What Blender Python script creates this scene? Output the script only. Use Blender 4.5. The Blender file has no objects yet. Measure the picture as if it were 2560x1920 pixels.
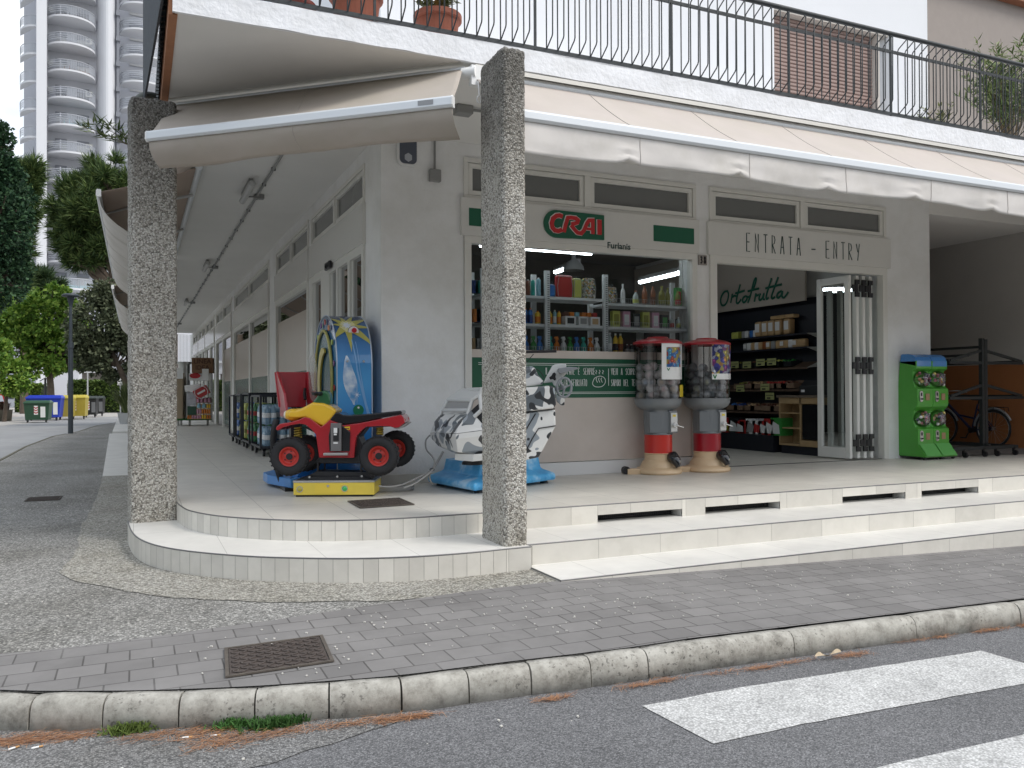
import bpy, bmesh, math, random
from mathutils import Vector, Matrix, noise
rnd = random.Random(7)
S = bpy.context.scene
COL = S.collection
PI = math.pi
rad = math.radians

# ---------------------------------------------------------------- camera
CAMZ = 1.41
F = 2080.0
YAW, PITCH, ROLL = rad(24.33), rad(0.57), rad(-0.27)
FW = Vector((math.sin(YAW)*math.cos(PITCH), math.cos(YAW)*math.cos(PITCH), math.sin(PITCH)))
R0 = Vector((math.cos(YAW), -math.sin(YAW), 0)); U0 = R0.cross(FW)
RT = math.cos(ROLL)*R0 + math.sin(ROLL)*U0
UP = -math.sin(ROLL)*R0 + math.cos(ROLL)*U0
cam_d = bpy.data.cameras.new('camera'); cam = bpy.data.objects.new('camera', cam_d); COL.objects.link(cam)
cam_d.sensor_width = 36; cam_d.lens = 36*F/2560; cam_d.clip_end = 3000; cam_d.clip_start = 0.05
cam.matrix_world = Matrix(((RT.x, UP.x, -FW.x, 0), (RT.y, UP.y, -FW.y, 0), (RT.z, UP.z, -FW.z, CAMZ), (0, 0, 0, 1)))
S.camera = cam

# ---------------------------------------------------------------- light and exposure
SUN_EL, SUN_AZ = 50, 138          # degrees; azimuth clockwise from +Y
W = bpy.data.worlds.new('World'); S.world = W; W.use_nodes = True
nt = W.node_tree; nt.nodes.clear()
wo = nt.nodes.new('ShaderNodeOutputWorld'); bg = nt.nodes.new('ShaderNodeBackground')
sky = nt.nodes.new('ShaderNodeTexSky'); sky.sky_type = 'NISHITA'; sky.sun_disc = False
sky.sun_elevation = rad(SUN_EL); sky.sun_rotation = rad(SUN_AZ); sky.air_density = 1.2; sky.dust_density = 2.5
tc = nt.nodes.new('ShaderNodeTexCoord'); mp = nt.nodes.new('ShaderNodeMapping'); mp.inputs['Scale'].default_value = (1, 1, 2.6)
nz = nt.nodes.new('ShaderNodeTexNoise'); nz.inputs['Scale'].default_value = 3.1; nz.inputs['Detail'].default_value = 7; nz.inputs['Roughness'].default_value = .55
cr = nt.nodes.new('ShaderNodeValToRGB'); cr.color_ramp.elements[0].position = .36; cr.color_ramp.elements[1].position = .62
cr.color_ramp.elements[0].color = (.30, .30, .30, 1); cr.color_ramp.elements[1].color = (.97, .97, .97, 1)
mx = nt.nodes.new('ShaderNodeMix'); mx.data_type = 'RGBA'; mx.inputs[7].default_value = (6.1, 6.35, 6.7, 1)
nt.links.new(tc.outputs['Generated'], mp.inputs['Vector']); nt.links.new(mp.outputs['Vector'], nz.inputs['Vector'])
nt.links.new(nz.outputs['Fac'], cr.inputs['Fac']); nt.links.new(cr.outputs['Color'], mx.inputs[0])
nt.links.new(sky.outputs['Color'], mx.inputs[6]); nt.links.new(mx.outputs[2], bg.inputs['Color'])
bg.inputs['Strength'].default_value = .125
nt.links.new(bg.outputs['Background'], wo.inputs['Surface'])
sl = bpy.data.lights.new('sun', 'SUN'); sl.energy = 1.1; sl.angle = rad(22); sl.color = (1, .965, .91)
so = bpy.data.objects.new('sun', sl); COL.objects.link(so)
_d = Vector((math.sin(rad(SUN_AZ))*math.cos(rad(SUN_EL)), math.cos(rad(SUN_AZ))*math.cos(rad(SUN_EL)), math.sin(rad(SUN_EL))))
so.rotation_euler = _d.to_track_quat('Z', 'Y').to_euler()
S.view_settings.view_transform = 'Standard'; S.view_settings.look = 'None'; S.view_settings.exposure = .72
S.view_settings.gamma = 1

# ---------------------------------------------------------------- points in the place from the survey of the photograph
def ray(u, v): return (u-1280)/F*RT - (v-960)/F*UP + FW
def PZ(u, v, z): d = ray(u, v); return Vector((0, 0, CAMZ)) + d*((z-CAMZ)/d.z)
def PY(u, v, y): d = ray(u, v); return Vector((0, 0, CAMZ)) + d*(y/d.y)
def PX(u, v, x): d = ray(u, v); return Vector((0, 0, CAMZ)) + d*(x/d.x)
def PD(u, v, d): return Vector((0, 0, CAMZ)) + ray(u, v)*d
def gz(x, off=0.0): return off - .029*max(0.0, x-2.86)
def PG(u, v, off=0.0):
    p = PZ(u, v, off)
    for _ in range(25): p = PZ(u, v, gz(p.x, off))
    return p

# ---------------------------------------------------------------- mesh helpers
class MB:
    def __init__(s): s.v = []; s.f = []; s.m = []; s.s = []; s.T = Matrix.Identity(4); s.mi = 0
    def add(s, vs, fs, mi=None, smooth=False):
        o = len(s.v); T = s.T
        s.v += [T @ Vector(p) for p in vs]; mi = s.mi if mi is None else mi
        for f in fs: s.f.append([i+o for i in f]); s.m.append(mi); s.s.append(smooth)
    def box(s, a, b, mi=None):
        (x0, y0, z0), (x1, y1, z1) = a, b
        if x0 > x1: x0, x1 = x1, x0
        if y0 > y1: y0, y1 = y1, y0
        if z0 > z1: z0, z1 = z1, z0
        s.add([(x0,y0,z0),(x1,y0,z0),(x1,y1,z0),(x0,y1,z0),(x0,y0,z1),(x1,y0,z1),(x1,y1,z1),(x0,y1,z1)],
              [(0,3,2,1),(4,5,6,7),(0,1,5,4),(1,2,6,5),(2,3,7,6),(3,0,4,7)], mi)
    def cbox(s, c, d, mi=None, rot=None):
        T = s.T
        if rot is not None: s.T = T @ Matrix.Translation(c) @ rot; c = (0, 0, 0)
        s.box([c[i]-d[i]/2 for i in range(3)], [c[i]+d[i]/2 for i in range(3)], mi); s.T = T
    def cyl(s, p0, p1, r0, r1=None, n=16, caps=True, mi=None, smooth=True):
        p0, p1 = Vector(p0), Vector(p1); r1 = r0 if r1 is None else r1
        ax = (p1-p0).normalized(); a = ax.orthogonal().normalized(); b = ax.cross(a)
        vs = [p0+(a*math.cos(2*PI*i/n)+b*math.sin(2*PI*i/n))*r0 for i in range(n)] + [p1+(a*math.cos(2*PI*i/n)+b*math.sin(2*PI*i/n))*r1 for i in range(n)]
        s.add(vs, [(i, (i+1) % n, n+(i+1) % n, n+i) for i in range(n)], mi, smooth)
        if caps: s.add(vs, [tuple(range(n))[::-1], tuple(range(n, 2*n))], mi)
    def tube(s, pts, r, n=8, mi=None, caps=True, closed=False, sq=None):
        pts = [Vector(p) for p in pts]; m = len(pts); rs = r if isinstance(r, (list, tuple)) else [r]*m
        vs = []; prev = None
        for i, p in enumerate(pts):
            if closed: d = (pts[(i+1) % m]-pts[i-1])
            else: d = (pts[min(i+1, m-1)]-pts[max(i-1, 0)])
            d = d.normalized() if d.length > 1e-9 else Vector((0, 0, 1))
            if prev is None: a = d.orthogonal().normalized()
            else: a = prev - d*prev.dot(d); a = a.normalized() if a.length > 1e-6 else d.orthogonal().normalized()
            prev = a; b = d.cross(a)
            for k in range(n):
                q = (a*math.cos(2*PI*k/n)+b*math.sin(2*PI*k/n))*rs[i]
                if sq: q = Vector((q[0]*sq[0], q[1]*sq[1], q[2]*sq[2]))
                vs.append(p+q)
        fs = []
        for i in range(m if closed else m-1):
            j = (i+1) % m
            for k in range(n): fs.append((i*n+k, i*n+(k+1) % n, j*n+(k+1) % n, j*n+k))
        s.add(vs, fs, mi, True)
        if caps and not closed: s.add(vs, [tuple(range(n))[::-1], tuple(range((m-1)*n, m*n))], mi)
    def prism(s, pts, d, mi=None, cap2=True):       # pts: planar loop of 3-D points, extruded by vector d
        n = len(pts); d = Vector(d); P = [Vector(p) for p in pts]
        s.add(P+[p+d for p in P], [tuple(range(n))] + ([tuple(range(n, 2*n))[::-1]] if cap2 else []) + [(i, i+n, (i+1) % n+n, (i+1) % n) for i in range(n)], mi)
    def loft(s, loops, mi=None, smooth=False, caps=True):
        n = len(loops[0]); vs = [p for L in loops for p in L]; fs = []
        for j in range(len(loops)-1):
            for i in range(n): fs.append((j*n+i, j*n+(i+1) % n, (j+1)*n+(i+1) % n, (j+1)*n+i))
        s.add(vs, fs, mi, smooth)
        if caps: s.add(vs, [tuple(range(n))[::-1], tuple(range(len(vs)-n, len(vs)))], mi)
    def lathe(s, prof, c=(0, 0, 0), n=32, mi=None, smooth=True, rot=None, sx=1, sy=1):
        c = Vector(c); vs = []
        for r, z in prof:
            for k in range(n):
                p = Vector((math.cos(2*PI*k/n)*r*sx, math.sin(2*PI*k/n)*r*sy, z))
                vs.append(c+(rot @ p if rot else p))
        s.add(vs, [(j*n+k, j*n+(k+1) % n, (j+1)*n+(k+1) % n, (j+1)*n+k) for j in range(len(prof)-1) for k in range(n)], mi, smooth)
    def ball(s, c, r, n=12, m=8, mi=None, sc=(1, 1, 1)):
        c = Vector(c); vs = [c+Vector((0, 0, -r*sc[2]))]
        for j in range(1, m):
            t = -PI/2+PI*j/m
            for k in range(n): vs.append(c+Vector((math.cos(t)*math.cos(2*PI*k/n)*r*sc[0], math.cos(t)*math.sin(2*PI*k/n)*r*sc[1], math.sin(t)*r*sc[2])))
        vs.append(c+Vector((0, 0, r*sc[2]))); L = len(vs)-1
        fs = [(0, 1+(k+1) % n, 1+k) for k in range(n)]
        for j in range(m-2):
            for k in range(n): a = 1+j*n; fs.append((a+k, a+(k+1) % n, a+n+(k+1) % n, a+n+k))
        a = 1+(m-2)*n; fs += [(a+k, a+(k+1) % n, L) for k in range(n)]
        s.add(vs, fs, mi, True)
    def quad(s, a, b, c, d, mi=None): s.add([a, b, c, d], [(0, 1, 2, 3)], mi)
    def grid(s, fn, nu, nv, mi=None, smooth=True):
        vs = [fn(i/nu, j/nv) for j in range(nv+1) for i in range(nu+1)]
        s.add(vs, [(j*(nu+1)+i, j*(nu+1)+i+1, (j+1)*(nu+1)+i+1, (j+1)*(nu+1)+i) for j in range(nv) for i in range(nu)], mi, smooth)
    def build(s, name, mats, parent=None, bevel=0, seg=2, solid=0, sub=0):
        if not isinstance(mats, (list, tuple)): mats = [mats]
        P = getattr(parent, 'get', None) and parent
        off = Vector((0, 0, 0))
        if parent is None and s.v:
            xs = [p.x for p in s.v]; ys = [p.y for p in s.v]; zs = [p.z for p in s.v]
            off = Vector(((min(xs)+max(xs))/2, (min(ys)+max(ys))/2, min(zs)))
        me = bpy.data.meshes.new(name); me.from_pydata([tuple(p-off) for p in s.v], [], s.f)
        for m_ in mats: me.materials.append(m_)
        me.polygons.foreach_set('material_index', s.m); me.polygons.foreach_set('use_smooth', s.s); me.update()
        o = bpy.data.objects.new(name, me); COL.objects.link(o); o.location = off
        if parent is not None:
            o.parent = parent
            if parent.get('world_parts'): o.matrix_parent_inverse = wm(parent).inverted()
        if solid: m_ = o.modifiers.new('solid', 'SOLIDIFY'); m_.thickness = solid; m_.offset = 0
        if bevel: m_ = o.modifiers.new('bevel', 'BEVEL'); m_.width = bevel; m_.segments = seg; m_.limit_method = 'ANGLE'; m_.angle_limit = rad(35); m_.harden_normals = False
        if sub: m_ = o.modifiers.new('sub', 'SUBSURF'); m_.levels = sub; m_.render_levels = sub
        return o
def wm(o):
    M = Matrix.Translation(o.location) @ o.rotation_euler.to_matrix().to_4x4()
    p = o.parent
    if p is not None: M = wm(p) @ o.matrix_parent_inverse @ M
    return M
def tag(o, label, cat, group=None, kind=None):
    if label: o['label'] = label
    if cat: o['category'] = cat
    if group: o['group'] = group
    if kind: o['kind'] = kind
    return o
def thing(name, label, cat, loc=(0, 0, 0), rz=0, group=None, world=False):
    o = bpy.data.objects.new(name, None); COL.objects.link(o); o.empty_display_size = .2
    o.location = loc; o.rotation_euler = (0, 0, rz); tag(o, label, cat, group)
    if world: o['world_parts'] = 1     # its parts are modelled in world coordinates
    return o
def struct(o, label=None): o['kind'] = 'structure'; return tag(o, label, None)
def dup(root, loc, rz=0, label=None, group=None, sc=None):
    kids = {}
    for ch in bpy.data.objects:
        if ch.parent: kids.setdefault(ch.parent.name, []).append(ch)
    def cp(o, par):
        c = o.copy(); COL.objects.link(c)
        if par: c.parent = par
        for k in kids.get(o.name, []): cp(k, c)
        return c
    r = cp(root, None); r.location = loc; r.rotation_euler = (0, 0, rz)
    if sc: r.scale = sc
    if label: r['label'] = label
    if group: r['group'] = group
    return r
def RZ(a): return Matrix.Rotation(a, 4, 'Z')
def RX(a): return Matrix.Rotation(a, 4, 'X')
def RY(a): return Matrix.Rotation(a, 4, 'Y')
def smoothpath(pts, k=6, closed=False):
    pts = [tuple(p)+(0,) if len(p) == 2 else p for p in pts]
    P = [Vector(p) for p in pts]; n = len(P); out = []
    for i in range(n if closed else n-1):
        a = P[(i-1) % n] if (closed or i > 0) else P[0]; b = P[i]; c = P[(i+1) % n]; d = P[(i+2) % n] if (closed or i+2 < n) else P[-1]
        for j in range(k):
            t = j/k; out.append(.5*((2*b)+(c-a)*t+(2*a-5*b+4*c-d)*t*t+(3*b-a-3*c+d)*t**3))
    if not closed: out.append(P[-1])
    return out

# ---------------------------------------------------------------- materials
MATS = {}
def nodes(name):
    m = bpy.data.materials.new(name); m.use_nodes = True; t = m.node_tree; b = t.nodes['Principled BSDF']
    return m, t, b
def N(t, k, **kw):
    n = t.nodes.new(k)
    for a, v in kw.items():
        if a.startswith('i_'): n.inputs[a[2:].replace('_', ' ')].default_value = v
        else: setattr(n, a, v)
    return n
def c4(c): return (c[0], c[1], c[2], 1)
def pbr(name, col, rough=.6, metal=0, var=.0, vs=6, bump=0, bs=60, spec=.5, coat=0, dirt=None, ds=2.5, da=.5, emit=None, es=1, det=6, trans=0, alpha=1, obj=True):
    if name in MATS: return MATS[name]
    m, t, b = nodes(name); L = t.links.new
    b.inputs['Base Color'].default_value = c4(col); b.inputs['Roughness'].default_value = rough; b.inputs['Metallic'].default_value = metal
    b.inputs['Specular IOR Level'].default_value = spec
    if coat: b.inputs['Coat Weight'].default_value = coat; b.inputs['Coat Roughness'].default_value = .08
    if trans: b.inputs['Transmission Weight'].default_value = trans
    if alpha < 1: b.inputs['Alpha'].default_value = alpha
    if emit: b.inputs['Emission Color'].default_value = c4(emit); b.inputs['Emission Strength'].default_value = es
    tcn = N(t, 'ShaderNodeTexCoord'); out = None
    if var or dirt:
        n1 = N(t, 'ShaderNodeTexNoise', i_Scale=vs, i_Detail=det, i_Roughness=.6); L(tcn.outputs['Object'], n1.inputs['Vector'])
        mr = N(t, 'ShaderNodeMapRange'); mr.inputs[1].default_value = .25; mr.inputs[2].default_value = .75; mr.inputs[3].default_value = 1-var; mr.inputs[4].default_value = 1+var
        L(n1.outputs['Fac'], mr.inputs[0])
        vm = N(t, 'ShaderNodeVectorMath', operation='SCALE'); vm.inputs[0].default_value = col; L(mr.outputs[0], vm.inputs['Scale']); out = vm.outputs[0]
        if dirt:
            n2 = N(t, 'ShaderNodeTexNoise', i_Scale=ds, i_Detail=8, i_Roughness=.65); L(tcn.outputs['Object'], n2.inputs['Vector'])
            m2 = N(t, 'ShaderNodeMapRange'); m2.inputs[1].default_value = .45; m2.inputs[2].default_value = .75; m2.inputs[3].default_value = 0; m2.inputs[4].default_value = da
            L(n2.outputs['Fac'], m2.inputs[0]); mi = N(t, 'ShaderNodeMix', data_type='RGBA'); mi.inputs[7].default_value = c4(dirt)
            L(m2.outputs[0], mi.inputs[0]); L(out, mi.inputs[6]); out = mi.outputs[2]
        L(out, b.inputs['Base Color'])
    if bump:
        n3 = N(t, 'ShaderNodeTexNoise', i_Scale=bs, i_Detail=4); L(tcn.outputs['Object'], n3.inputs['Vector'])
        bp = N(t, 'ShaderNodeBump', i_Strength=bump, i_Distance=.01); L(n3.outputs['Fac'], bp.inputs['Height']); L(bp.outputs[0], b.inputs['Normal'])
    MATS[name] = m; return m
def ramp(t, stops, interp='LINEAR'):
    r = N(t, 'ShaderNodeValToRGB'); r.color_ramp.interpolation = interp; e = r.color_ramp.elements
    while len(e) < len(stops): e.new(.5)
    for i, (p, c) in enumerate(stops): e[i].position = p; e[i].color = c4(c)
    return r
def speckle(name, cols, scale, bump=.6, rough=.85, big=None, bigs=1.2, biga=.5, dist=.01, top=None):
    """voronoi pebbles with a shade of their own each"""
    m, t, b = nodes(name); L = t.links.new; tcn = N(t, 'ShaderNodeTexCoord')
    v = N(t, 'ShaderNodeTexVoronoi', i_Scale=scale); L(tcn.outputs['Object'], v.inputs['Vector'])
    sp = N(t, 'ShaderNodeSeparateColor'); L(v.outputs['Color'], sp.inputs[0])
    k = len(cols)-1; r = ramp(t, [(i/k, c) for i, c in enumerate(cols)]); L(sp.outputs[0], r.inputs[0]); out = r.outputs[0]
    mr = N(t, 'ShaderNodeMapRange'); mr.inputs[1].default_value = 0; mr.inputs[2].default_value = .75; mr.inputs[3].default_value = 1.08; mr.inputs[4].default_value = .52
    L(v.outputs['Distance'], mr.inputs[0]); vm = N(t, 'ShaderNodeVectorMath', operation='SCALE'); L(out, vm.inputs[0]); L(mr.outputs[0], vm.inputs['Scale']); out = vm.outputs[0]
    if big:
        n = N(t, 'ShaderNodeTexNoise', i_Scale=bigs, i_Detail=6, i_Roughness=.6); L(tcn.outputs['Object'], n.inputs['Vector'])
        m2 = N(t, 'ShaderNodeMapRange'); m2.inputs[1].default_value = .42; m2.inputs[2].default_value = .68; m2.inputs[3].default_value = 0; m2.inputs[4].default_value = biga; L(n.outputs['Fac'], m2.inputs[0])
        mi = N(t, 'ShaderNodeMix', data_type='RGBA', blend_type='MULTIPLY'); mi.inputs[7].default_value = c4(big); L(m2.outputs[0], mi.inputs[0]); L(out, mi.inputs[6]); out = mi.outputs[2]
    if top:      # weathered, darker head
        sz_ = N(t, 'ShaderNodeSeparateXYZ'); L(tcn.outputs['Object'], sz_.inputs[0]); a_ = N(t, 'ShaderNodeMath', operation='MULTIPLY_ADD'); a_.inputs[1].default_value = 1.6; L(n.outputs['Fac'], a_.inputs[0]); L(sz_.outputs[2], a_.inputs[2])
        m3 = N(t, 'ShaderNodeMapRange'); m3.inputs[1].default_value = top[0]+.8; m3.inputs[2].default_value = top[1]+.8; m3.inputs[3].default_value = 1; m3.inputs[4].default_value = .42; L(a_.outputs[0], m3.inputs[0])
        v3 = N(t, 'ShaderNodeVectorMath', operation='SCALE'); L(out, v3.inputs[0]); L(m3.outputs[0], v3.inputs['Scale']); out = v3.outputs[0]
    L(out, b.inputs['Base Color']); b.inputs['Roughness'].default_value = rough
    bp = N(t, 'ShaderNodeBump', i_Strength=bump, i_Distance=dist); bp.invert = True; L(v.outputs['Distance'], bp.inputs['Height']); L(bp.outputs[0], b.inputs['Normal'])
    MATS[name] = m; return m
def glassmat(name, col=(.9, .95, .95), refl=.9, tint=.5, rough=.0):
    """thin pane: see-through with a tint, mirror-like at a glance"""
    m, t, b = nodes(name); L = t.links.new; out = t.nodes['Material Output']; t.nodes.remove(b)
    tr = N(t, 'ShaderNodeBsdfTransparent'); tr.inputs[0].default_value = (col[0]*tint, col[1]*tint, col[2]*tint, 1)
    gl = N(t, 'ShaderNodeBsdfGlossy'); gl.inputs['Roughness'].default_value = rough; gl.inputs[0].default_value = (refl, refl, refl, 1)
    fr = N(t, 'ShaderNodeFresnel', i_IOR=1.5); mr = N(t, 'ShaderNodeMath', operation='MULTIPLY_ADD'); mr.inputs[1].default_value = 1.15; mr.inputs[2].default_value = .0
    L(fr.outputs[0], mr.inputs[0]); mixs = N(t, 'ShaderNodeMixShader'); L(mr.outputs[0], mixs.inputs[0]); L(tr.outputs[0], mixs.inputs[1]); L(gl.outputs[0], mixs.inputs[2]); L(mixs.outputs[0], out.inputs[0])
    MATS[name] = m; return m
def tilemat(name, col, tw, th, ox=0, oy=0, joint=(.22, .21, .2), jw=.004, rot=0, offs=0.0, bump=.1, var=.06, rough=.45, axes='XY', dirt=None):
    m, t, b = nodes(name); L = t.links.new; g = N(t, 'ShaderNodeNewGeometry')
    mpn = N(t, 'ShaderNodeMapping'); mpn.inputs['Location'].default_value = (ox, oy, 0)
    L(g.outputs['Position'], mpn.inputs['Vector'])
    br = N(t, 'ShaderNodeTexBrick', offset=offs, squash=1); br.inputs['Scale'].default_value = 1; br.inputs['Mortar Size'].default_value = jw; br.inputs['Mortar Smooth'].default_value = .1
    br.inputs['Brick Width'].default_value = tw; br.inputs['Row Height'].default_value = th; br.inputs['Bias'].default_value = 0
    c1 = [x*(1-var) for x in col]; c2 = [x*(1+var) for x in col]
    br.inputs['Color1'].default_value = c4(c1); br.inputs['Color2'].default_value = c4(c2); br.inputs['Mortar'].default_value = c4(joint)
    L(mpn.outputs[0], br.inputs['Vector'])
    n = N(t, 'ShaderNodeTexNoise', i_Scale=2.2, i_Detail=8, i_Roughness=.65); L(g.outputs['Position'], n.inputs['Vector'])
    mr = N(t, 'ShaderNodeMapRange'); mr.inputs[1].default_value = .3; mr.inputs[2].default_value = .7; mr.inputs[3].default_value = .9; mr.inputs[4].default_value = 1.08; L(n.outputs['Fac'], mr.inputs[0])
    vm = N(t, 'ShaderNodeVectorMath', operation='SCALE'); L(br.outputs['Color'], vm.inputs[0]); L(mr.outputs[0], vm.inputs['Scale']); out = vm.outputs[0]
    if dirt:
        n2 = N(t, 'ShaderNodeTexNoise', i_Scale=.9, i_Detail=9, i_Roughness=.7); L(g.outputs['Position'], n2.inputs['Vector'])
        m2 = N(t, 'ShaderNodeMapRange'); m2.inputs[1].default_value = .45; m2.inputs[2].default_value = .7; m2.inputs[3].default_value = 0; m2.inputs[4].default_value = .5; L(n2.outputs['Fac'], m2.inputs[0])
        mi = N(t, 'ShaderNodeMix', data_type='RGBA'); mi.inputs[7].default_value = c4(dirt); L(m2.outputs[0], mi.inputs[0]); L(out, mi.inputs[6]); out = mi.outputs[2]
    L(out, b.inputs['Base Color']); b.inputs['Roughness'].default_value = rough
    bp = N(t, 'ShaderNodeBump', i_Strength=bump, i_Distance=.004); bp.invert = True; L(br.outputs['Fac'], bp.inputs['Height']); L(bp.outputs[0], b.inputs['Normal'])
    MATS[name] = m; return m

WHITE = pbr('white_plaster', (.83, .83, .815), .9, var=.04, vs=1.5, bump=.45, bs=38, dirt=(.62, .61, .56), ds=1.6, da=.5)
WHITEBAND = pbr('rough_white_plaster', (.86, .87, .89), .9, var=.05, vs=2, bump=.9, bs=22, dirt=(.62, .62, .60), ds=5, da=.35)
CEIL = pbr('ceiling_plaster', (.80, .785, .75), .9, var=.03, vs=1, bump=.08, bs=60)
FRAME = pbr('cream_frame', (.74, .73, .68), .4, spec=.4, var=.02)
PANELM = pbr('cream_panel', (.71, .70, .66), .45, var=.02)
BEIGE = pbr('beige_laminate', (.60, .53, .47), .5, var=.05, vs=3, dirt=(.68, .62, .57), ds=1.6, da=.6)
GREEN = pbr('dark_green_sign', (.012, .12, .065), .5)
INK = pbr('dark_ink', (.015, .05, .045), .5)
REDL = pbr('logo_red', (.55, .03, .035), .4)
WHITEL = pbr('sign_white', (.85, .85, .83), .5)
DARKMET = pbr('dark_iron', (.045, .05, .052), .55, metal=.3, var=.2, vs=20)
ALU = pbr('brushed_aluminium', (.62, .64, .66), .35, metal=.6)
ALUW = pbr('painted_aluminium', (.72, .75, .77), .35, metal=.15)
BLACKP = pbr('black_plastic', (.012, .012, .014), .4)
RUBBER = pbr('black_rubber', (.02, .02, .022), .75, bump=.3, bs=80, var=.15)
PVC = pbr('grey_pvc', (.27, .27, .26), .5)
STEEL = pbr('steel', (.55, .55, .54), .3, metal=.9)
DARKROOM = pbr('dark_interior', (.06, .06, .065), .8)
GLASS = glassmat('shop_glass', (.95, .98, .98), .8, .95)
GLASSD = glassmat('dark_glass', (.8, .85, .85), .6, .62)
CLEAR = glassmat('clear_plastic', (.97, .97, .97), .8, .95)
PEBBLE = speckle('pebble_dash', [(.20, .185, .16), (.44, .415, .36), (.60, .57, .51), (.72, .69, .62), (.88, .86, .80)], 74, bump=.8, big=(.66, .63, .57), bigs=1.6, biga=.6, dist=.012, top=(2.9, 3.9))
TILE = tilemat('platform_tile', (.66, .635, .575), .655, .655, ox=.26, oy=-.1, jw=.0022, joint=(.30, .29, .27), offs=0, bump=.05, var=.03, rough=.42)
TREAD = tilemat('tread_tile', (.74, .725, .68), .655, 2.0, ox=.02, oy=0, jw=.0022, joint=(.42, .41, .38), bump=.05, var=.02, rough=.45)
RISER = pbr('riser_tile', (.66, .635, .575), .45, var=.05, vs=4, dirt=(.55, .53, .47), ds=6, da=.6)
def island(m, amt):      # every tile a little different
    t = m.node_tree; b = t.nodes['Principled BSDF']; src = b.inputs['Base Color'].links[0].from_socket; g = N(t, 'ShaderNodeNewGeometry'); mr = N(t, 'ShaderNodeMapRange'); mr.inputs[3].default_value = 1-amt; mr.inputs[4].default_value = 1+amt
    vm = N(t, 'ShaderNodeVectorMath', operation='SCALE'); t.links.new(g.outputs['Random Per Island'], mr.inputs[0]); t.links.new(src, vm.inputs[0]); t.links.new(mr.outputs[0], vm.inputs['Scale']); t.links.new(vm.outputs[0], b.inputs['Base Color'])
island(RISER, .10)
GROUT = pbr('tile_grout', (.25, .24, .22), .8)
TRIM = pbr('grey_edge_trim', (.16, .16, .165), .35, metal=.5)
# ================================================================ ground, road, steps
def gz(x, off=0.0): return off - .029*max(0.0, min(x, 12)-2.86)
ASPH = speckle('road_asphalt', [(.11, .112, .115), (.18, .182, .186), (.25, .25, .255), (.36, .36, .365)], 150, bump=.5, big=(.8, .8, .8), bigs=.9, biga=.8, dist=.004)
ASPH2 = speckle('coarse_asphalt', [(.12, .12, .12), (.22, .22, .215), (.34, .335, .33), (.46, .46, .45)], 120, bump=.8, big=(.7, .68, .64), bigs=1.5, biga=.8, dist=.006)
SIDEW = speckle('worn_sidewalk', [(.17, .168, .155), (.29, .285, .265), (.40, .39, .365), (.68, .665, .62)], 75, bump=.7, big=(.62, .61, .58), bigs=.7, biga=.9, dist=.006)
AGG = speckle('washed_aggregate', [(.22, .21, .18), (.42, .40, .35), (.56, .54, .48), (.72, .70, .63)], 62, bump=1.0, big=(.72, .70, .64), bigs=1.1, biga=.7, dist=.01)
STREET = pbr('street_asphalt', (.31, .315, .32), .9, var=.10, vs=1.2, bump=.2, bs=120, dirt=(.20, .20, .20), ds=.5, da=.6)
PALE = pbr('pale_paving', (.42, .40, .37), .9, var=.1, vs=.8)
PAVER = tilemat('grey_pavers', (.20, .192, .185), .222, .182, ox=.03, oy=.075, jw=.0045, joint=(.085, .08, .075), offs=.5, bump=.6, var=.12, rough=.85, dirt=(.30, .29, .28))
CONC = None
def kerbmat():
    m, t, b = nodes('kerb_concrete'); L = t.links.new; g = N(t, 'ShaderNodeNewGeometry')
    n1 = N(t, 'ShaderNodeTexNoise', i_Scale=9, i_Detail=9, i_Roughness=.75); n2 = N(t, 'ShaderNodeTexNoise', i_Scale=45, i_Detail=5, i_Roughness=.6)
    n3 = N(t, 'ShaderNodeTexNoise', i_Scale=2.5, i_Detail=3)
    for n in (n1, n2, n3): L(g.outputs['Position'], n.inputs['Vector'])
    r = ramp(t, [(.32, (.19, .18, .155)), (.46, (.35, .335, .295)), (.6, (.48, .465, .415))]); L(n1.outputs['Fac'], r.inputs[0])
    r2 = ramp(t, [(.58, (0, 0, 0)), (.64, (1, 1, 1))]); L(n2.outputs['Fac'], r2.inputs[0])
    r3 = ramp(t, [(.42, (0, 0, 0)), (.6, (.8, .8, .8))]); L(n3.outputs['Fac'], r3.inputs[0])
    mu = N(t, 'ShaderNodeMath', operation='MULTIPLY'); L(r2.outputs[0], mu.inputs[0]); L(r3.outputs[0], mu.inputs[1])
    mi = N(t, 'ShaderNodeMix', data_type='RGBA'); mi.inputs[7].default_value = (.09, .085, .075, 1); L(mu.outputs[0], mi.inputs[0]); L(r.outputs[0], mi.inputs[6]); L(mi.outputs[2], b.inputs['Base Color'])
    bp = N(t, 'ShaderNodeBump', i_Strength=.5, i_Distance=.006); L(n1.outputs['Fac'], bp.inputs['Height']); L(bp.outputs[0], b.inputs['Normal']); b.inputs['Roughness'].default_value = .9
    return m
KERB = kerbmat()

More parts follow.
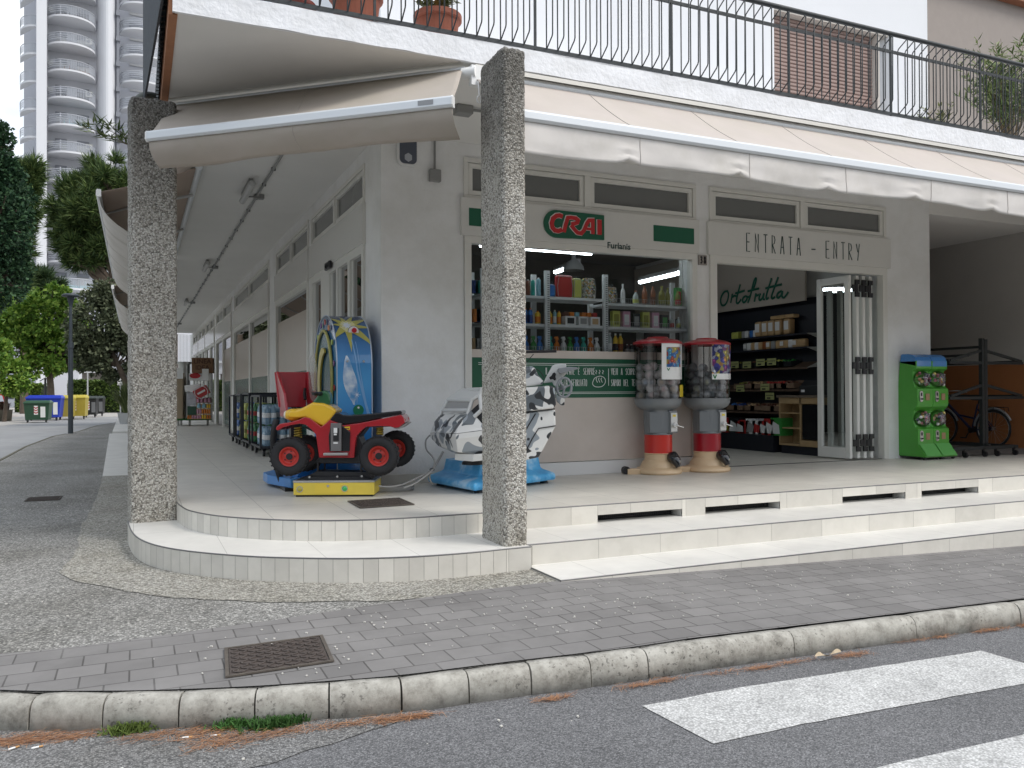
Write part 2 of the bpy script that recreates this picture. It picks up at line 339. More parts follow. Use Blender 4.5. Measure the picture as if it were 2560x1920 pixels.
mb = MB(); mb.lathe([(0, 0), (60, 0), (400, 0), (1500, 0)], (0, 0, -.55), n=48); struct(mb.build('ground', pbr('far_ground', (.20, .20, .18), .95, var=.15, vs=.05)))
mb = MB()     # main road, sloping down gently to the right
for x0, x1 in ((-60, 2.86), (2.86, 12), (12, 60)):
    mb.quad((x0, -12, gz(x0, -.14)), (x1, -12, gz(x1, -.14)), (x1, 5.2, gz(x1, -.14)), (x0, 5.2, gz(x0, -.14)))
mb.quad((-60, 5.2, -.14), (-2.3, 5.2, -.14), (-2.3, 9, -.14), (-60, 9, -.14))
struct(mb.build('road', ASPH))
st = [(-2.3, 9, -.14), (-2.62, 14, -.08), (-2.62, 20.5, -.03), (-2.68, 26, -.03), (-2.5, 32, -.03), (-1.95, 35.5, -.03), (-1.55, 42, -.03), (-.5, 48, -.03), (4, 54, -.03), (14, 58, -.03),
      (14, 66, -.03), (3, 62, -.03), (-2, 58.5, -.03), (-4.2, 51.5, -.03), (-5.4, 46, -.03), (-6.0, 40, -.03), (-6.0, 26, -.03), (-6.0, 20.5, -.03), (-6.0, 14, -.08), (-6.2, 9, -.14)]
mb = MB()
for i in range(9): mb.quad(st[19-i], st[i], st[i+1], st[18-i])
struct(mb.build('side_street', STREET))
mb = MB(); mb.prism([(-60, 60, -.02), (-60, 9, -.02), (-6.0, 9, -.02), (-6.0, 40, -.02), (-5.4, 46, -.02), (-4.2, 51.5, -.02), (-2, 58.5, -.02), (3, 62, -.02), (14, 66, -.02), (60, 70, -.02), (60, 160, -.02), (-60, 160, -.02)][::-1], (0, 0, -.12))
struct(mb.build('far_pavement', PALE))
# kerb path (inner top edge) and its stones
kin = smoothpath([(-2.62, 14), (-2.55, 9.5), (-2.2, 7.2), (-1.75, 6.0), (-1.15, 5.02), (-.59, 4.62), (-.13, 4.39), (.17, 4.27), (.51, 4.16), (.84, 4.08), (1.19, 4.01), (1.55, 3.985), (1.87, 3.96), (2.19, 3.93), (2.51, 3.905), (3.0, 3.905)], 8)
kin = [(p.x, p.y) for p in kin]
kin += [(x, 3.905+.004*(x-3)) for x in [3.0+.26*i for i in range(1, 50)]]
def arc_len(P):
    d = [0]
    for a, b in zip(P, P[1:]): d.append(d[-1]+math.hypot(b[0]-a[0], b[1]-a[1]))
    return d
KD = arc_len(kin)
def along(P, D, s):
    s = max(0, min(s, D[-1]))
    for i in range(len(D)-1):
        if D[i+1] >= s: break
    t = (s-D[i])/max(1e-9, D[i+1]-D[i]); a, b = P[i], P[i+1]
    dx, dy = b[0]-a[0], b[1]-a[1]; l = math.hypot(dx, dy)
    return (a[0]+dx*t, a[1]+dy*t, dx/l, dy/l)
s_at = lambda x: next(KD[i] for i in range(len(kin)) if kin[i][0] >= x and kin[i][1] < 5.5)
cuts = []; s = s_at(-.42)
while s > 0: cuts.append(s); s -= .34
cuts = cuts[::-1]; s = cuts[-1]
while s < s_at(2.45): s += .335; cuts.append(s)
while s < KD[-1]-1.1: s += 1.02; cuts.append(s)
prof = [(.0, -.16), (.0, -.012), (.006, .004), (.055, .007), (.078, -.002), (.095, -.022), (.103, -.05), (.112, -.15)]
mb = MB()
for a, b in zip(cuts, cuts[1:]):
    k = max(2, int((b-a)/.09)); loops = []; jz = rnd.uniform(-.004, .003); jn = rnd.uniform(-.004, .004)
    for i in range(k+1):
        x, y, dx, dy = along(kin, KD, a+.004+(b-a-.008)*i/k); e = .004 if i in (0, k) else 0
        loops.append([(x+dy*(o+jn-(e if o > .02 else 0)), y-dx*(o+jn-(e if o > .02 else 0)), gz(x, z+jz-(e if z > -.1 else 0))+noise.noise((x*9, y*9, z*9))*.004) for o, z in prof])
    mb.loft(loops, smooth=True)
struct(mb.build('kerb', KERB))
mb = MB()
for i in range(len(kin)-1):      # dark bed in the kerb joints
    (x0, y0), (x1, y1) = kin[i], kin[i+1]; l = math.hypot(x1-x0, y1-y0); nx, ny = (y1-y0)/l, -(x1-x0)/l
    mb.quad((x0+nx*.094, y0+ny*.094, gz(x0, -.16)), (x1+nx*.094, y1+ny*.094, gz(x1, -.16)), (x1+nx*.07, y1+ny*.07, gz(x1, -.02)), (x0+nx*.07, y0+ny*.07, gz(x0, -.02)))
    mb.quad((x0+nx*.07, y0+ny*.07, gz(x0, -.02)), (x1+nx*.07, y1+ny*.07, gz(x1, -.02)), (x1, y1, gz(x1, -.012)), (x0, y0, gz(x0, -.012)))
struct(mb.build('kerb_joint_mortar', pbr('dark_mortar', (.07, .068, .06), .95)))
# worn asphalt pavement, reaching from the kerb back along the arcade
side = [p for p in kin if p[0] <= 2.9]
mb = MB(); mb.add([(x, y, 0) for x, y in side] + [(2.9, 7, 0), (.5, 7.5, 0), (.5, 42, 0), (3, 54, 0), (-.5, 48, 0), (-1.55, 42, 0), (-1.95, 35.5, 0), (-2.5, 32, 0), (-2.68, 26, 0), (-2.62, 20.5, 0)], [tuple(range(len(side)+10))])
struct(mb.build('sidewalk', SIDEW))
mb = MB(); sd = [(-2.64, 14), (-2.64, 20.5), (-2.7, 26), (-2.52, 32), (-1.97, 35.5), (-1.57, 42), (-.5, 48)]
for a, b in zip(sd, sd[1:]): mb.prism([(a[0], a[1], .003), (b[0], b[1], .003), (b[0]-.06, b[1], .003), (a[0]-.06, a[1], .003)], (0, 0, -.15))
struct(mb.build('street_kerb', pbr('mossy_edge', (.14, .135, .10), .95, var=.3, vs=5)))
ag = smoothpath([(-.52, 15.9), (-.50, 12), (-.53, 9.8), (-.50, 8.2), (-.55, 7.5), (-.36, 7.0), (-.05, 6.55), (.25, 6.22), (.72, 5.86), (1.25, 5.62), (1.7, 5.47), (2.2, 5.48), (2.88, 5.49)], 5)
ag = [(p.x+noise.noise((p.x*6, p.y*6, 0))*.05, p.y+noise.noise((p.y*6, p.x*6, 3))*.05, .005) for p in ag]
mb = MB(); mb.add(ag+[(2.9, 6.4, .005), (.5, 8.5, .005), (.4, 15.9, .005)], [tuple(range(len(ag)+3))]); struct(mb.build('gravel_apron', AGG))
# small pavers between kerb and steps
inner = [(-2.3, 7.4), (-1.6, 6.15), (-1.0, 5.3), (-.67, 5.25), (-.33, 5.22), (.09, 5.25), (.76, 5.31), (1.62, 5.43), (2.17, 5.49), (2.86, 5.5), (4.43, 5.53), (12, 5.56), (15, 5.56)]
mb = MB(); xs = [x for x, y in kin if x > -1.6]
def iy(x):
    for a, b in zip(inner, inner[1:]):
        if b[0] >= x: t = (x-a[0])/(b[0]-a[0]); return a[1]+(b[1]-a[1])*t
    return 5.56
pts = [p for p in kin if p[0] > -1.0 and p[1] < 5.2]
for a, b in zip(pts, pts[1:]):
    mb.quad((a[0], a[1], gz(a[0], .009)), (b[0], b[1], gz(b[0], .009)), (b[0], iy(b[0]), gz(b[0], .009)), (a[0], iy(a[0]), gz(a[0], .009)))
struct(mb.build('pavement', PAVER))
# crossing stripes
ZEB = speckle('road_paint', [(.60, .60, .58), (.74, .74, .72), (.82, .82, .80), (.88, .88, .86)], 90, bump=.3, big=(.62, .62, .62), bigs=4, biga=.55, dist=.002)
for i, (y0, y1) in enumerate(((2.98, 3.485), (2.0, 2.51), (1.02, 1.53), (.04, .55), (-.94, -.43))):
    mb = MB(); nn = 24
    up = [(2.27+2.46*k/nn, y1+noise.noise((k*.9, i, 0))*.008) for k in range(nn+1)]; lo = [(2.31+2.44*k/nn, y0+noise.noise((k*.9, i, 5))*.008) for k in range(nn+1)]
    for k in range(nn):
        q = (lo[k], lo[k+1], up[k+1], up[k]); mb.add([(x, y, gz(x, -.136)) for x, y in q], [(0, 1, 2, 3)])
    struct(mb.build('crossing_stripe', ZEB))
# coarse old asphalt along the gutter
mb = MB(); g = [p for p in kin if -1.3 < p[0] < 1.3 and p[1] < 5.3]
wdt = lambda x: .62 if x < .2 else max(.10, .62-(x-.2)*.55)
for a, b in zip(g, g[1:]):
    mb.quad((a[0], a[1]-.09, -.136), (a[0]+.03, a[1]-.09-wdt(a[0])-.03*noise.noise((a[0]*7, 0, 0)), -.136), (b[0]+.03, b[1]-.09-wdt(b[0])-.03*noise.noise((b[0]*7, 0, 0)), -.136), (b[0], b[1]-.09, -.136))
struct(mb.build('gutter_strip', ASPH2))

# ---------------------------------------------------------------- platform and steps
upc = smoothpath([(.36, 9.1), (.362, 8.76), (.385, 8.42), (.45, 8.02), (.64, 7.6), (.93, 7.26), (1.28, 6.99), (1.67, 6.82), (2.13, 6.745), (2.6, 6.74), (2.86, 6.75)], 6)
loc_ = smoothpath([(-.07, 9.1), (-.06, 8.6), (-.015, 8.0), (.07, 7.57), (.22, 7.2), (.45, 6.87), (.79, 6.53), (1.17, 6.27), (1.53, 6.09), (1.9, 5.985), (2.29, 5.95), (2.66, 5.965)], 6)
upc = [(p.x, p.y) for p in upc]; loc_ = [(p.x, p.y) for p in loc_]
mb = MB(); mb.add([(x, y, .36) for x, y in upc]+[(16, 6.75, .36), (16, 45, .36), (.36, 45, .36)], [tuple(range(len(upc)+3))]); struct(mb.build('platform_floor', TILE))
mb = MB(); mb.add([(x, y, .187) for x, y in loc_]+[(2.86, 5.97, .187), (2.86, 6.05, .187), (16, 6.05, .187), (16, 6.9, .187), (2.6, 6.9, .187), (1, 7.6, .187), (.6, 9.1, .187)], [tuple(range(len(loc_)+7))])
mb.quad((2.86, 5.47, .019), (16, 5.47, .019), (16, 6.1, .019), (2.86, 6.1, .019)); struct(mb.build('step_treads', TREAD))
mt = MB(); mgr = MB(); mtr = MB()      # riser tiles, grout behind, metal edge
def curved_riser(P, z0, z1, w):
    D = arc_len(P); s = 0
    for a, b in zip(P, P[1:]): mgr.quad((a[0], a[1], z0), (b[0], b[1], z0), (b[0], b[1], z1), (a[0], a[1], z1))
    while s < D[-1]-.02:
        e = min(s+w, D[-1]); x0, y0, dx0, dy0 = along(P, D, s+.0013); x1, y1, dx1, dy1 = along(P, D, e-.0013); o = .004
        q = [(x0+dy0*o, y0-dx0*o), (x1+dy1*o, y1-dx1*o)]
        mt.quad((q[0][0], q[0][1], z0), (q[1][0], q[1][1], z0), (q[1][0], q[1][1], z1-.006), (q[0][0], q[0][1], z1-.006)); s = e
    mtr.tube([(x, y, z1-.0035) for x, y in P], .0065, n=6)
curved_riser(upc, .187, .36, .112); curved_riser(loc_, -.02, .187, .112)
curved_riser([(2.66, 5.965), (2.86, 5.97)], -.02, .187, .2)
def straight_riser(x0, x1, y, z0f, z1, j0, step, holes=()):
    xs_ = sorted(set([x0, x1]+[j0+step*k for k in range(-2, 40) if x0 < j0+step*k < x1]+[h for hh in holes for h in hh]))
    for a, b in zip(xs_, xs_[1:]):
        hole = any(h0-1e-6 <= a and b <= h1+1e-6 for h0, h1 in holes); zl = .262 if hole else None
        za, zb = (zl, zl) if hole else (z0f(a), z0f(b))
        mgr.quad((a, y, za), (b, y, zb), (b, y, z1), (a, y, z1))
        mt.quad((a+.0013, y-.004, za), (b-.0013, y-.004, zb), (b-.0013, y-.004, z1-.006), (a+.0013, y-.004, z1-.006))
    mtr.tube([(x0, y, z1-.0035), (x1, y, z1-.0035)], .0065, n=6)
HOLES = [(3.92, 4.87), (5.15, 6.10), (6.97, 7.92), (8.18, 9.13)]
straight_riser(2.86, 16, 6.75, lambda x: .187, .36, 3.64, .638, HOLES)
straight_riser(2.86, 16, 6.05, lambda x: .019, .187, 3.52, .615)
straight_riser(2.86, 16, 5.47, lambda x: gz(x, -.03), .019, 3.3, .615)
curved_riser([(2.86, 6.05), (2.86, 5.47)], -.02, .019, .6)
curved_riser([(2.86, 5.97), (2.86, 6.05)], .0, .187, .6)
struct(mt.build('step_riser_tiles', RISER)); struct(mgr.build('step_grout', GROUT)); struct(mtr.build('step_edge_trim', TRIM))
mv = MB(); mg = MB()
for a, b in HOLES:
    mv.box((a, 6.757, .19), (a+.004, 6.98, .262)); mv.box((b-.004, 6.757, .19), (b, 6.98, .262)); mv.box((a, 6.757, .262), (b, 6.98, .266))
    mg.box((a, 6.92, .19), (b, 6.925, .262), 0)
    for k in range(int((b-a)/.022)): mg.box((a+.022*k, 6.905, .19), (a+.022*k+.006, 6.911, .262), 1)
    for z in (.205, .225, .245): mg.box((a, 6.9, z), (b, 6.904, z+.004), 1)
struct(mv.build('step_vent_linings', pbr('vent_lining', (.55, .55, .53), .6))); struct(mg.build('step_vent_grilles', [BLACKP, pbr('vent_mesh', (.05, .05, .055), .6)]))
# tiled ramps at the arcade's west side
mb = MB(); mb.prism([(-.52, 15.9, .006), (.34, 15.9, .006), (.34, 28.4, .2), (-.74, 28.4, .2)], (0, 0, -.22)); mb.prism([(-.66, 28.5, .26), (.34, 28.5, .26), (.34, 40, .36), (-.72, 40, .36)], (0, 0, -.34))
struct(mb.build('arcade_ramp', TREAD))
mb = MB(); mb.quad((11.5, 9.15, .366), (14.5, 8.75, .366), (14.5, 24, .366), (11.5, 24, .366)); struct(mb.build('passage_floor', pbr('passage_concrete', (.22, .21, .20), .85, var=.1, vs=2)))
mb = MB(); mb.box((7.29, 9.30, .355), (10.43, 9.325, .366)); struct(mb.build('door_sill', BLACKP))

# ---------------------------------------------------------------- covers set in the ground
def cover(name, pts, z, label, cat, bars=False, fr=.014):
    c = [Vector((x, y, z)) for x, y in pts]; t = thing(name, label, cat, c[0]); e1, e2 = c[1]-c[0], c[3]-c[0]
    at = lambda u, v, h=0: e1*u+e2*v+Vector((0, 0, h))
    m = MB(); 
    for (u0, v0, u1, v1) in ((0, 0, 1, .035), (0, .965, 1, 1), (0, .035, .035, .965), (.965, .035, 1, .965)):
        m.prism([at(u0, v0, .004), at(u1, v0, .004), at(u1, v1, .004), at(u0, v1, .004)], (0, 0, .008))
    m.build('frame', pbr('rusty_frame', (.10, .085, .07), .8, var=.3, vs=20), t)
    m = MB(); m.prism([at(.04, .04, .002), at(.96, .04, .002), at(.96, .96, .002), at(.04, .96, .002)], (0, 0, .005)); k = 11
    if bars:
        for i in range(16):
            for j in range(8): u, v = .06+.055*i, .08+.11*j; m.prism([at(u, v, .007), at(u+.04, v+.02, .007), at(u+.04, v+.075, .007), at(u, v+.05, .007)], (0, 0, .005))
    else:
        for i in range(k):
            for j in range(k):
                u, v = .065+.08*i, .065+.08*j; s_ = 1 if (i+j) % 2 else -1; w = .016
                a, b = at(u, v+.035-.03*s_, .007), at(u+.065, v+.035+.03*s_, .007); p = (b-a).normalized().cross(Vector((0, 0, 1)))*w*.35
                m.prism([a-p, b-p, b+p, a+p], (0, 0, .006))
                if (i*3+j) % 2: m.prism([at(u+.02, v+.06, .007), at(u+.05, v+.06, .007), at(u+.05, v+.068, .007), at(u+.02, v+.068, .007)], (0, 0, .005))
    m.build('plate', pbr('iron_plate', (.075, .06, .052), .7, var=.25, vs=12, bump=.3), t); return t
cover('manhole_cover', [(.40, 4.32), (.94, 4.34), (.93, 4.83), (.44, 4.81)], .009, 'square rusty iron manhole cover with ribbed pattern set in the grey pavers', 'manhole')
cover('drain_grate', [(1.85, 7.45), (2.37, 7.46), (2.40, 7.99), (1.86, 7.98)], .361, 'dark iron grating set in the tiled platform in front of the quad ride', 'drain', bars=True)
cover('utility_cover', [(-1.34, 12.62), (-.93, 12.6), (-.91, 13.02), (-1.33, 13.05)], .002, 'small dark steel cover in the worn pavement left of the pebbled pillar', 'cover')

# ---------------------------------------------------------------- litter in the gutter
mb = MB()
def needles(u, v, n, sx, sy):
    n = int(n*.62)
    c = PG(u, v, -.13)
    for _ in range(n):
        x, y = c.x+rnd.gauss(0, sx), c.y+rnd.gauss(0, sy)
        for i in range(len(kin)-1):
            if kin[i+1][0] >= x and kin[i][1] < 5.3: lim = kin[i][1]-.118; break
        if y > lim: y = lim-rnd.random()*.03
        a = rnd.gauss(.1, .7); l = rnd.uniform(.02, .045); z = gz(x, -.134)+abs(rnd.gauss(0, .006)); d = Vector((math.cos(a), math.sin(a), rnd.uniform(-.06, .06)))*l; p = Vector((-d.y, d.x, 0)).normalized()*.0009
        q = Vector((x, y, z)); mb.add([q-d-p, q+d-p, q+d+p, q-d+p], [(0, 1, 2, 3)], rnd.choice((0, 0, 1, 2)))
for a in ((20, 1850, 420, .10, .035), (110, 1845, 260, .09, .03), (200, 1838, 160, .08, .02), (390, 1835, 160, .09, .02), (500, 1832, 240, .08, .03), (560, 1850, 330, .08, .05), (700, 1830, 220, .10, .03), (860, 1810, 160, .10, .018), (990, 1795, 260, .07, .022),
          (1050, 1790, 120, .04, .015), (1380, 1745, 160, .06, .012), (1590, 1712, 130, .07, .012), (1660, 1700, 120, .08, .012), (1800, 1680, 60, .1, .01), (1900, 1668, 170, .09, .015), (1990, 1652, 90, .1, .012), (2130, 1636, 200, .07, .018), (2290, 1600, 80, .1, .01), (2350, 1588, 80, .06, .012), (2470, 1572, 200, .1, .02), (2550, 1560, 80, .05, .02)): needles(*a)
tag(mb.build('pine_needles', [pbr('needle_a', (.36, .17, .08), .8), pbr('needle_b', (.50, .27, .14), .8), pbr('needle_c', (.22, .10, .05), .8)]), 'drift of dry brown pine needles lying in the road gutter', 'litter', kind='stuff')
def weed(u, v, n, sx, label, col):
    c = PG(u, v, -.135); m = MB()
    for _ in range(n):
        x, y = c.x+rnd.gauss(0, sx), c.y+rnd.gauss(0, .018); h = rnd.uniform(.008, .045); a = rnd.random()*6.28; w = rnd.uniform(.003, .007)
        p = Vector((math.cos(a), math.sin(a), 0))*w; b = Vector((x, y, gz(x, -.134))); tp = b+Vector((rnd.gauss(0, .018), rnd.gauss(0, .015), h))
        m.add([b-p, b+p, tp+p*.5, tp-p*.5], [(0, 1, 2, 3)])
    tag(m.build('weed_tuft', pbr('weed_%s' % u, col, .8, var=.4, vs=60)), label, 'weed', 'weeds along the kerb')
weed(330, 1828, 500, .05, 'small mossy yellow green weed tuft at the foot of the kerb', (.11, .16, .03))
weed(590, 1815, 420, .04, 'tall grassy green weed tuft growing under a kerb joint', (.05, .14, .025))
weed(690, 1815, 650, .06, 'widest dark green weed mat beside the brown needles', (.04, .11, .02))
for k, (u, v, a, lab) in enumerate(((33, 1870, .5, 'white cigarette end lying in pine needles, nearest to the left'), (92, 1868, .2, 'long cigarette end with orange tip lying in the gutter'), (467, 1843, -.1, 'orange tipped cigarette end in front of the grassy weed'), (538, 1838, -.2, 'white cigarette end close to the brown needle drift'))):
    c = PG(u, v, -.13); t = thing('cigarette_end', lab, 'cigarette end', c, a, 'cigarette ends in the gutter'); m = MB(); m.cyl((-.02, 0, 0), (.008, 0, 0), .004, n=8); m.build('paper', WHITEL, t); m = MB(); m.cyl((.0085, 0, 0), (.024, 0, 0), .0041, n=8); m.build('filter', pbr('filter_orange', (.55, .30, .12), .8), t)
c = PG(2070, 1640, -.12); mb = MB(); mb.grid(lambda u, v: c+Vector(((u-.5)*.2, (v-.5)*.03*(1-abs(u-.5)*1.6), .02*math.sin(u*9)*v+.012)), 12, 3); tag(mb.build('dry_leaf', pbr('dry_leaf', (.50, .40, .27), .8, var=.2, vs=30)), 'curled pale dry leaf on the needles beside the crossing', 'leaf')

# small loose stones and bits on the pavements
mb = MB(); rs = random.Random(4)
for k in range(520):
    x, y = rs.uniform(-2.2, 9), rs.uniform(3.3, 12)
    if y > 5.4 and x > .2: y = rs.uniform(4.2, 5.3)
    if y > 7.0 and x > -.25: x = rs.uniform(-2.4, -.6)
    z = gz(x, .014) if y > 4.15+max(0, .3-x)*.6 else gz(x, -.132)
    if abs(y-(3.95+max(0, .6-x)*.5)) < .22: continue
    s_ = rs.uniform(.0025, .007); a = rs.random()*3; mb.cbox((x, y, z), (s_*2, s_*1.4, s_), rot=RZ(a))
tag(mb.build('loose_grit', [pbr('grit_pale', (.62, .60, .55), .9)]), 'pale grit and crumbs scattered over pavement and road', 'grit', kind='stuff')
# ================================================================ lettering
GLY = {'A': [[(0, 0), (.22, 1), (.3, 1), (.5, 0)], [(.1, .38), (.42, .38)]], 'B': [[(0, 0), (0, 1), (.35, .95), (.4, .75), (.3, .55), (0, .5)], [(.3, .55), (.45, .4), (.42, .1), (.2, 0), (0, 0)]], 'C': [[(.45, .85), (.3, 1), (.1, .9), (0, .5), (.1, .1), (.3, 0), (.45, .15)]],
 'D': [[(0, 0), (0, 1), (.3, .9), (.45, .5), (.3, .1), (0, 0)]], 'E': [[(.42, 1), (0, 1), (0, 0), (.42, 0)], [(0, .52), (.35, .52)]], 'F': [[(.42, 1), (0, 1), (0, 0)], [(0, .52), (.34, .52)]], 'G': [[(.45, .85), (.3, 1), (.1, .9), (0, .5), (.1, .1), (.3, 0), (.45, .15), (.45, .42), (.28, .42)]],
 'I': [[(0, 0), (0, 1)]], 'L': [[(0, 1), (0, 0), (.4, 0)]], 'M': [[(0, 0), (.05, 1), (.27, .35), (.5, 1), (.55, 0)]], 'N': [[(0, 0), (0, 1), (.42, 0), (.42, 1)]], 'O': [[(.22, 0), (.04, .12), (0, .5), (.04, .88), (.22, 1), (.4, .88), (.44, .5), (.4, .12), (.22, 0)]],
 'P': [[(0, 0), (0, 1), (.32, .95), (.42, .75), (.3, .52), (0, .48)]], 'R': [[(0, 0), (0, 1), (.3, .95), (.4, .76), (.3, .56), (.04, .48), (.44, 0)]], 'S': [[(.4, .85), (.25, 1), (.05, .85), (.08, .62), (.36, .4), (.4, .18), (.2, 0), (0, .14)]],
 'T': [[(0, 1), (.5, 1)], [(.25, 1), (.25, 0)]], 'U': [[(0, 1), (.02, .15), (.2, 0), (.4, .15), (.42, 1)]], 'V': [[(0, 1), (.22, 0), (.44, 1)]], 'Y': [[(0, 1), (.22, .5)], [(.46, 1), (.2, 0)]], 'È': [[(.42, .9), (0, .9), (0, 0), (.42, 0)], [(0, .47), (.35, .47)], [(.1, 1.16), (.25, 1.03)]],
 '-': [[(0, .45), (.3, .45)]], '3': [[(0, .88), (.2, 1), (.4, .85), (.36, .6), (.16, .53), (.38, .45), (.42, .2), (.2, 0), (0, .12)]], '8': [[(.2, .53), (.03, .7), (.06, .92), (.2, 1), (.34, .92), (.37, .7), (.2, .53), (0, .3), (.03, .08), (.2, 0), (.37, .08), (.4, .3), (.2, .53)]]}
WID = {'I': .0, 'M': .55, 'L': .4, '-': .3}
def letters(m, text, fn, h, r, wf=.62, gap=.42, sp=.7, jit=.0, total=None, mi=None):
    """single-stroke tall lettering; fn maps (x, z) metres on the sign to the place"""
    def run(k, draw):
        x = 0
        for ch in text:
            if ch == ' ': x += sp*h*k; continue
            w = WID.get(ch, .45)
            if draw:
                for st_ in GLY[ch]: m.tube([fn(x+px*h*wf*k, pz*h) for px, pz in st_], r, n=6, mi=mi)
            x += (w*wf+gap*.5)*h*k
        return x-gap*.5*h*k
    k = 1
    if total: k = total/run(1, False)
    run(k, True); return k
def font_text(name, text, size, fn, mat, parent, depth=.002, offset=0.0, align='LEFT', shear=0):
    cu = bpy.data.curves.new('t', 'FONT'); cu.body = text; cu.size = size; cu.extrude = depth; cu.offset = offset; cu.align_x = align; cu.resolution_u = 3; cu.shear = shear
    ob = bpy.data.objects.new('t', cu); COL.objects.link(ob); bpy.context.view_layer.update()
    me = bpy.data.meshes.new_from_object(ob.evaluated_get(bpy.context.evaluated_depsgraph_get())); bpy.data.objects.remove(ob); bpy.data.curves.remove(cu)
    m = MB(); m.add([fn(v.co.x, v.co.y, v.co.z) for v in me.vertices], [tuple(p.vertices) for p in me.polygons]); bpy.data.meshes.remove(me)
    return m.build(name, mat, parent)
def ribbon(m, pts, w, fn, y, mi=0, cap=True):
    """flat mitred band of width w along 2-D pts; y = how far it stands proud"""
    P = [Vector((a[0], a[1])) for a in pts]; L, R = [], []
    for i, p in enumerate(P):
        d0 = (p-P[i-1]).normalized() if i else (P[1]-P[0]).normalized(); d1 = (P[i+1]-p).normalized() if i < len(P)-1 else d0
        n = Vector((-(d0.y+d1.y), d0.x+d1.x)).normalized(); c = max(.45, n.dot(Vector((-d0.y, d0.x)))); L.append(p+n*w/2/c); R.append(p-n*w/2/c)
    n = len(P); vs = [fn(q.x, q.y, y) for q in L]+[fn(q.x, q.y, y) for q in R]+[fn(q.x, q.y, 0) for q in L]+[fn(q.x, q.y, 0) for q in R]
    fs = []
    for i in range(n-1): fs += [(i, i+1, n+i+1, n+i), (i, 2*n+i, 2*n+i+1, i+1), (n+i, n+i+1, 3*n+i+1, 3*n+i)]
    fs += [(0, n, 3*n, 2*n), (n-1, 3*n-1, 4*n-1, 2*n-1)]; m.add(vs, fs, mi)

# ================================================================ the building
YF, XA = 9.28, 2.56
B = thing('shop_building', 'white rendered corner building with a food shop, tiled arcade and balcony', 'building', (6, 9, .36), world=True)
m = MB()
m.box((XA, YF, .36), (3.57, YF+.3, 4.4)); m.box((3.57, YF, 4.225), (6.96, YF+.3, 4.4)); m.box((6.96, YF, .36), (7.175, YF+.3, 4.4)); m.box((7.175, YF, 4.225), (10.52, YF+.3, 4.4))
m.box((10.52, YF, .36), (11.48, YF+.3, 4.4)); m.box((11.18, YF+.3, .36), (11.48, 24, 4.4)); m.box((3.57, YF+.06, 3.3), (6.96, YF+.2, 3.72)); m.box((7.175, YF+.06, 3.3), (10.52, YF+.2, 3.72))
m.build('wall', WHITE, B)
m = MB(); m.box((XA-.012, YF-.014, .36), (3.57, YF, .468)); m.box((XA-.014, YF, .36), (XA, 10.0, .468)); m.build('skirting', RISER, B)
m = MB(); m.box((.28, 6.985, 4.402), (16, YF+.3, 4.56)); m.box((.28, YF+.3, 4.402), (XA+.3, 44, 4.56)); m.build('ceiling', CEIL, B)
m = MB(); nn = 150     # rough front band of the balcony
def band(u, v):
    x = .262+u*15.8; z = 4.396+v*.206; return Vector((x, 6.968+noise.noise((x*3, z*9, 0))*.008, z+(noise.noise((x*4, 7, 0))*.006 if v in (0, 1) else 0)))
m.grid(band, nn, 4); m.quad(band(0, 1), band(1, 1), (16.06, YF, 4.602), (.262, YF, 4.602)); m.quad(band(0, 0), band(0, 1), (.262, 7.3, 4.602), (.262, 7.3, 4.396)); m.quad((.262, 6.968, 4.396), (16.06, 6.968, 4.396), (16.06, 7.0, 4.398), (.262, 7.0, 4.398))
m.quad((.262, YF, 4.602), (XA, YF, 4.602), (XA, 44, 4.602), (.262, 44, 4.602)); m.build('balcony_slab', WHITEBAND, B)
m = MB(); m.box((.235, 7.02, 4.39), (.30, 12, 4.60)); m.build('slab_edge_board', pbr('orange_board', (.38, .17, .085), .8, var=.15, vs=8), B)
# upper storey
sx0, sx1 = PY(1935, 100, YF).x, PY(2198, 100, YF).x
m = MB(); m.box((XA, YF, 4.602), (sx0, YF+.3, 7.8)); m.box((sx1+.22, YF, 4.602), (11.48, YF+.3, 12)); m.box((sx0, YF, 6.95), (sx1+.22, YF+.3, 7.8)); m.box((XA, YF+.3, 4.602), (XA+.3, 44, 7.8))
m.build('upper_wall', pbr('upper_plaster', (.80, .81, .83), .9, var=.02, vs=1, bump=.15, bs=50), B)
m = MB(); m.box((11.18, YF+.3, 4.602), (11.48, 12.2, 12)); m.box((11.48, 11.9, 4.602), (22, 12.2, 12)); m.build('loggia_wall', pbr('taupe_plaster', (.335, .295, .268), .9, var=.04), B)
_z = PY(2540, 6, 11.8).z; m = MB(); m.box((12.5, 11.7, _z), (22, 11.9, _z+.5), 1); m.build('eaves_board', [MATS['taupe_plaster'], pbr('brown_fascia', (.32, .13, .07), .7)], B)
m = MB(); k = 40; h = (6.95-4.75)/k
for i in range(k): z = 4.75+h*i; m.prism([(sx0, YF+.16, z), (sx0, YF+.14, z+h*.25), (sx0, YF+.14, z+h*.8), (sx0, YF+.165, z+h*.98)], (sx1-sx0, 0, 0))
SHUT = m.build('roller_shutter', pbr('shutter_brown', (.32, .225, .195), .6, var=.08, vs=3), B)
m = MB(); m.box((sx1+.003, YF+.04, 4.75), (sx1+.05, YF+.2, 6.93)); m.box((sx0-.03, YF-.04, 4.69), (sx1+.25, YF+.2, 4.75)); m.box((sx0, YF+.02, 6.90), (sx1+.22, YF+.2, 6.96)); m.build('shutter_surround', pbr('stone_sill', (.55, .51, .46), .7), B)
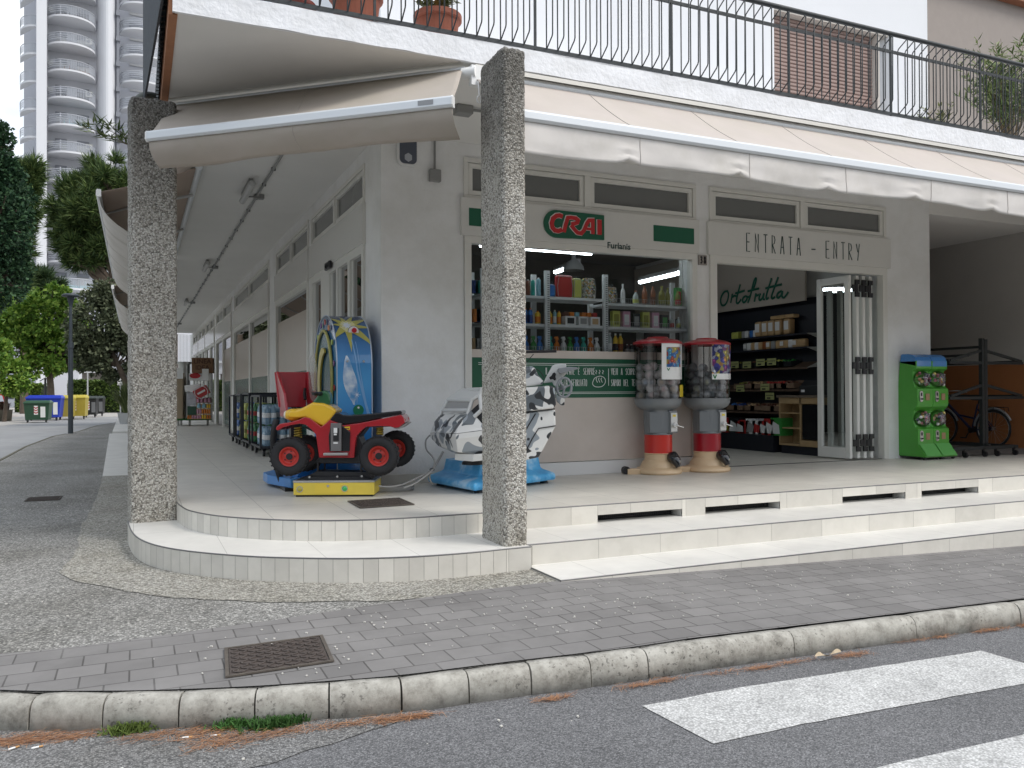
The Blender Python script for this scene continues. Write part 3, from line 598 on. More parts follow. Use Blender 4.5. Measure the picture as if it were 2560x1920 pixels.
# passage on the right
m = MB(); m.box((11.48, YF, 4.21), (14.5, YF+.35, 4.4)); m.box((11.48, YF+.35, 4.24), (14.5, 24, 4.4)); m.build('passage_ceiling', CEIL, B)
m = MB(); m.box((14.5, 6.0, 1.88), (14.8, 24, 4.4), 0); m.box((14.49, 6.0, .36), (14.8, 24, 1.88), 1); m.box((11.48, 23, .36), (14.5, 23.2, 4.4), 0); m.build('passage_wall', [pbr('grey_render', (.50, .48, .45), .9, var=.06, vs=1.3), pbr('orange_render', (.40, .155, .055), .85, var=.1, vs=1.5)], B)

# ---- transom window units: frame > pane
def transom(M, w, z0=3.72, z1=4.225, label=None):
    """M maps local (along, out, up); unit w wide with two panes"""
    m = MB(); m.T = M; a = .055
    m.box((0, -.02, z1-a), (w, .1, z1)); m.box((0, -.02, z0), (w, .1, z0+a)); m.box((0, -.02, z0+a), (a, .1, z1-a)); m.box((w-a, -.02, z0+a), (w, .1, z1-a)); c = w/2
    m.box((c-.045, -.02, z0+a), (c+.045, .1, z1-a))
    fr = m.build('transom_frame', FRAME, B, bevel=.004)
    for p0, p1 in ((a, c-.045), (c+.045, w-a)):
        m = MB(); m.T = M; b = .062
        for q in (((p0+.006, -.005, z0+a+.006), (p1-.006, .05, z0+a+b)), ((p0+.006, -.005, z1-a-b), (p1-.006, .05, z1-a-.006)), ((p0+.006, -.005, z0+a+b), (p0+b, .05, z1-a-b)), ((p1-b, -.005, z0+a+b), (p1-.006, .05, z1-a-b))): m.box(*q)
        sa = m.build('sash', FRAME, fr, bevel=.003)
        m = MB(); m.T = M; m.box((p0+b-.004, .028, z0+a+b-.004), (p1-b+.004, .032, z1-a-b+.004)); m.build('pane', pbr('transom_pane', (.15, .155, .15), .1, spec=.7), fr)
I4 = Matrix.Translation((0, YF, 0))
for x0, x1 in ((3.57, 6.955), (7.175, 10.52)): transom(Matrix.Translation((x0, YF, 0)), x1-x0)
# dark void behind the transom panes
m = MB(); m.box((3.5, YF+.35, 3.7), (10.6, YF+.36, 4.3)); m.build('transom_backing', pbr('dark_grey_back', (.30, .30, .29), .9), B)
# sign boards
for x0, x1 in ((3.525, 6.985), (7.135, 10.58)):
    m = MB(); m.box((x0, YF-.045, 3.285), (x1, YF+.06, 3.738)); sg = m.build('sign_board', PANELM, B, bevel=.004)
    if x0 < 4:
        f = lambda x, z, y=0: Vector((x, YF-.046-y, z))
        m = MB()
        for a, b in ((3.622, 4.27), (6.24, 6.892)): m = MB(); m.box((a, YF-.049, 3.402), (b, YF-.045, 3.615)); m.build('green_block', GREEN, sg)
        m = MB(); zc, r = 3.511, .173; P = [(5.475, zc-r+.02), (5.475, zc+r-.01)] + [(4.785+math.cos(a)*r, zc+math.sin(a)*r) for a in [PI/2+PI*i/14 for i in range(15)]]
        m.prism([f(x, z) for x, z in P], (0, -.02, 0)); m.build('logo_plate', GREEN, sg)
        q_ = lambda pts: [(4.612+(X-740)/518*.862, zc-r+.02+(1-(Y-513-.077*(X-740))/232)*.336) for X, Y in pts]
        strokes = [(q_([(893, 583), (868, 573), (840, 577), (812, 600), (800, 640), (806, 678), (826, 702), (856, 708), (888, 696)]), 1), (q_([(903, 716), (917, 655), (936, 592), (962, 590), (1008, 596), (1026, 612), (1018, 634), (985, 645), (966, 646)]), .9), (q_([(964, 655), (990, 690), (1020, 722), (1052, 727), (1076, 700), (1100, 640), (1120, 612), (1152, 612), (1153, 732)]), .9), (q_([(1098, 686), (1150, 690)]), .6), (q_([(1211, 606), (1211, 737)]), 1.15)]
        m = MB(); k = 0
        for P, wf in strokes: ribbon(m, [(x, z) for x, z in P], .054*wf+.016, f, .0225+.0006*k, 0); k += 1
        for P, wf in strokes: ribbon(m, [(x+.003, z-.004) for x, z in P], .054*wf, f, .030+.0006*k, 1); k += 1
        m.build('logo_letters', [WHITEL, REDL], sg)
        font_text('name_lettering', 'Furlanis', .112, lambda x, y, z: Vector((5.527+x*1.02, YF-.0465-z, 3.262+y)), INK, sg, .001, .0022)
    else:
        m = MB(); X_ = lambda u: PY(u, 605, YF).x
        x0_, x1_, x2_, x3_ = X_(1861), X_(1994), X_(2059), X_(2142); f = lambda x, z: Vector((x0_+x, YF-.047, 3.368+z)); letters(m, 'ENTRATA', f, .255, .0068, total=x1_-x0_, wf=.5, gap=.72)
        f2 = lambda x, z: Vector((x2_+x, YF-.047, 3.365+z)); letters(m, 'ENTRY', f2, .25, .0068, total=x3_-x2_, wf=.5, gap=.62); m.tube([(X_(2023), YF-.047, 3.475), (X_(2032), YF-.047, 3.478)], .0085); m.build('entry_lettering', INK, sg)
# ---- shop window with its laminate panel and green banner
m = MB()
m.box((3.575, YF-.03, 3.2), (6.955, YF+.09, 3.285)); m.box((3.575, YF-.03, .36), (3.66, YF+.09, 3.2)); m.box((6.872, YF-.03, .36), (6.955, YF+.09, 3.2)); fr = m.build('window_frame', FRAME, B, bevel=.004)
m = MB(); m.quad((3.66, YF+.024, 1.93), (6.872, YF+.024, 1.93), (6.872, YF+.024, 3.2), (3.66, YF+.024, 3.2)); m.build('pane', GLASS, fr)
m = MB(); m.box((3.66, YF-.004, .535), (6.872, YF+.08, 1.93)); PNL = m.build('front_panel', BEIGE, B)
m = MB(); m.box((3.66, YF-.022, .362), (6.872, YF-.004, .525)); m.build('base_board', pbr('white_base', (.72, .72, .71), .5), B)
m = MB(); m.box((3.662, YF-.008, 1.338), (6.870, YF-.0042, 1.832)); BN = m.build('banner', pbr('banner_green', (.012, .10, .05), .45, var=.08, vs=3), PNL)
m = MB()
for z in (1.765, 1.744, 1.405, 1.388): m.box((3.75, YF-.0105, z), (6.79, YF-.008, z+.0055))
f = lambda x0, z0: (lambda x, z: Vector((x0+x, YF-.0105, z0+z)))
X_ = lambda u: PY(u, 930, YF).x
letters(m, 'IL NOSTRO PANE È SEMPRE', f(X_(1486)-.70, 1.63), .085, .0036, total=.70, gap=.35); letters(m, 'APPENA SFORNATO', f(X_(1466)-.45, 1.485), .085, .0036, total=.45, gap=.35)
letters(m, 'VIENI A SCOPRIRE I', f(5.60, 1.63), .085, .0036, total=.47, gap=.35); letters(m, 'SAPORI DEL TERRITORIO', f(5.60, 1.485), .085, .0036, total=.54, gap=.35)
m.tube([(5.56, YF-.01, 1.49), (5.56, YF-.01, 1.71)], .004, n=6)
lf = smoothpath([(5.33, 0, 1.545), (5.36, 0, 1.59), (5.44, 0, 1.612), (5.50, 0, 1.585), (5.51, 0, 1.53), (5.46, 0, 1.48), (5.37, 0, 1.475), (5.325, 0, 1.505)], 5, True); m.tube([Vector((p.x, YF-.01, p.z)) for p in lf], .0045, n=6, closed=True)
for i in range(3):
    m.tube(smoothpath([(5.385+.036*i, YF-.01, 1.59), (5.375+.036*i, YF-.01, 1.57), (5.395+.036*i, YF-.01, 1.53)], 4), .004, n=6); m.tube(smoothpath([(5.37+.05*i, YF-.01, 1.69), (5.385+.05*i, YF-.01, 1.672), (5.368+.05*i, YF-.01, 1.655), (5.38+.05*i, YF-.01, 1.64)], 4), .004, n=6)
m.build('banner_lettering', WHITEL, BN)
# ---- entrance frame and folding door leaves
m = MB()
m.box((7.175, YF-.03, 3.18), (10.52, YF+.09, 3.285)); m.box((7.175, YF-.03, .366), (7.29, YF+.09, 3.18)); m.box((10.425, YF-.03, .366), (10.52, YF+.09, 3.18)); m.build('entrance_frame', FRAME, B, bevel=.004)
def leaf(x0, y0, x1, y1, wh):
    d = Vector((x1-x0, y1-y0, 0)); w = d.length; M = Matrix.Translation((x0, y0, .385)) @ RZ(math.atan2(d.y, d.x)); h = 2.77; t = .055; a = .085
    m = MB(); m.T = M; m.box((0, 0, 0), (a, t, h)); m.box((w-a, 0, 0), (w, t, h)); m.box((a, 0, 0), (w-a, t, .16)); m.box((a, 0, h-.11), (w-a, t, h)); L = m.build('door_leaf', pbr('door_cream', (.78, .78, .74), .35), B, bevel=.005)
    m = MB(); m.T = M; m.quad((a-.006, .027, .155), (w-a+.006, .027, .155), (w-a+.006, .027, h-.105), (a-.006, .027, h-.105)); m.build('pane', glassmat('door_glass', (.93, .98, .97), .8, .97) if 'door_glass' not in MATS else MATS['door_glass'], L)
    return L
for i, x in enumerate((9.86, 10.0, 10.13, 10.27)):
    L = leaf(x-.02 if i == 0 else x, 9.32, (9.80 if i == 0 else x+.01), 9.93, i)
    if i < 3:
        for z in (.62, 1.79, 2.96):
            m = MB(); m.box((x+.045, 9.292, z-.13), (x+.095, 9.318, z+.13)); m.box((x-.01, 9.296, z-.05), (x+.045, 9.316, z+.05)); m.box((x+.095, 9.296, z+.06), (x+.135, 9.316, z+.13)); m.box((x+.095, 9.296, z-.13), (x+.135, 9.316, z-.06)); m.build('hinge', BLACKP, L)
# ---- house number
t = thing('house_number', 'small grey stone plaque with the number 38 beside the shop window', 'house number', (7.05, YF, 3.14), world=True)
m = MB(); m.box((6.985, YF-.025, 3.135), (7.125, YF, 3.27)); m.build('plaque', pbr('plaque_stone', (.36, .33, .30), .7, var=.1, vs=40), t, bevel=.003)
m = MB(); letters(m, '38', lambda x, z: Vector((7.012+x, YF-.027, 3.157+z)), .092, .0085, total=.088, gap=.75); m.build('number', BLACKP, t)

# ---------------------------------------------------------------- arcade shop fronts along the side wall (x = XA)
yx = lambda u: PX(u, 950, XA).y
AW = Matrix(((0, 1, 0, XA), (1, 0, 0, 0), (0, 0, 1, 0), (0, 0, 0, 1)))     # local (along, out, up) -> (x = XA+out, y = along); out<0 faces the arcade
bays = [(10.0, 13.38), (13.62, yx(692)), (yx(674), yx(587)), (yx(580), 30.6), (31.3, 35.2), (35.6, 39.2), (39.6, 43.2)]
m = MB(); prev = YF+.3
for a, b in bays: m.box((XA, prev, .36), (XA+.3, a, 4.4)); m.box((XA, a, 4.225), (XA+.3, b, 4.4)); m.box((XA+.06, a, 3.3), (XA+.2, b, 3.72)); prev = b
m.box((XA, prev, .36), (XA+.3, 46, 4.4)); m.build('arcade_wall', WHITE, B)
BEIGEF = pbr('window_film', (.50, .42, .36), .35, spec=.6, var=.03); DGF = pbr('green_film', (.035, .09, .075), .25, spec=.7); PM2 = pbr('glossy_panel', (.70, .69, .65), .18, spec=.6)
for i, (a, b) in enumerate(bays):
    w = b-a; T0 = AW @ Matrix.Translation((a, 0, 0)); n = 2
    transom(T0, w)
    m = MB(); m.T = T0; m.box((-.03, -.045, 3.24), (w+.03, .06, 3.738)); m.build('sign_board', PM2, B)
    m = MB(); m.T = T0; m.box((0, -.03, .36), (.09, .09, 3.24)); m.box((w-.09, -.03, .36), (w, .09, 3.24)); m.box((.09, -.03, 3.13), (w-.09, .09, 3.24))
    segs = []
    if i == 0: cutp = [.09, .62, .80, 1.55, 1.66, 2.30, 2.52, w-.09]; segs = [(w-.70, w-.09, 'g'), (w-1.42, w-.82, 'g'), (w-1.95, w-1.50, 'g'), (w-3.2, w-2.55, 'g')]; bars = [(w-.82, w-.70), (w-1.50, w-1.42), (w-2.55, w-1.95), (.09, w-3.2)]
    elif i == 1: segs = [(.09, w-.09, 'f')]; bars = []
    elif i == 2: c = w*.47; segs = [(.09, c-.12, 'f'), (c+.12, w-.09, 'f')]; bars = [(c-.12, c+.12)]
    else: c = w*.5; segs = [(.09, c-.15, 'f' if i == 3 else 'g'), (c+.15, w-.09, 'g')]; bars = [(c-.15, c+.15)]
    # bay-local "along" grows away from the camera; mirror the first bay so its glass door sits nearest the corner
    if i == 0: segs = [(w-q, w-p, k) for p, q, k in segs]; bars = [(w-q, w-p) for p, q in bars]
    for p, q in bars: m.box((p, -.03, .36), (q, .09, 3.13))
    fr = m.build('shopfront_frame', FRAME, B)
    for p, q, k in segs:
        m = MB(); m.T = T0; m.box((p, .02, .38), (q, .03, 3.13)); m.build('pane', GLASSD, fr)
        if k == 'f':
            m = MB(); m.T = T0; m.box((p, .012, 1.79), (q, .018, 2.80), 0); m.box((p, .012, .45), (q, .018, 1.79), 1); m.build('window_film', [BEIGEF, DGF], fr)
        else:
            m = MB(); m.T = T0; m.box((p, .0, .38), (p+.05, .05, 3.13)); m.box((q-.05, .0, .38), (q, .05, 3.13)); m.build('door_stile', FRAME, fr)
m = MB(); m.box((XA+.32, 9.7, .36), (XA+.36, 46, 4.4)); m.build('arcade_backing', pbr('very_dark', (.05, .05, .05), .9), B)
t = thing('door_sensor', 'small black motion sensor above the glass door in the arcade', 'sensor', (XA, 11.6, 3.2), world=True)
p = PX(832, 664, XA); m = MB(); m.box((XA-.09, p.y-.17, p.z-.06), (XA-.045, p.y+.17, p.z+.05)); m.build('housing', BLACKP, t, bevel=.02, seg=3); m = MB(); m.ball((XA-.09, p.y, p.z-.02), .03); m.build('lens', GLASSD, t)
# grey conduit and tube lights on the arcade ceiling
t = thing('ceiling_conduit', 'long grey cable conduit clipped to the arcade ceiling', 'conduit', (1.66, 12, 4.38), world=True)
m = MB(); m.cyl((1.655, 8.2, 4.375), (1.67, 43, 4.375), .018, n=8); m.build('pipe', PVC, t); m = MB()
for k in range(38): m.box((1.635, 8.6+.9*k, 4.36), (1.69, 8.625+.9*k, 4.40))
m.build('clip', pbr('dark_clip', (.14, .14, .14), .6), t)
TUBEM = pbr('tube_diffuser', (.48, .48, .46), .3)
for k, (y, lab) in enumerate(((12.45, 'nearest plastic tube light on the arcade ceiling, next to the awning'), (20.1, 'second tube light along the arcade ceiling, half way down'), (28.4, 'third tube light on the arcade ceiling, over the bottle trolleys'), (37.3, 'farthest tube light at the end of the arcade ceiling'))):
    t = thing('tube_light', lab, 'ceiling light', (1.46, y, 4.4), 0, 'tube lights on the arcade ceiling')
    m = MB(); m.tube([(0, -.58, -.1), (0, .58, -.1)], .05, n=10, sq=(1, 1, .8)); m.ball((0, -.58, -.1), .045); m.ball((0, .58, -.1), .045); m.build('diffuser', TUBEM, t)
    m = MB(); m.box((-.03, -.45, -.06), (.03, .45, 0)); m.build('housing', PVC, t); m = MB(); m.tube(smoothpath([(0, .4, -.03), (.02, .52, -.03), (.08, .55, -.03), (.2, .5, -.03)], 4), .012); m.box((.16, .44, -.06), (.3, .56, 0)); m.build('junction', PVC, t)
# insect lamp, junction boxes on the corner pier
t = thing('wall_lamp', 'white framed oval wall unit with dark face and hexagon emblem', 'wall lamp', (2.87, YF, 4.05), world=True)
def rrect(cx, cz, w, h, r, y, n=6): return [Vector((cx+sx*(w/2-r)+math.cos(a)*r, y, cz+sz*(h/2-r)+math.sin(a)*r)) for sx, sz, a0 in ((1, 1, 0), (-1, 1, PI/2), (-1, -1, PI), (1, -1, 1.5*PI)) for a in [a0+PI/2*i/n for i in range(n+1)]]
m = MB(); m.prism(rrect(2.865, 4.215, .25, .36, .07, YF-.05), (0, .05, 0)); m.build('housing', pbr('lamp_white', (.75, .75, .73), .4), t, bevel=.01)
m = MB(); m.prism(rrect(2.87, 4.215, .205, .315, .055, YF-.056), (0, .01, 0)); m.build('face', pbr('face_slate', (.09, .10, .13), .35), t)
m = MB(); m.prism([Vector((2.87+.05*math.cos(a), YF-.059, 4.13+.052*math.sin(a))) for a in [PI/6+PI/3*i for i in range(6)]], (0, .002, 0)); m.prism([Vector((2.87+.03*math.cos(a), YF-.059, 4.345+.02*math.sin(a))) for a in [PI/6+PI/3*i for i in range(6)]], (0, .002, 0)); m.build('emblem', pbr('emblem_grey', (.45, .47, .50), .5), t)
t = thing('junction_box', 'grey plastic junction box on the white corner pier under a conduit', 'junction box', (3.2, YF, 3.9), world=True)
m = MB(); m.box((3.13, YF-.07, 3.885), (3.27, YF, 4.03)); m.build('box', PVC, t, bevel=.012)
m = MB(); m.cyl((3.2, YF-.03, 4.03), (3.2, YF-.03, 4.4), .014, n=8); m.build('conduit', PVC, t)
t = thing('junction_box', 'grey box under the slab between diagonal awning and front pillar', 'junction box', (3.1, 7.9, 4.3), world=True)
p = PZ(1158, 280, 4.34); m = MB(); m.box((p.x-.09, p.y-.07, 4.31), (p.x+.09, p.y+.07, 4.4)); m.build('box', PVC, t, bevel=.01); m = MB(); m.cyl((p.x-.25, p.y, 4.37), (p.x+1.2, p.y-.05, 4.37), .015, n=8); m.build('conduit', PVC, t)
# building far end of the arcade, seen through it
# ================================================================ pebbled pillars
def pillar(cx, cy, wx, wy, rz, z0, z1, label, cat='pillar', rr=.035):
    M = Matrix.Translation((cx, cy, z0)) @ RZ(rz); m = MB(); m.T = M; H = z1-z0; loop = []
    for sx, sy, a0 in ((1, 1, 0), (-1, 1, PI/2), (-1, -1, PI), (1, -1, 1.5*PI)):
        loop += [(sx*(wx/2-rr)+math.cos(a0+PI/2*i/3)*rr, sy*(wy/2-rr)+math.sin(a0+PI/2*i/3)*rr) for i in range(4)]
    pts = []
    for i, (x, y) in enumerate(loop):
        nx, ny = loop[(i+1) % len(loop)]; k = max(1, int(math.hypot(nx-x, ny-y)/.02)); pts += [(x+(nx-x)*j/k, y+(ny-y)*j/k) for j in range(k)]
    n = int(H/.022); loops = []
    for j in range(n+7):
        if j <= n: z = H*.985*j/n-0; s = 1
        else: t = (j-n)/6; z = H*.985+.05*math.sin(t*PI/2); s = max(.05, math.cos(t*PI/2)) if j < n+6 else .03
        L = []
        for x, y in pts:
            e = .006*noise.noise((x*70+cx, y*70, z*70))+.004*noise.noise((x*25, y*25+cy, z*25)); r = math.hypot(x, y)
            ex = max(0, r-.0); k = 1+e/r
            if s < 1: ix = max(abs(x)-.05*(1-s), 0)*(1 if x > 0 else -1) if s > .2 else x*s; iy_ = max(abs(y)-.05*(1-s), 0)*(1 if y > 0 else -1) if s > .2 else y*s; L.append((ix*k, iy_*k, z+e*2))
            else: L.append((x*k, y*k, z))
        loops.append(L)
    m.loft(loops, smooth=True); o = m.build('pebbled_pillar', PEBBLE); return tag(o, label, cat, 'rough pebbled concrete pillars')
_a, _b = PZ(327, 1309, .187), PZ(444, 1300, .187); dL = _b-_a; aL = math.atan2(dL.y, dL.x); cL = (_a+_b)/2+Vector((-math.sin(aL), math.cos(aL), 0))*.15
pillar(cL.x, cL.y, dL.length, .3, aL, .187, 4.27, 'wide rough pebbled concrete pillar at the rounded corner of the steps')
pillar(2.665+.095, 6.03+.245, .205, .49, 0, .185, 4.19, 'slim rough pebbled concrete pillar in front of the grey camouflage ride')

# ================================================================ balcony railing
YR = 7.05
zr0, zr1, zr2 = 4.665, 5.40, 5.615
t = thing('balcony_railing', 'dark iron balcony railing with bent rods above the shop', 'railing', (6, YR, 4.6), world=True)
m = MB(); m.cyl((.3, YR, zr2), (16, YR, zr2), .027, n=12); m.build('top_rail', DARKMET, t)
m = MB(); m.box((.3, YR-.014, zr1-.014), (16, YR+.014, zr1+.014)); m.build('mid_rail', DARKMET, t)
m = MB(); m.box((.3, YR-.014, zr0-.016), (16, YR+.014, zr0+.016)); m.build('bottom_rail', DARKMET, t)
xp0, xp1 = PY(1338, 120, YR).x, PY(1679, 180, YR).x; dp = xp1-xp0
def rod(x): m = MB(); m.tube([(x, YR, zr0+.01), (x, YR, zr1+.02), (x, YR-.01, zr1+.045), (x, YR-.125, zr1+.115), (x, YR-.137, zr1+.10), (x, YR-.13, zr0+.11), (x, YR-.12, zr0+.09), (x, YR-.005, zr0+.01)], .0068, n=5); return m
posts = [xp0+dp*k for k in range(-2, 11)]; bal = []
for x in posts:
    if .3 < x < 16: m = MB(); m.box((x-.01, YR-.012, 4.59), (x+.01, YR+.012, zr2)); m.build('post', DARKMET, t)
    for j in range(1, 12+1):
        xx = x+dp*j/13
        if .3 < xx < 15.8: bal.append(xx)
bal.sort(); mr_ = MB()
for i, x in enumerate(bal):
    if i < 98: rod(x).build('rod', DARKMET, t)
    else: q = rod(x); mr_.add(q.v, q.f, smooth=True)
if mr_.v: mr_.build('far_rods', DARKMET, t)['kind'] = 'stuff'
# west side: slatted screen and hooks
t = thing('balcony_screen', 'dark grey slatted screen with hooks on the west edge of the balcony', 'screen', (.1, 9, 4.4), world=True)
m = MB()
for k in range(60): y0, y1 = 7.0+.0458*k, 7.0+.0458*k+.04; xa_, xb_ = .205-.0418*(y0-7), .205-.0418*(y1-7); m.prism([(xa_, y0, 4.52), (xb_, y1, 4.52), (xb_-.02, y1, 4.52), (xa_-.02, y0, 4.52)], (0, 0, 1.22))
m.build('slats', pbr('grey_reed', (.06, .068, .078), .8, var=.25, vs=14), t)
m = MB()
for k in range(46): y = 7.02+.11*k; m.tube([(.232, y, 5.3), (.232, y, 4.62), (.222, y, 4.55), (.19, y, 4.55)], .007, n=5)
m.cyl((.232, 7.0, 4.66), (.232, 12.1, 4.66), .014, n=6); m.build('rods', DARKMET, t)
m = MB(); m.box((.243, 7.02, 4.6), (.250, 12, 5.4)); m.build('green_net', pbr('green_net', (.01, .10, .08), .8), t)
t = thing('drain_pipe', 'bent grey drain pipe rising behind the top of the corner pillar', 'pipe', (.05, 9.7, 4.2), world=True)
m = MB(); m.tube(smoothpath([(.0, 9.75, 3.9), (.0, 9.75, 4.45), (.03, 9.75, 4.57), (.1, 9.75, 4.62), (.2, 9.75, 4.62)], 6), .045, n=12); m.build('pipe', pbr('olive_pipe', (.14, .15, .13), .5), t)

# ================================================================ awnings
FAB = pbr('awning_cloth', (.53, .475, .43), .85, var=.05, vs=3, bump=.1, bs=30, dirt=(.50, .46, .38), ds=1.2, da=.5)
FABV = pbr('awning_valance', (.72, .685, .645), .85, var=.05, vs=3, dirt=(.48, .45, .38), ds=2.2, da=.5)
FAB_SHADED = pbr('awning_cloth_shaded', (.44, .39, .34), .85, var=.05, vs=3, bump=.1, bs=30, dirt=(.38, .35, .27), ds=1.2, da=.5)  # awning cloth darkened, the shade under the soffit painted into its colour
FABB = pbr('awning_brown', (.42, .33, .27), .85, var=.05, vs=2)
def awning(label, A, Bv, Ca, Cb, vh, name='awning', fab=FAB, val=FABV, curl=0, puck=(), arms=2, group='cream awnings round the shop', sag=.03, wave=.012, rollerr=.045, strip=1):
    A, Bv, Ca, Cb = map(Vector, (A, Bv, Ca, Cb)); t = thing(name, label, 'awning', (A+Bv)/2, group=group, world=True); L = (Cb-Ca).length; dr = (Cb-Ca).normalized(); out = ((Ca-A)-(Ca-A).project(dr)); out.z = 0; out.normalize()
    m = MB(); nu = 60
    def fb(u, v):
        p = A.lerp(Bv, u).lerp(Ca.lerp(Cb, u), v); p.z += -sag*math.sin(PI*v)-.012*math.sin(PI*v)*math.sin(u*L*2.9)**2; return p
    m.grid(fb, nu, 10); m.build('fabric', fab, t, solid=.004)
    m = MB()
    def vl(u, v):
        p = Ca.lerp(Cb, u)+Vector((0, 0, -.05)); s = u*L; h = vh*(1+.06*math.sin(s*2.1+1)); e = out*(wave*math.sin(s*5.3+v*2)*v+curl*v*v+.022*noise.noise((s*2.6, v*1.5, 3))*v+.009*noise.noise((s*9+v*4, v*3, 9))*v)
        z = -h*v; zz = 0
        for q in puck:
            d = abs(u-q)*L
            if d < .16: k = (1-d/.16)**2; e = e+out*(.02*k*math.sin(v*16)*v); zz += .035*k*v*v
        return p+e+Vector((0, 0, z+zz))
    m.grid(vl, 220, 9); m.build('valance', val, t, solid=.003)
    m = MB(); ns = max(2, int(L/1.2))
    for k in range(1, ns):
        u = k/ns; m.tube([fb(u, v/10)+Vector((0, 0, .003))+out*.003 for v in range(11)], .0028, n=4); m.tube([vl(u, v/9)+out*.004 for v in range(10)], .0028, n=4)
    m.build('seams', pbr('seam_shade', (.50, .46, .42), .9), t)
    m = MB(); prof = [(-.02, .03), (.02, .034), (.034, .018), (.036, -.04), (.018, -.058), (-.02, -.055)]
    m.loft([[p+out*a+Vector((0, 0, b)) for a, b in prof] for p in (Ca, Cb)]); m.build('front_bar', ALUW, t, bevel=.003)
    m = MB(); m.loft([[p+out*a*1.06+Vector((0, 0, b*1.04)) for a, b in prof] for p in (Ca-dr*.014, Ca)]); m.loft([[p+out*a*1.06+Vector((0, 0, b*1.04)) for a, b in prof] for p in (Cb, Cb+dr*.014)]); m.build('end_caps', WHITEL, t)
    m = MB(); m.cyl(A-dr*.02, Bv+dr*.02, rollerr, n=14); m.box((0, 0, 0), (0, 0, 0)) if False else None; m.build('roller', ALUW, t)
    m = MB(); top = Vector((0, 0, .06)); m.loft([[p-out*.07*strip+top*.9, p+out*.075*strip+top*.9, p+out*.085*strip+top*(.4 if strip == 1 else .8), p+out*.08*strip+top*1.1, p-out*.07*strip+top*1.1] for p in (A, Bv)]); m.build('cover_strip', pbr('strip_cream', (.62, .60, .55), .5), t)
    for k in range(arms):
        u = (k+.5)/arms if arms > 1 else .5; a = A.lerp(Bv, u)-Vector((0, 0, .07)); c = Ca.lerp(Cb, u)-Vector((0, 0, .0)); e = a.lerp(c, .5)+dr*(.35 if k % 2 else -.35)-Vector((0, 0, .06))
        m = MB(); m.tube([a, e], .022, n=8); m.tube([e, c-out*.03], .018, n=8); m.ball(e, .032); m.build('folding_arm', pbr('arm_white', (.55, .55, .54), .4), t)
    return t
dA = awning('short diagonal cream awning between the two pebbled pillars, with silver front bar', (.31, 9.12, 4.345), (2.70, 7.03, 4.345), (.107, 8.05, 3.71), (2.29, 6.19, 3.73), .20, curl=-.16, arms=2, sag=.02, wave=.02, rollerr=.02, strip=.45, fab=FAB_SHADED, val=FAB_SHADED)
m = MB(); m.cyl((2.70, 7.03, 4.30), (2.80, 6.94, 4.30), .05, .055, n=14); m.box((2.75, 6.93, 4.18), (2.86, 7.0, 4.36)); m.tube(smoothpath([(2.80, 6.9, 4.2), (2.80, 6.88, 4.12), (2.80, 6.88, 4.06)], 4), .008, n=6); m.tube([Vector((2.80+.02*math.cos(a), 6.88, 4.03+.035*math.sin(a))) for a in [2*PI*i/10 for i in range(10)]], .007, n=5, closed=True); m.build('crank_gear', WHITEL, dA)
m = MB(); _p = Vector((2.29, 6.19, 3.73))-Vector((.76, -.65, 0))*.28; _o = Vector((-.65, -.76, 0)); m.quad(_p+_o*.0375+Vector((0, 0, .012)), _p+_o*.0375+Vector((.10, -.086, .012)), _p+_o*.038+Vector((.10, -.086, -.028)), _p+_o*.038+Vector((0, 0, -.028))); m.build('maker_label', pbr('grey_label', (.30, .31, .32), .5), dA)
pk = [(PY(u, v, 6.12).x-2.80)/(13.2) for u, v in ((1572, 400), (1848, 440), (2070, 470), (2285, 500), (2480, 530))]
awning('long straight cream awning over the shop window and entrance', (2.80, 7.04, 4.315), (16, 7.04, 4.315), (2.80, 6.12, 3.68), (16, 6.12, 3.66), .255, puck=pk, arms=5, sag=.025, wave=.012)
awning('near brown beige awning hanging out on the west side of the arcade', (.74, 11.35, 4.32), (.74, 19.4, 4.32), (-.41, 11.4, 3.90), (-.41, 19.4, 3.90), .42, fab=FABB, curl=-.38, arms=3, wave=.03)
awning('farther brown beige awning beyond the first on the arcade side', (.74, 20.0, 4.32), (.74, 29.5, 4.32), (-.45, 20.0, 3.75), (-.45, 29.5, 3.75), .40, fab=FABB, curl=-.3, arms=3, wave=.04)

# ================================================================ plants and pots up on the balcony
TERRA = pbr('terracotta', (.33, .105, .06), .7, var=.1, vs=10)
TWIG = pbr('twig', (.16, .12, .07), .9)
def leafmat(name, a, b, c): 
    m, t, bs = nodes(name); L = t.links.new; g = N(t, 'ShaderNodeNewGeometry'); tcn = N(t, 'ShaderNodeTexCoord')
    v = N(t, 'ShaderNodeTexNoise', i_Scale=2.3, i_Detail=6, i_Roughness=.75); L(tcn.outputs['Object'], v.inputs['Vector']); ad = N(t, 'ShaderNodeMath', operation='MULTIPLY_ADD'); ad.inputs[1].default_value = .45; L(g.outputs['Random Per Island'], ad.inputs[0])
    sb = N(t, 'ShaderNodeMath', operation='MULTIPLY'); sb.inputs[1].default_value = .75; L(v.outputs['Fac'], sb.inputs[0]); L(sb.outputs[0], ad.inputs[2])
    r = ramp(t, [(.25, a), (.55, b), (.85, c)]); L(ad.outputs[0], r.inputs[0]); L(r.outputs[0], bs.inputs['Base Color']); bs.inputs['Roughness'].default_value = .6; bs.inputs['Specular IOR Level'].default_value = .3
    return m
LEAF_O = leafmat('oleander_leaf', (.05, .085, .03), (.10, .16, .05), (.28, .33, .13))
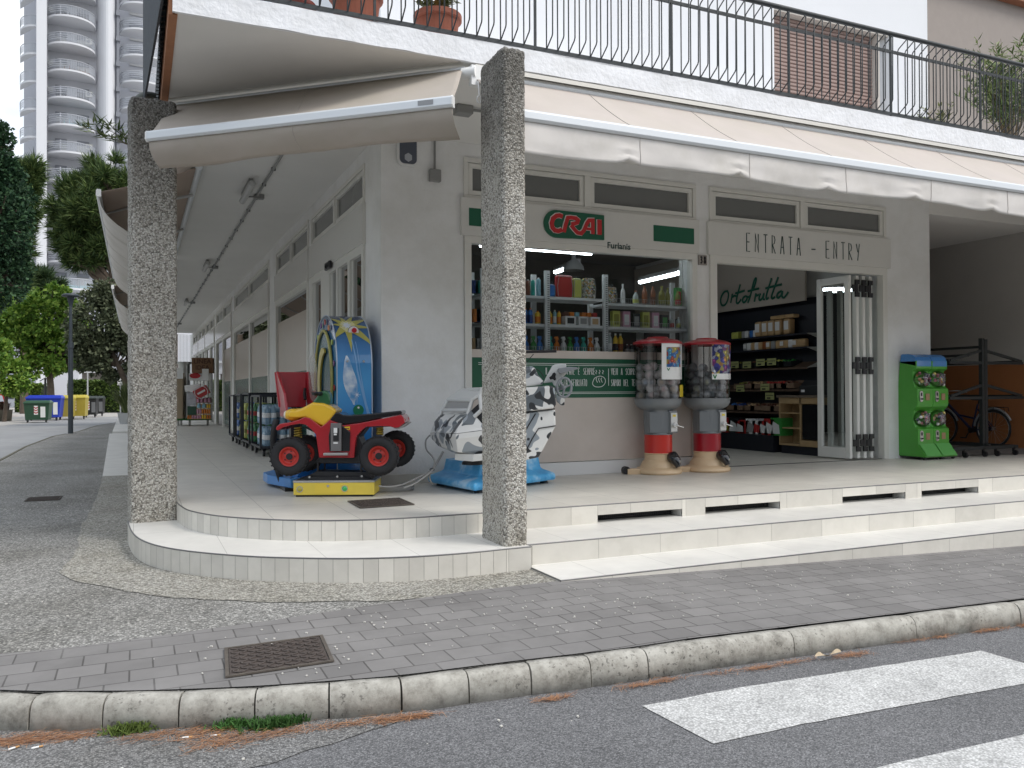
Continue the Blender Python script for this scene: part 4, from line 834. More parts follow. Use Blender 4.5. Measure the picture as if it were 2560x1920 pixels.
def leafblade(m, p, d, l, w, mi=0):
    d = Vector(d).normalized(); s = d.cross(Vector((0, 0, 1))); s = s.normalized() if s.length > .01 else Vector((1, 0, 0)); n = s.cross(d)*.06*l
    m.add([p, p+d*l*.4+s*w-n, p+d*l, p+d*l*.4-s*w-n], [(0, 1, 2, 3)], mi)
def bush(name, label, cat, base, stems, h, spread, pot=None, leaf=(.12, .014), per=30, mat=LEAF_O, group=None, lean=(0, 0), seed=1, lo=.3):
    r = random.Random(seed); base = Vector(base); t = thing(name, label, cat, base, 0, group)
    b0 = Vector((0, 0, 0))
    if pot:
        rr, hh, pm = pot; m = MB(); m.lathe([(0, 0), (rr*.72, 0), (rr*.96, hh*.86), (rr*1.08, hh*.87), (rr*1.08, hh), (rr*.98, hh), (rr*.93, hh*.9), (0, hh*.9)], n=28, smooth=False); m.build('pot', pm, t, bevel=.004); b0 = Vector((0, 0, hh*.9))
    ms, ml = MB(), MB()
    for i in range(stems):
        a = r.random()*6.28; rad_ = spread*math.sqrt(r.random()); tip = b0+Vector((math.cos(a)*rad_+lean[0], math.sin(a)*rad_+lean[1], h*r.uniform(.55, 1))); c = b0+Vector((math.cos(a)*rad_*.3, math.sin(a)*rad_*.3, h*.45))
        P = [b0*(1-q)**2+c*2*q*(1-q)+tip*q*q for q in [k/8 for k in range(9)]]; ms.tube(P, [.006-.0005*k for k in range(9)], n=4)
        for k in range(per):
            q = lo+(1-lo)*r.random()**.7; p = b0*(1-q)**2+c*2*q*(1-q)+tip*q*q; aa = r.random()*6.28; leafblade(ml, p, (math.cos(aa), math.sin(aa), r.uniform(-.2, 1.2)), leaf[0]*r.uniform(.6, 1.2), leaf[1]*r.uniform(.8, 1.2))
    ms.build('stems', TWIG, t); ml.build('leaves', mat, t); return t
SUCC = leafmat('succulent_leaf', (.07, .09, .03), (.15, .18, .06), (.32, .34, .13))
p = PY(1094, 80, 7.5); bush('potted_plant', 'terracotta pot with wavy rim pattern and fleshy leaves, nearest the slim pillar', 'potted plant', (p.x, 7.5, 4.605), 12, .35, .26, pot=(.215, .40, TERRA), leaf=(.085, .02), per=24, mat=SUCC, group='potted plants on the balcony', seed=3, lo=.2)
p = PY(890, 40, 7.5); bush('potted_plant', 'large terracotta pot in the middle of the three on the balcony edge', 'potted plant', (p.x, 7.5, 4.605), 9, .3, .3, pot=(.23, .46, TERRA), leaf=(.085, .02), per=14, mat=SUCC, group='potted plants on the balcony', seed=4, lo=.2)
p = PY(738, 20, 7.5); bush('potted_plant', 'darker terracotta bowl, leftmost pot on the balcony', 'potted plant', (p.x, 7.5, 4.605), 8, .3, .2, pot=(.17, .26, pbr('terracotta_dark', (.22, .06, .045), .7)), leaf=(.08, .015), per=14, mat=SUCC, group='potted plants on the balcony', seed=5)
p = PY(2515, 330, 8.6); bush('oleander', 'big oleander in a dark blue tub at the right end of the balcony', 'potted plant', (p.x+.1, 8.6, 4.605), 60, 2.05, .80, pot=(.3, .34, pbr('tub_blue', (.02, .025, .05), .5)), leaf=(.16, .014), per=40, seed=8, lo=.35)
p = PY(2345, 300, 7.35); bush('small_bush', 'low yellow green bush sprouting over the balcony edge beside the oleander', 'plant', (p.x, 7.3, 4.6), 14, .34, .34, leaf=(.07, .013), per=22, mat=SUCC, lean=(-.1, 0), seed=9, lo=.4)
bush('oleander_sprig', 'thin oleander sprig leaning out left of the corner pillar top', 'plant', (.16, 10.2, 4.0), 7, .42, .2, leaf=(.16, .012), per=16, lean=(-.55, 0), seed=12, lo=.55)
for (u0, u1, z1, lab) in ((1530, 1672, 5.16, 'left white air conditioner standing on the balcony floor'), (1712, 1880, 5.12, 'right cream air conditioner with round fan on the balcony floor')):
    x0, x1 = PY(u0, 180, 8.9).x, PY(u1, 200, 8.9).x; t = thing('air_conditioner', lab, 'air conditioner', ((x0+x1)/2, 8.9, 4.6), group='air conditioners on the balcony', world=True)
    m = MB(); m.box((x0, 8.86, 4.65), (x1, 9.2, z1)); m.build('case', pbr('ac_white', (.68, .67, .62), .5), t, bevel=.015)
    m = MB(); c = (x0*.55+x1*.45, 8.855, (4.65+z1)/2)
    for k in range(7): m.tube([Vector((c[0]+math.cos(a)*.03*(k+1), 8.852, c[2]+math.sin(a)*.03*(k+1))) for a in [2*PI*i/24 for i in range(24)]], .003, n=4, closed=True)
    m.build('fan_grille', DARKMET, t); m = MB(); m.box((x1-.3, 8.852, z1-.1), (x1-.06, 8.858, z1-.075)); m.build('stripe', pbr('teal_stripe', (.02, .30, .33), .5), t)
# ================================================================ children's rides on the platform
RED = pbr('ride_red', (.42, .012, .02), .22, coat=.6, var=.06, vs=5)
YEL = pbr('ride_yellow', (.85, .52, .03), .25, coat=.5)
GRN = pbr('ride_green', (.02, .13, .045), .3, coat=.4)
BLK = pbr('gloss_black', (.008, .008, .01), .18, coat=.5)
RIM = pbr('rim_red', (.50, .035, .025), .4)
BASEY = pbr('base_yellow', (.78, .60, .08), .4, var=.05, vs=3, dirt=(.55, .42, .08), ds=4, da=.4)
MECH = pbr('mechanism_black', (.015, .015, .017), .45, var=.3, vs=30)
def plane_pt(u, v, O, n): d = ray(u, v); o = Vector((0, 0, CAMZ)); return o+d*((O-o).dot(n)/d.dot(n))
class Frame:
    """a local frame standing on the floor; L(u, v, depth) gives local coordinates of a surveyed point lying depth behind its front"""
    def __init__(s, O, rz): s.O = Vector(O); s.rz = rz; s.Y = Vector((-math.sin(rz), math.cos(rz), 0)); s.X = Vector((math.cos(rz), math.sin(rz), 0))
    def L(s, u, v, dep=0): p = plane_pt(u, v, s.O+s.Y*dep, s.Y)-s.O; return (p.dot(s.X), dep, p.z)
def wheel(t, c, r, w, R_=None, tread=26, rim=RIM):
    """tyre, rim and hub; axis along local y"""
    c = Vector(c); rot = Matrix.Rotation(-PI/2, 3, 'X'); h = w/2
    m = MB(); m.lathe([(r*.50, -h*.55), (r*.56, -h*.86), (r*.74, -h), (r*.90, -h*.86), (r*.98, -h*.5), (r, 0), (r*.98, h*.5), (r*.90, h*.86), (r*.74, h), (r*.56, h*.86), (r*.50, h*.55)], c, n=44, rot=rot)
    for k in range(tread):
        for sgn in (-1, 1):
            a = 2*PI*(k+(.5 if sgn > 0 else 0))/tread; e = Vector((math.cos(a), 0, math.sin(a))); tt = Vector((-math.sin(a), 0, math.cos(a))); q = c+e*(r*.972)+Vector((0, sgn*h*.52, 0)); M = Matrix((tt, Vector((0, 1, 0)), e)).transposed().to_4x4()
            m.cbox(q, (r*.085, h*.72, r*.05), rot=M)
    ty = m.build('tyre', RUBBER, t)
    m = MB(); m.lathe([(0, -h*.35), (r*.18, -h*.35), (r*.30, -h*.25), (r*.36, -h*.30), (r*.44, -h*.62), (r*.50, -h*.66), (r*.52, -h*.6), (r*.50, h*.6), (0, h*.5)], c, n=36, rot=rot, smooth=False); rm = m.build('rim', rim, t)
    m = MB(); m.cyl(c+Vector((0, -h*.5, 0)), c+Vector((0, -h*.3, 0)), r*.17, n=18)
    for k in range(5): a = 2*PI*k/5; q = c+Vector((math.cos(a)*r*.28, -h*.30, math.sin(a)*r*.28)); m.cyl(q+Vector((0, -.006, 0)), q, r*.035, n=6)
    m.build('hub', BLACKP, t)
# ---- quad bike ride
O = Vector((1.815, 8.43, .36)); rz = rad(-24); fr_ = Frame(O, rz)
Q = thing('quad_ride', 'red and yellow coin operated quad bike ride on a yellow base', 'kiddie ride', O, rz)
z4 = lambda X, Y, d=0: fr_.L(660+X/5.821, 1000+Y/5.821, d)
def prof(m, pts, d0, d1, mi=0, ref=None): P = [z4(X, Y, d0 if ref is None else ref) for X, Y in pts]; m.prism([(x, d0, z) for x, _, z in P], (0, d1-d0, 0), mi)
xl, _, zb = z4(428, 1405); xr, _, _z0 = z4(1605, 1400); zt = z4(1000, 1200)[2]
m = MB(); m.box((xl, 0, .02), (xr, .44, zt)); bs = m.build('base', BASEY, Q, bevel=.004)
m = MB(); m.box((xl-.004, -.004, zt), (xr+.004, .444, zt+.02)); m.build('metal_lip', STEEL, Q)
m = MB(); m.box((xl+.02, .02, .0), (xr-.02, .42, .02)); m.build('foot', BLACKP, Q)
a, b = z4(740, 1220), z4(1130, 1362); m = MB(); m.box((a[0], -.004, b[2]), (b[0], -.001, a[2])); dr_ = m.build('coin_drawer', pbr('drawer_yellow', (.80, .60, .07), .4), bs); 
m = MB(); c = z4(932, 1250); m.cyl((c[0], -.008, c[2]), (c[0], -.003, c[2]), .013, n=16); m.build('lock', STEEL, dr_)
for X, col in ((520, 'lamp_amber'), (1175, 'lamp_green')):
    c = z4(X, 1298 if X < 600 else 1288); m = MB(); m.cyl((c[0], -.006, c[2]), (c[0], 0, c[2]), .032, n=20); k_ = m.build('lamp_ring', STEEL, bs); m = MB(); m.ball((c[0], -.006, c[2]), .026, sc=(1, .5, 1)); m.build('button', pbr(col, (.45, .38, .05) if X < 600 else (.05, .50, .12), .15, spec=.8), bs)
m = MB(); prof(m, [(470, 1165), (640, 1100), (760, 1040), (1500, 1050), (1580, 1165)], .10, .36); prof(m, [(560, 1160), (1540, 1160), (1440, 1120), (640, 1120)], .06, .09)
for X in (780, 1410): prof(m, [(X-12, 1060), (X+14, 1060), (X+14, 900), (X-12, 900)], .12, .15); prof(m, [(X+100-12, 1060), (X+100+12, 1060), (X+100+12, 900), (X+100-12, 900)], .28, .31)
m.build('rocking_gear', MECH, Q)
m = MB()
for X, Y in ((665, 1120), (1070, 1112), (1425, 1108)): c = z4(X, Y, .06); m.cyl((c[0], .045, c[2]), (c[0], .06, c[2]), .011, n=12)
m.build('bolt', STEEL, Q)
m = MB(); prof(m, [(560, 400), (760, 500), (790, 840), (700, 930), (1400, 930), (1500, 850), (1370, 540), (1480, 400), (1840, 390), (1980, 300), (1000, 250)], .14, .44, ref=.1); m.build('chassis', MECH, Q, bevel=.01)
redp = [(168, 425), (185, 385), (235, 345), (400, 320), (500, 290), (590, 250), (660, 262), (830, 390), (900, 340), (950, 290), (1130, 355), (1140, 372), (1400, 335), (1995, 215), (2030, 255), (2050, 330), (1960, 400), (1900, 405), (1840, 388), (1700, 380), (1490, 390), (1420, 440), (1345, 530), (1325, 660), (1312, 843), (800, 838), (770, 620), (752, 500), (680, 420), (600, 360), (520, 345), (380, 370), (270, 400), (200, 448)]
m = MB(); prof(m, redp, .05, .50, ref=.05); m.build('red_body', RED, Q, bevel=.014, seg=3)
m = MB(); prof(m, [(975, 330), (1140, 375), (1255, 470), (1245, 745), (950, 745), (940, 520)], .035, .06); m.build('leg_recess', BLK, Q, bevel=.004)
yp = [(345, 260), (330, 190), (380, 145), (460, 150), (560, 110), (700, 35), (850, 45), (960, 85), (1055, 155), (960, 290), (862, 392), (760, 340), (600, 255), (480, 265)]
m = MB(); prof(m, yp, .09, .44, ref=.08); m.build('yellow_tank', YEL, Q, bevel=.03, seg=4)
c = z4(425, 215, .16)
for yy in (.17, .37): m = MB(); m.ball((c[0], yy, c[2]), .075, sc=(1.35, 1, .85)); h_ = m.build('headlamp', YEL, Q); m = MB(); m.ball((c[0]-.075, yy, c[2]), .05, sc=(.5, 1, .85)); m.build('lens', pbr('lens_pale', (.75, .72, .6), .1), h_)
sp = [(950, 320), (955, 275), (1035, 185), (1080, 180), (1140, 215), (1260, 222), (1600, 195), (1985, 155), (2005, 175), (1998, 214), (1700, 265), (1400, 330), (1150, 362), (1060, 330)]
m = MB(); prof(m, sp, .10, .45, ref=.09); m.build('seat', BLK, Q, bevel=.022, seg=4)
a, b = z4(970, 338), z4(1125, 742); m = MB(); m.box((a[0], -.0, b[2]), (b[0], .06, a[2])); cb = m.build('coin_box', pbr('grey_steel', (.22, .21, .21), .4, metal=.6), Q, bevel=.003)
a, b = z4(1008, 410), z4(1090, 595); m = MB(); m.box((a[0], -.006, b[2]), (b[0], 0, a[2])); m.build('coin_slot', BLACKP, cb)
a, b = z4(1015, 405), z4(1068, 480); m = MB(); m.box((a[0], -.009, b[2]), (b[0], -.006, a[2])); a, b = z4(1018, 488), z4(1060, 512); m.box((a[0], -.009, b[2]), (b[0], -.006, a[2])); a, b = z4(1010, 615), z4(1076, 636); m.box((a[0], -.004, b[2]), (b[0], .0, a[2])); m.build('notice', WHITEL, cb)
a, b = z4(1145, 385, .05), z4(1250, 432, .05); m = MB(); m.prism([(a[0], .043, a[2]-.006), (a[0], .043, b[2]-.002), (b[0], .043, b[2]), (b[0], .043, a[2])], (0, .004, 0)); pl_ = m.build('price_sticker', pbr('sticker_yellow', (.80, .58, .02), .4), Q)
m = MB(); m.box((a[0]+.010, .041, b[2]+.006), (a[0]+.016, .043, a[2]-.008)); m.box((a[0]+.026, .041, b[2]+.007), (b[0]-.006, .043, b[2]+.019)); m.build('price_print', pbr('sticker_print', (.25, .05, .02), .5), pl_)
a, b = z4(868, 770), z4(1222, 803); m = MB(); m.box((a[0], -.02, b[2]), (b[0], .10, a[2])); m.build('footrest', STEEL, Q, bevel=.003)
c1, c2 = z4(372, 822, .0), z4(1672, 815, .0); R1 = .197
wheel(Q, (c1[0], .02, c1[2]), R1, .15); wheel(Q, (c2[0], .02, c2[2]), R1+.006, .16)
f1, f2 = z4(620, 770, .58), z4(1960, 705, .58); wheel(Q, (f1[0], .56, f1[2]), R1, .15); wheel(Q, (f2[0]-.02, .56, f2[2]), R1, .15)
m = MB(); m.cyl((c1[0], .09, c1[2]), (f1[0], .50, f1[2]), .02); m.cyl((c2[0], .09, c2[2]), (f2[0], .50, f2[2]), .02); m.build('axles', MECH, Q)
for X, z0_, z1_, r_ in ((490, 540, 395, .035), (1682, 510, 400, .033)):
    lo, hi = z4(X, z0_, .16), z4(X, z1_, .16); m = MB(); n = 40; m.tube([(lo[0]+r_*math.cos(2*PI*4*i/n), .17+r_*math.sin(2*PI*4*i/n), lo[2]+(hi[2]-lo[2])*i/n) for i in range(n+1)], .008, n=6); m.build('spring', pbr('spring_gold', (.45, .33, .05), .4, metal=.4), Q)
m = MB(); c = z4(2010, 290, .1)
for yy in (.10, .42): m.ball((c[0], yy, c[2]), .032, sc=(.7, 1, 1)); m.ball((c[0]+.014, yy+.035, c[2]-.005), .028, sc=(.7, 1, 1))
m.build('tail_light', pbr('tail_red', (.5, .01, .015), .1, coat=1), Q)
m = MB(); prof(m, [(1880, 408), (1960, 400), (2075, 330), (2080, 350), (1990, 410), (1940, 425)], .07, .46); m.build('rear_bumper', pbr('bumper_grey', (.35, .33, .32), .5), Q, bevel=.004)
m = MB(); P = [z4(X, Y, .2) for X, Y in ((700, 40), (760, -40), (800, -120), (890, -140), (950, -100), (965, 0), (950, 90), (860, 95), (740, 70))]; m.prism([(x, .19, z) for x, _, z in P], (0, .16, 0)); m.build('handlebar_cowl', GRN, Q, bevel=.02, seg=3)
for yy in (.08, .46):
    c = z4(810, -90, yy); m = MB(); m.cyl((c[0], .27, c[2]), (c[0]-.03, yy, c[2]), .022, n=12); m.cyl((c[0]-.03, yy, c[2]), (c[0]-.055, yy-.05 if yy < .2 else yy+.05, c[2]), .017, n=12); m.build('grip', BLACKP, Q)

# ---- tall blue game with seat, leaning on the arcade wall
G = thing('wheel_game_ride', 'tall blue airbrushed arcade ride with yellow starburst and red seat', 'kiddie ride', (2.1, 9.7, .36), world=True)
X0, X1 = PY(842, 1030, 9.15).x, PY(931, 1030, 9.15).x; ya, yb, yc = 9.15, 10.42, 9.80; ZT = 2.315; hr = .64
def gprof(s):     # s 0..1 up the front edge, over the top and down the back
    if s < .36: return (ya, .37+(ZT-hr-.37+.0)*(s/.36))
    if s < .64: a = PI*(s-.36)/.28; return (9.785-math.cos(a)*.635, ZT-hr+math.sin(a)**.85*hr)
    return (yb, ZT-hr-(ZT-hr-.37)*((s-.64)/.36))
P = [gprof(i/90) for i in range(91)]
def gamemat():
    m, t, b = nodes('airbrushed_blue'); L = t.links.new; g = N(t, 'ShaderNodeNewGeometry'); sx_ = N(t, 'ShaderNodeSeparateXYZ'); L(g.outputs['Position'], sx_.inputs[0])
    n1 = N(t, 'ShaderNodeTexNoise', i_Scale=2.2, i_Detail=4); L(g.outputs['Position'], n1.inputs['Vector']); ad = N(t, 'ShaderNodeMath', operation='MULTIPLY_ADD'); ad.inputs[1].default_value = .25; L(n1.outputs['Fac'], ad.inputs[0]); L(sx_.outputs[2], ad.inputs[2])
    mr = N(t, 'ShaderNodeMapRange'); mr.inputs[1].default_value = .45; mr.inputs[2].default_value = 2.4; L(ad.outputs[0], mr.inputs[0])
    r = ramp(t, [(0, (.03, .20, .60)), (.35, (.05, .28, .70)), (.6, (.09, .38, .74)), (.82, (.06, .22, .50)), (1, (.02, .06, .16))]); L(mr.outputs[0], r.inputs[0]); L(r.outputs[0], b.inputs['Base Color']); b.inputs['Roughness'].default_value = .22; b.inputs['Coat Weight'].default_value = .5
    return m
GB = gamemat(); GEDGE = pbr('silver_edge', (.55, .62, .70), .3, metal=.4)
m = MB(); m.prism([(X0+.01, y, z) for y, z in P], (X1-X0-.02, 0, 0)); m.build('cabinet', GB, G)
m = MB(); m.tube([(X1-.004, y-(.004 if i < 33 else 0), z+.004) for i, (y, z) in enumerate(P)], .007, n=6); m.tube([(X0+.004, y, z+.004) for y, z in P], .006, n=6); m.build('edge_trim', GEDGE, G)
def gsurf(x, z, off=.003):       # x across 0..1, z height along the front band (continues over the top)
    s = (z-.37)/(ZT-hr-.37)*.36 if z < ZT-hr else .36+min(.14, (z-(ZT-hr))/(hr*1.15)*.14)
    y, zz = gprof(s); y2, z2 = gprof(s+.004); n = Vector((0, -(z2-zz), (y2-y))); n = n.normalized() if n.length > 0 else Vector((0, -1, 0))
    return Vector((X0+(X1-X0)*x, y, zz))+n*off
def gpx(u, v): return ((PY(u, v, ya).x-X0)/(X1-X0), PY(u, v, ya).z)
SC = lambda X, Y: (660+X/5.53, 760+Y/5.53)
cx_, cz_ = .40, 2.07
STARY = pbr('star_yellow', (.50, .47, .11), .3, coat=.3); GLOW = pbr('paint_white', (.80, .85, .92), .3, coat=.3); PALEB = pbr('paint_paleblue', (.22, .45, .75), .3, coat=.3)
m = MB()
for k, (a, l, w) in enumerate(((100, .20, .05), (62, .26, .045), (28, .34, .055), (-6, .30, .045), (-42, .40, .06), (-88, .30, .055), (-135, .26, .06), (176, .18, .04), (140, .24, .05))):
    a = rad(a); d = Vector((math.cos(a), math.sin(a))); p = Vector((-d.y, d.x)); n = 10
    vs = []
    for i in range(n+1):
        q = d*l*i/n; ww = w*(1-i/n)*(1 if i else .9)
        for sgn in (1, -1): e = q+p*ww*sgn; xx = min(.97, max(.03, cx_+e.x/.39)); vs.append(gsurf(xx, cz_+e.y*.95, .0025+.0003*k))
    m.add(vs, [(2*i, 2*i+1, 2*i+3, 2*i+2) for i in range(3)], 1); m.add(vs, [(2*i, 2*i+1, 2*i+3, 2*i+2) for i in range(3, n)], 0)
m.build('star_painting', [STARY, pbr('star_pale', (.78, .74, .38), .3, coat=.3)], G)
m = MB(); m.add([gsurf(cx_, cz_, .0072)]+[gsurf(cx_+math.cos(2*PI*k/16)*(.17 if k % 2 else .07), cz_+math.sin(2*PI*k/16)*(.06 if k % 2 else .03), .0068) for k in range(16)], [(0, 1+k, 1+(k+1) % 16) for k in range(16)]); 
sx2, sz2 = .56, 1.39
m.add([gsurf(sx2, sz2, .0068)]+[gsurf(sx2+math.cos(2*PI*k/16)*(.13 if k % 4 == 0 else .10 if k % 2 == 0 else .02), sz2+math.sin(2*PI*k/16)*(.11 if k % 4 == 0 else .05 if k % 2 == 0 else .008), .0066) for k in range(16)], [(0, 1+k, 1+(k+1) % 16) for k in range(16)]); m.build('glints', GLOW, G)
def strip(m, pts, mi=0, off=.003):
    vs = [gsurf(x+sg*w, z, off) for x, z, w in pts for sg in (-1, 1)]; m.add(vs, [(2*i, 2*i+1, 2*i+3, 2*i+2) for i in range(len(pts)-1)], mi)
def cloudmat():
    m, t, b = nodes('airbrushed_cloud'); L = t.links.new; tcn = N(t, 'ShaderNodeTexCoord'); n = N(t, 'ShaderNodeTexNoise', i_Scale=6, i_Detail=5); L(tcn.outputs['Object'], n.inputs['Vector'])
    r = ramp(t, [(.38, (.10, .32, .62)), (.62, (.72, .80, .88))]); L(n.outputs['Fac'], r.inputs[0]); L(r.outputs[0], b.inputs['Base Color']); b.inputs['Roughness'].default_value = .3; return m
m = MB(); strip(m, [(.42+.62*(1-q)**1.5*0+.30+.0*q if False else .46+.48*q**1.2, 1.90-.80*q, .012+.030*q) for q in [i/20 for i in range(21)]], off=.0045); strip(m, [(.56+.36*q**1.1, 1.88-.80*q, .008+.016*q) for q in [i/20 for i in range(21)]], off=.0052); m.build('beam_painting', PALEB, G)
m = MB(); strip(m, [(.28+.20*q, 1.76-.48*q, .02+.17*math.sin(PI*min(1, q*1.05))**.8) for q in [i/14 for i in range(15)]], off=.0035); m.build('cloud_painting', cloudmat(), G)
m = MB(); c = (.60, 1.22); m.add([gsurf(c[0]+.15*math.cos(2*PI*k/24), c[1]+.06*math.sin(2*PI*k/24), .0085) for k in range(24)], [tuple(range(24))]); m.build('green_ball_painting', pbr('paint_green', (.02, .20, .10), .2, coat=.6), G)
m = MB(); m.add([gsurf(c[0]+.03*math.cos(2*PI*k/12), c[1]+.028+.012*math.sin(2*PI*k/12), .009) for k in range(12)], [tuple(range(12))]); m.build('ball_glint', WHITEL, G)
e = gsurf(.55, 1.99, .0); m = MB(); m.cyl(e+Vector((0, .01, 0)), e+Vector((0, -.014, 0)), .060, n=28); eb = m.build('stop_plate', WHITEL, G); m = MB(); m.tube([e+Vector((.061*math.cos(a_), -.010, .061*math.sin(a_))) for a_ in [2*PI*k/28 for k in range(28)]], .004, n=5, closed=True); m.build('plate_rim', BLACKP, eb); m = MB(); m.cyl(e+Vector((0, -.014, .012)), e+Vector((0, -.045, .012)), .024, .028, n=18); m.build('stop_button', pbr('button_red', (.50, .01, .02), .3), eb)
m = MB()
for k in range(5): a = -PI/2+(k-2)*.32; q = e+Vector((.044*math.cos(a), -.0145, .044*math.sin(a))); m.cbox(q, (.007, .002, .010))
m.build('stop_print', BLACKP, eb)
m = MB()
for x in (.30, .76): q = gsurf(x, 1.72, 0); m.ball(q, .014)
m.build('bolt', STEEL, G)
# its round front with moon, ring and stickers, facing the arcade
m = MB(); yc2, zc2 = 9.79, 1.52; fx = X0-.004
m.add([(fx, yc2+math.cos(2*PI*k/40)*.47, zc2+math.sin(2*PI*k/40)*.62) for k in range(40)], [tuple(range(40))]); m.build('round_screen', pbr('night_blue', (.02, .09, .15), .15, var=.4, vs=4), G)
m = MB(); m.tube([(fx-.012, yc2+math.cos(2*PI*k/48)*.47, zc2+math.sin(2*PI*k/48)*.62) for k in range(48)], .018, n=8, closed=True); m.build('yellow_ring', pbr('ring_yellow', (.45, .42, .12), .3), G)
m = MB(); mo = [(yc2-.02+math.cos(a)*.28, zc2+math.sin(a)*.42) for a in [-1.9+3.8*i/20 for i in range(21)]]+[(yc2-.17+math.cos(a)*.30, zc2+math.sin(a)*.36) for a in [1.5-3.0*i/20 for i in range(21)]]; m.prism([(fx-.03, y, z) for y, z in mo], (.02, 0, 0)); m.build('moon', pbr('moon_yellow', (.50, .40, .06), .3), G)
cols = [pbr('sticker_red', (.45, .02, .03), .4), pbr('sticker_orange', (.70, .22, .04), .4), pbr('sticker_lime', (.35, .45, .05), .4), pbr('sticker_violet', (.14, .03, .20), .4)]
for k in range(16): a = 2*PI*k/16+.1; m = MB(); m.cyl((fx-.008, yc2+math.cos(a)*.55, zc2+.02+math.sin(a)*.70), (fx, yc2+math.cos(a)*.55, zc2+.02+math.sin(a)*.70), .034, n=9); m.build('fruit_sticker', cols[k % 4], G)
m = MB(); m.add([(1.80, 9.38+math.cos(2*PI*k/32)*.24, 1.58+math.sin(2*PI*k/32)*.26) for k in range(32)], [tuple(range(32))]); m.build('clear_disc', pbr('acrylic', (.45, .42, .38), .25, alpha=.4), G, solid=.006)
BLT = pbr('tray_blue', (.035, .22, .58), .35, coat=.3, var=.1, vs=4)
m = MB(); m.prism([(1.34, 9.95, .40), (1.34, 9.62, .40), (1.50, 9.05, .40), (2.42, 9.08, .40), (2.46, 10.4, .40), (1.6, 10.4, .40)], (0, 0, .10)); m.build('floor_tray', BLT, G, bevel=.008)
m = MB(); m.box((1.60, 9.22, .50), (2.38, 9.6, .70)); m.build('plinth', GB, G, bevel=.01); m = MB(); m.box((1.45, 9.1, .36), (2.4, 10.3, .40)); m.build('feet', BLACKP, G)
SR = pbr('seat_red', (.45, .015, .03), .3, coat=.4, var=.08, vs=4)
sx0_, sx1_ = 1.455, 1.80; m = MB(); m.prism([(sx0_-.01, 9.78, 1.655), (sx0_+.03, 9.74, 1.25), (sx1_-.01, 9.74, 1.25), (sx1_+.01, 9.78, 1.655)], (0, .045, 0)); st_ = m.build('seat_back', SR, G, bevel=.012)
m = MB(); m.prism([(sx0_, 9.80, 1.66), (sx0_, 9.72, 1.66), (sx0_+.03, 9.40, 1.42), (sx0_+.05, 9.36, 1.20), (sx0_+.05, 9.78, 1.20)], (.028, 0, 0)); m.build('seat_side', SR, G, bevel=.01)
m = MB(); m.prism([(sx1_, 9.80, 1.66), (sx1_, 9.72, 1.66), (sx1_+.01, 9.62, 1.45), (sx1_+.03, 9.36, 1.42), (sx1_+.03, 9.36, 1.20), (sx1_, 9.78, 1.20)], (.035, 0, 0)); m.build('seat_side', SR, G, bevel=.012)
m = MB(); m.box((sx0_+.05, 9.34, 1.14), (sx1_+.03, 9.80, 1.22)); m.build('seat_pan', SR, G, bevel=.02, seg=3)
m = MB(); m.tube(smoothpath([(1.40, 9.34, 1.12), (1.37, 9.32, 1.0), (1.37, 9.32, .75), (1.45, 9.34, .45)], 6), .035, n=8, sq=(1, .4, 1)); m.box((1.58, 9.5, .5), (1.70, 9.62, 1.15)); m.build('seat_support', MECH, G)
m = MB(); m.tube(smoothpath([(sx1_-.03, 9.68, 1.46), (sx1_-.05, 9.6, 1.40), (sx1_-.05, 9.56, 1.34)], 4), .018, n=8, sq=(1, .5, 1)); m.build('strap', BLACKP, G)

# ---- grey camouflage ride behind the slim pillar
def camomat():
    m, t, b = nodes('camouflage'); L = t.links.new; tcn = N(t, 'ShaderNodeTexCoord'); out = None; prev = (.74, .74, .72, 1)
    for k, (sc, lo, col) in enumerate(((5.2, .585, (.28, .315, .345)), (6.2, .625, (.13, .15, .165)), (7.5, .655, (.035, .038, .042)))):
        mpp = N(t, 'ShaderNodeMapping'); mpp.inputs['Location'].default_value = (k*3.7, k*1.9, k*5.1); L(tcn.outputs['Object'], mpp.inputs[0])
        n = N(t, 'ShaderNodeTexNoise', i_Scale=sc, i_Detail=0, i_Distortion=.6); L(mpp.outputs[0], n.inputs['Vector']); r = ramp(t, [(lo, (0, 0, 0)), (lo+.008, (1, 1, 1))]); L(n.outputs['Fac'], r.inputs[0])
        mi = N(t, 'ShaderNodeMix', data_type='RGBA'); mi.inputs[7].default_value = c4(col); L(r.outputs[0], mi.inputs[0])
        if out: L(out, mi.inputs[6])
        else: mi.inputs[6].default_value = prev
        out = mi.outputs[2]
    L(out, b.inputs['Base Color']); b.inputs['Roughness'].default_value = .3; b.inputs['Coat Weight'].default_value = .3; return m
CAMO = camomat(); CW = pbr('ride_white', (.66, .67, .66), .35, coat=.3); CG = pbr('ride_grey', (.22, .235, .25), .35)
K = thing('walker_ride', 'grey and white camouflage ride with cockpit pod and propeller wheel', 'kiddie ride', (3.7, 8.5, .36), world=True)
P0, PR_, PL_ = Vector((3.17, 7.95, 0)), Vector((4.42, 8.58, 0)), Vector((3.02, 8.98, 0)); PB = PR_+PL_-P0+Vector((0, -.05, 0)); cen = (P0+PR_+PL_+PB)/4
def inset(k, z): return [cen+(p-cen)*k+Vector((0, 0, z)) for p in (P0, PR_, PB, PL_)]
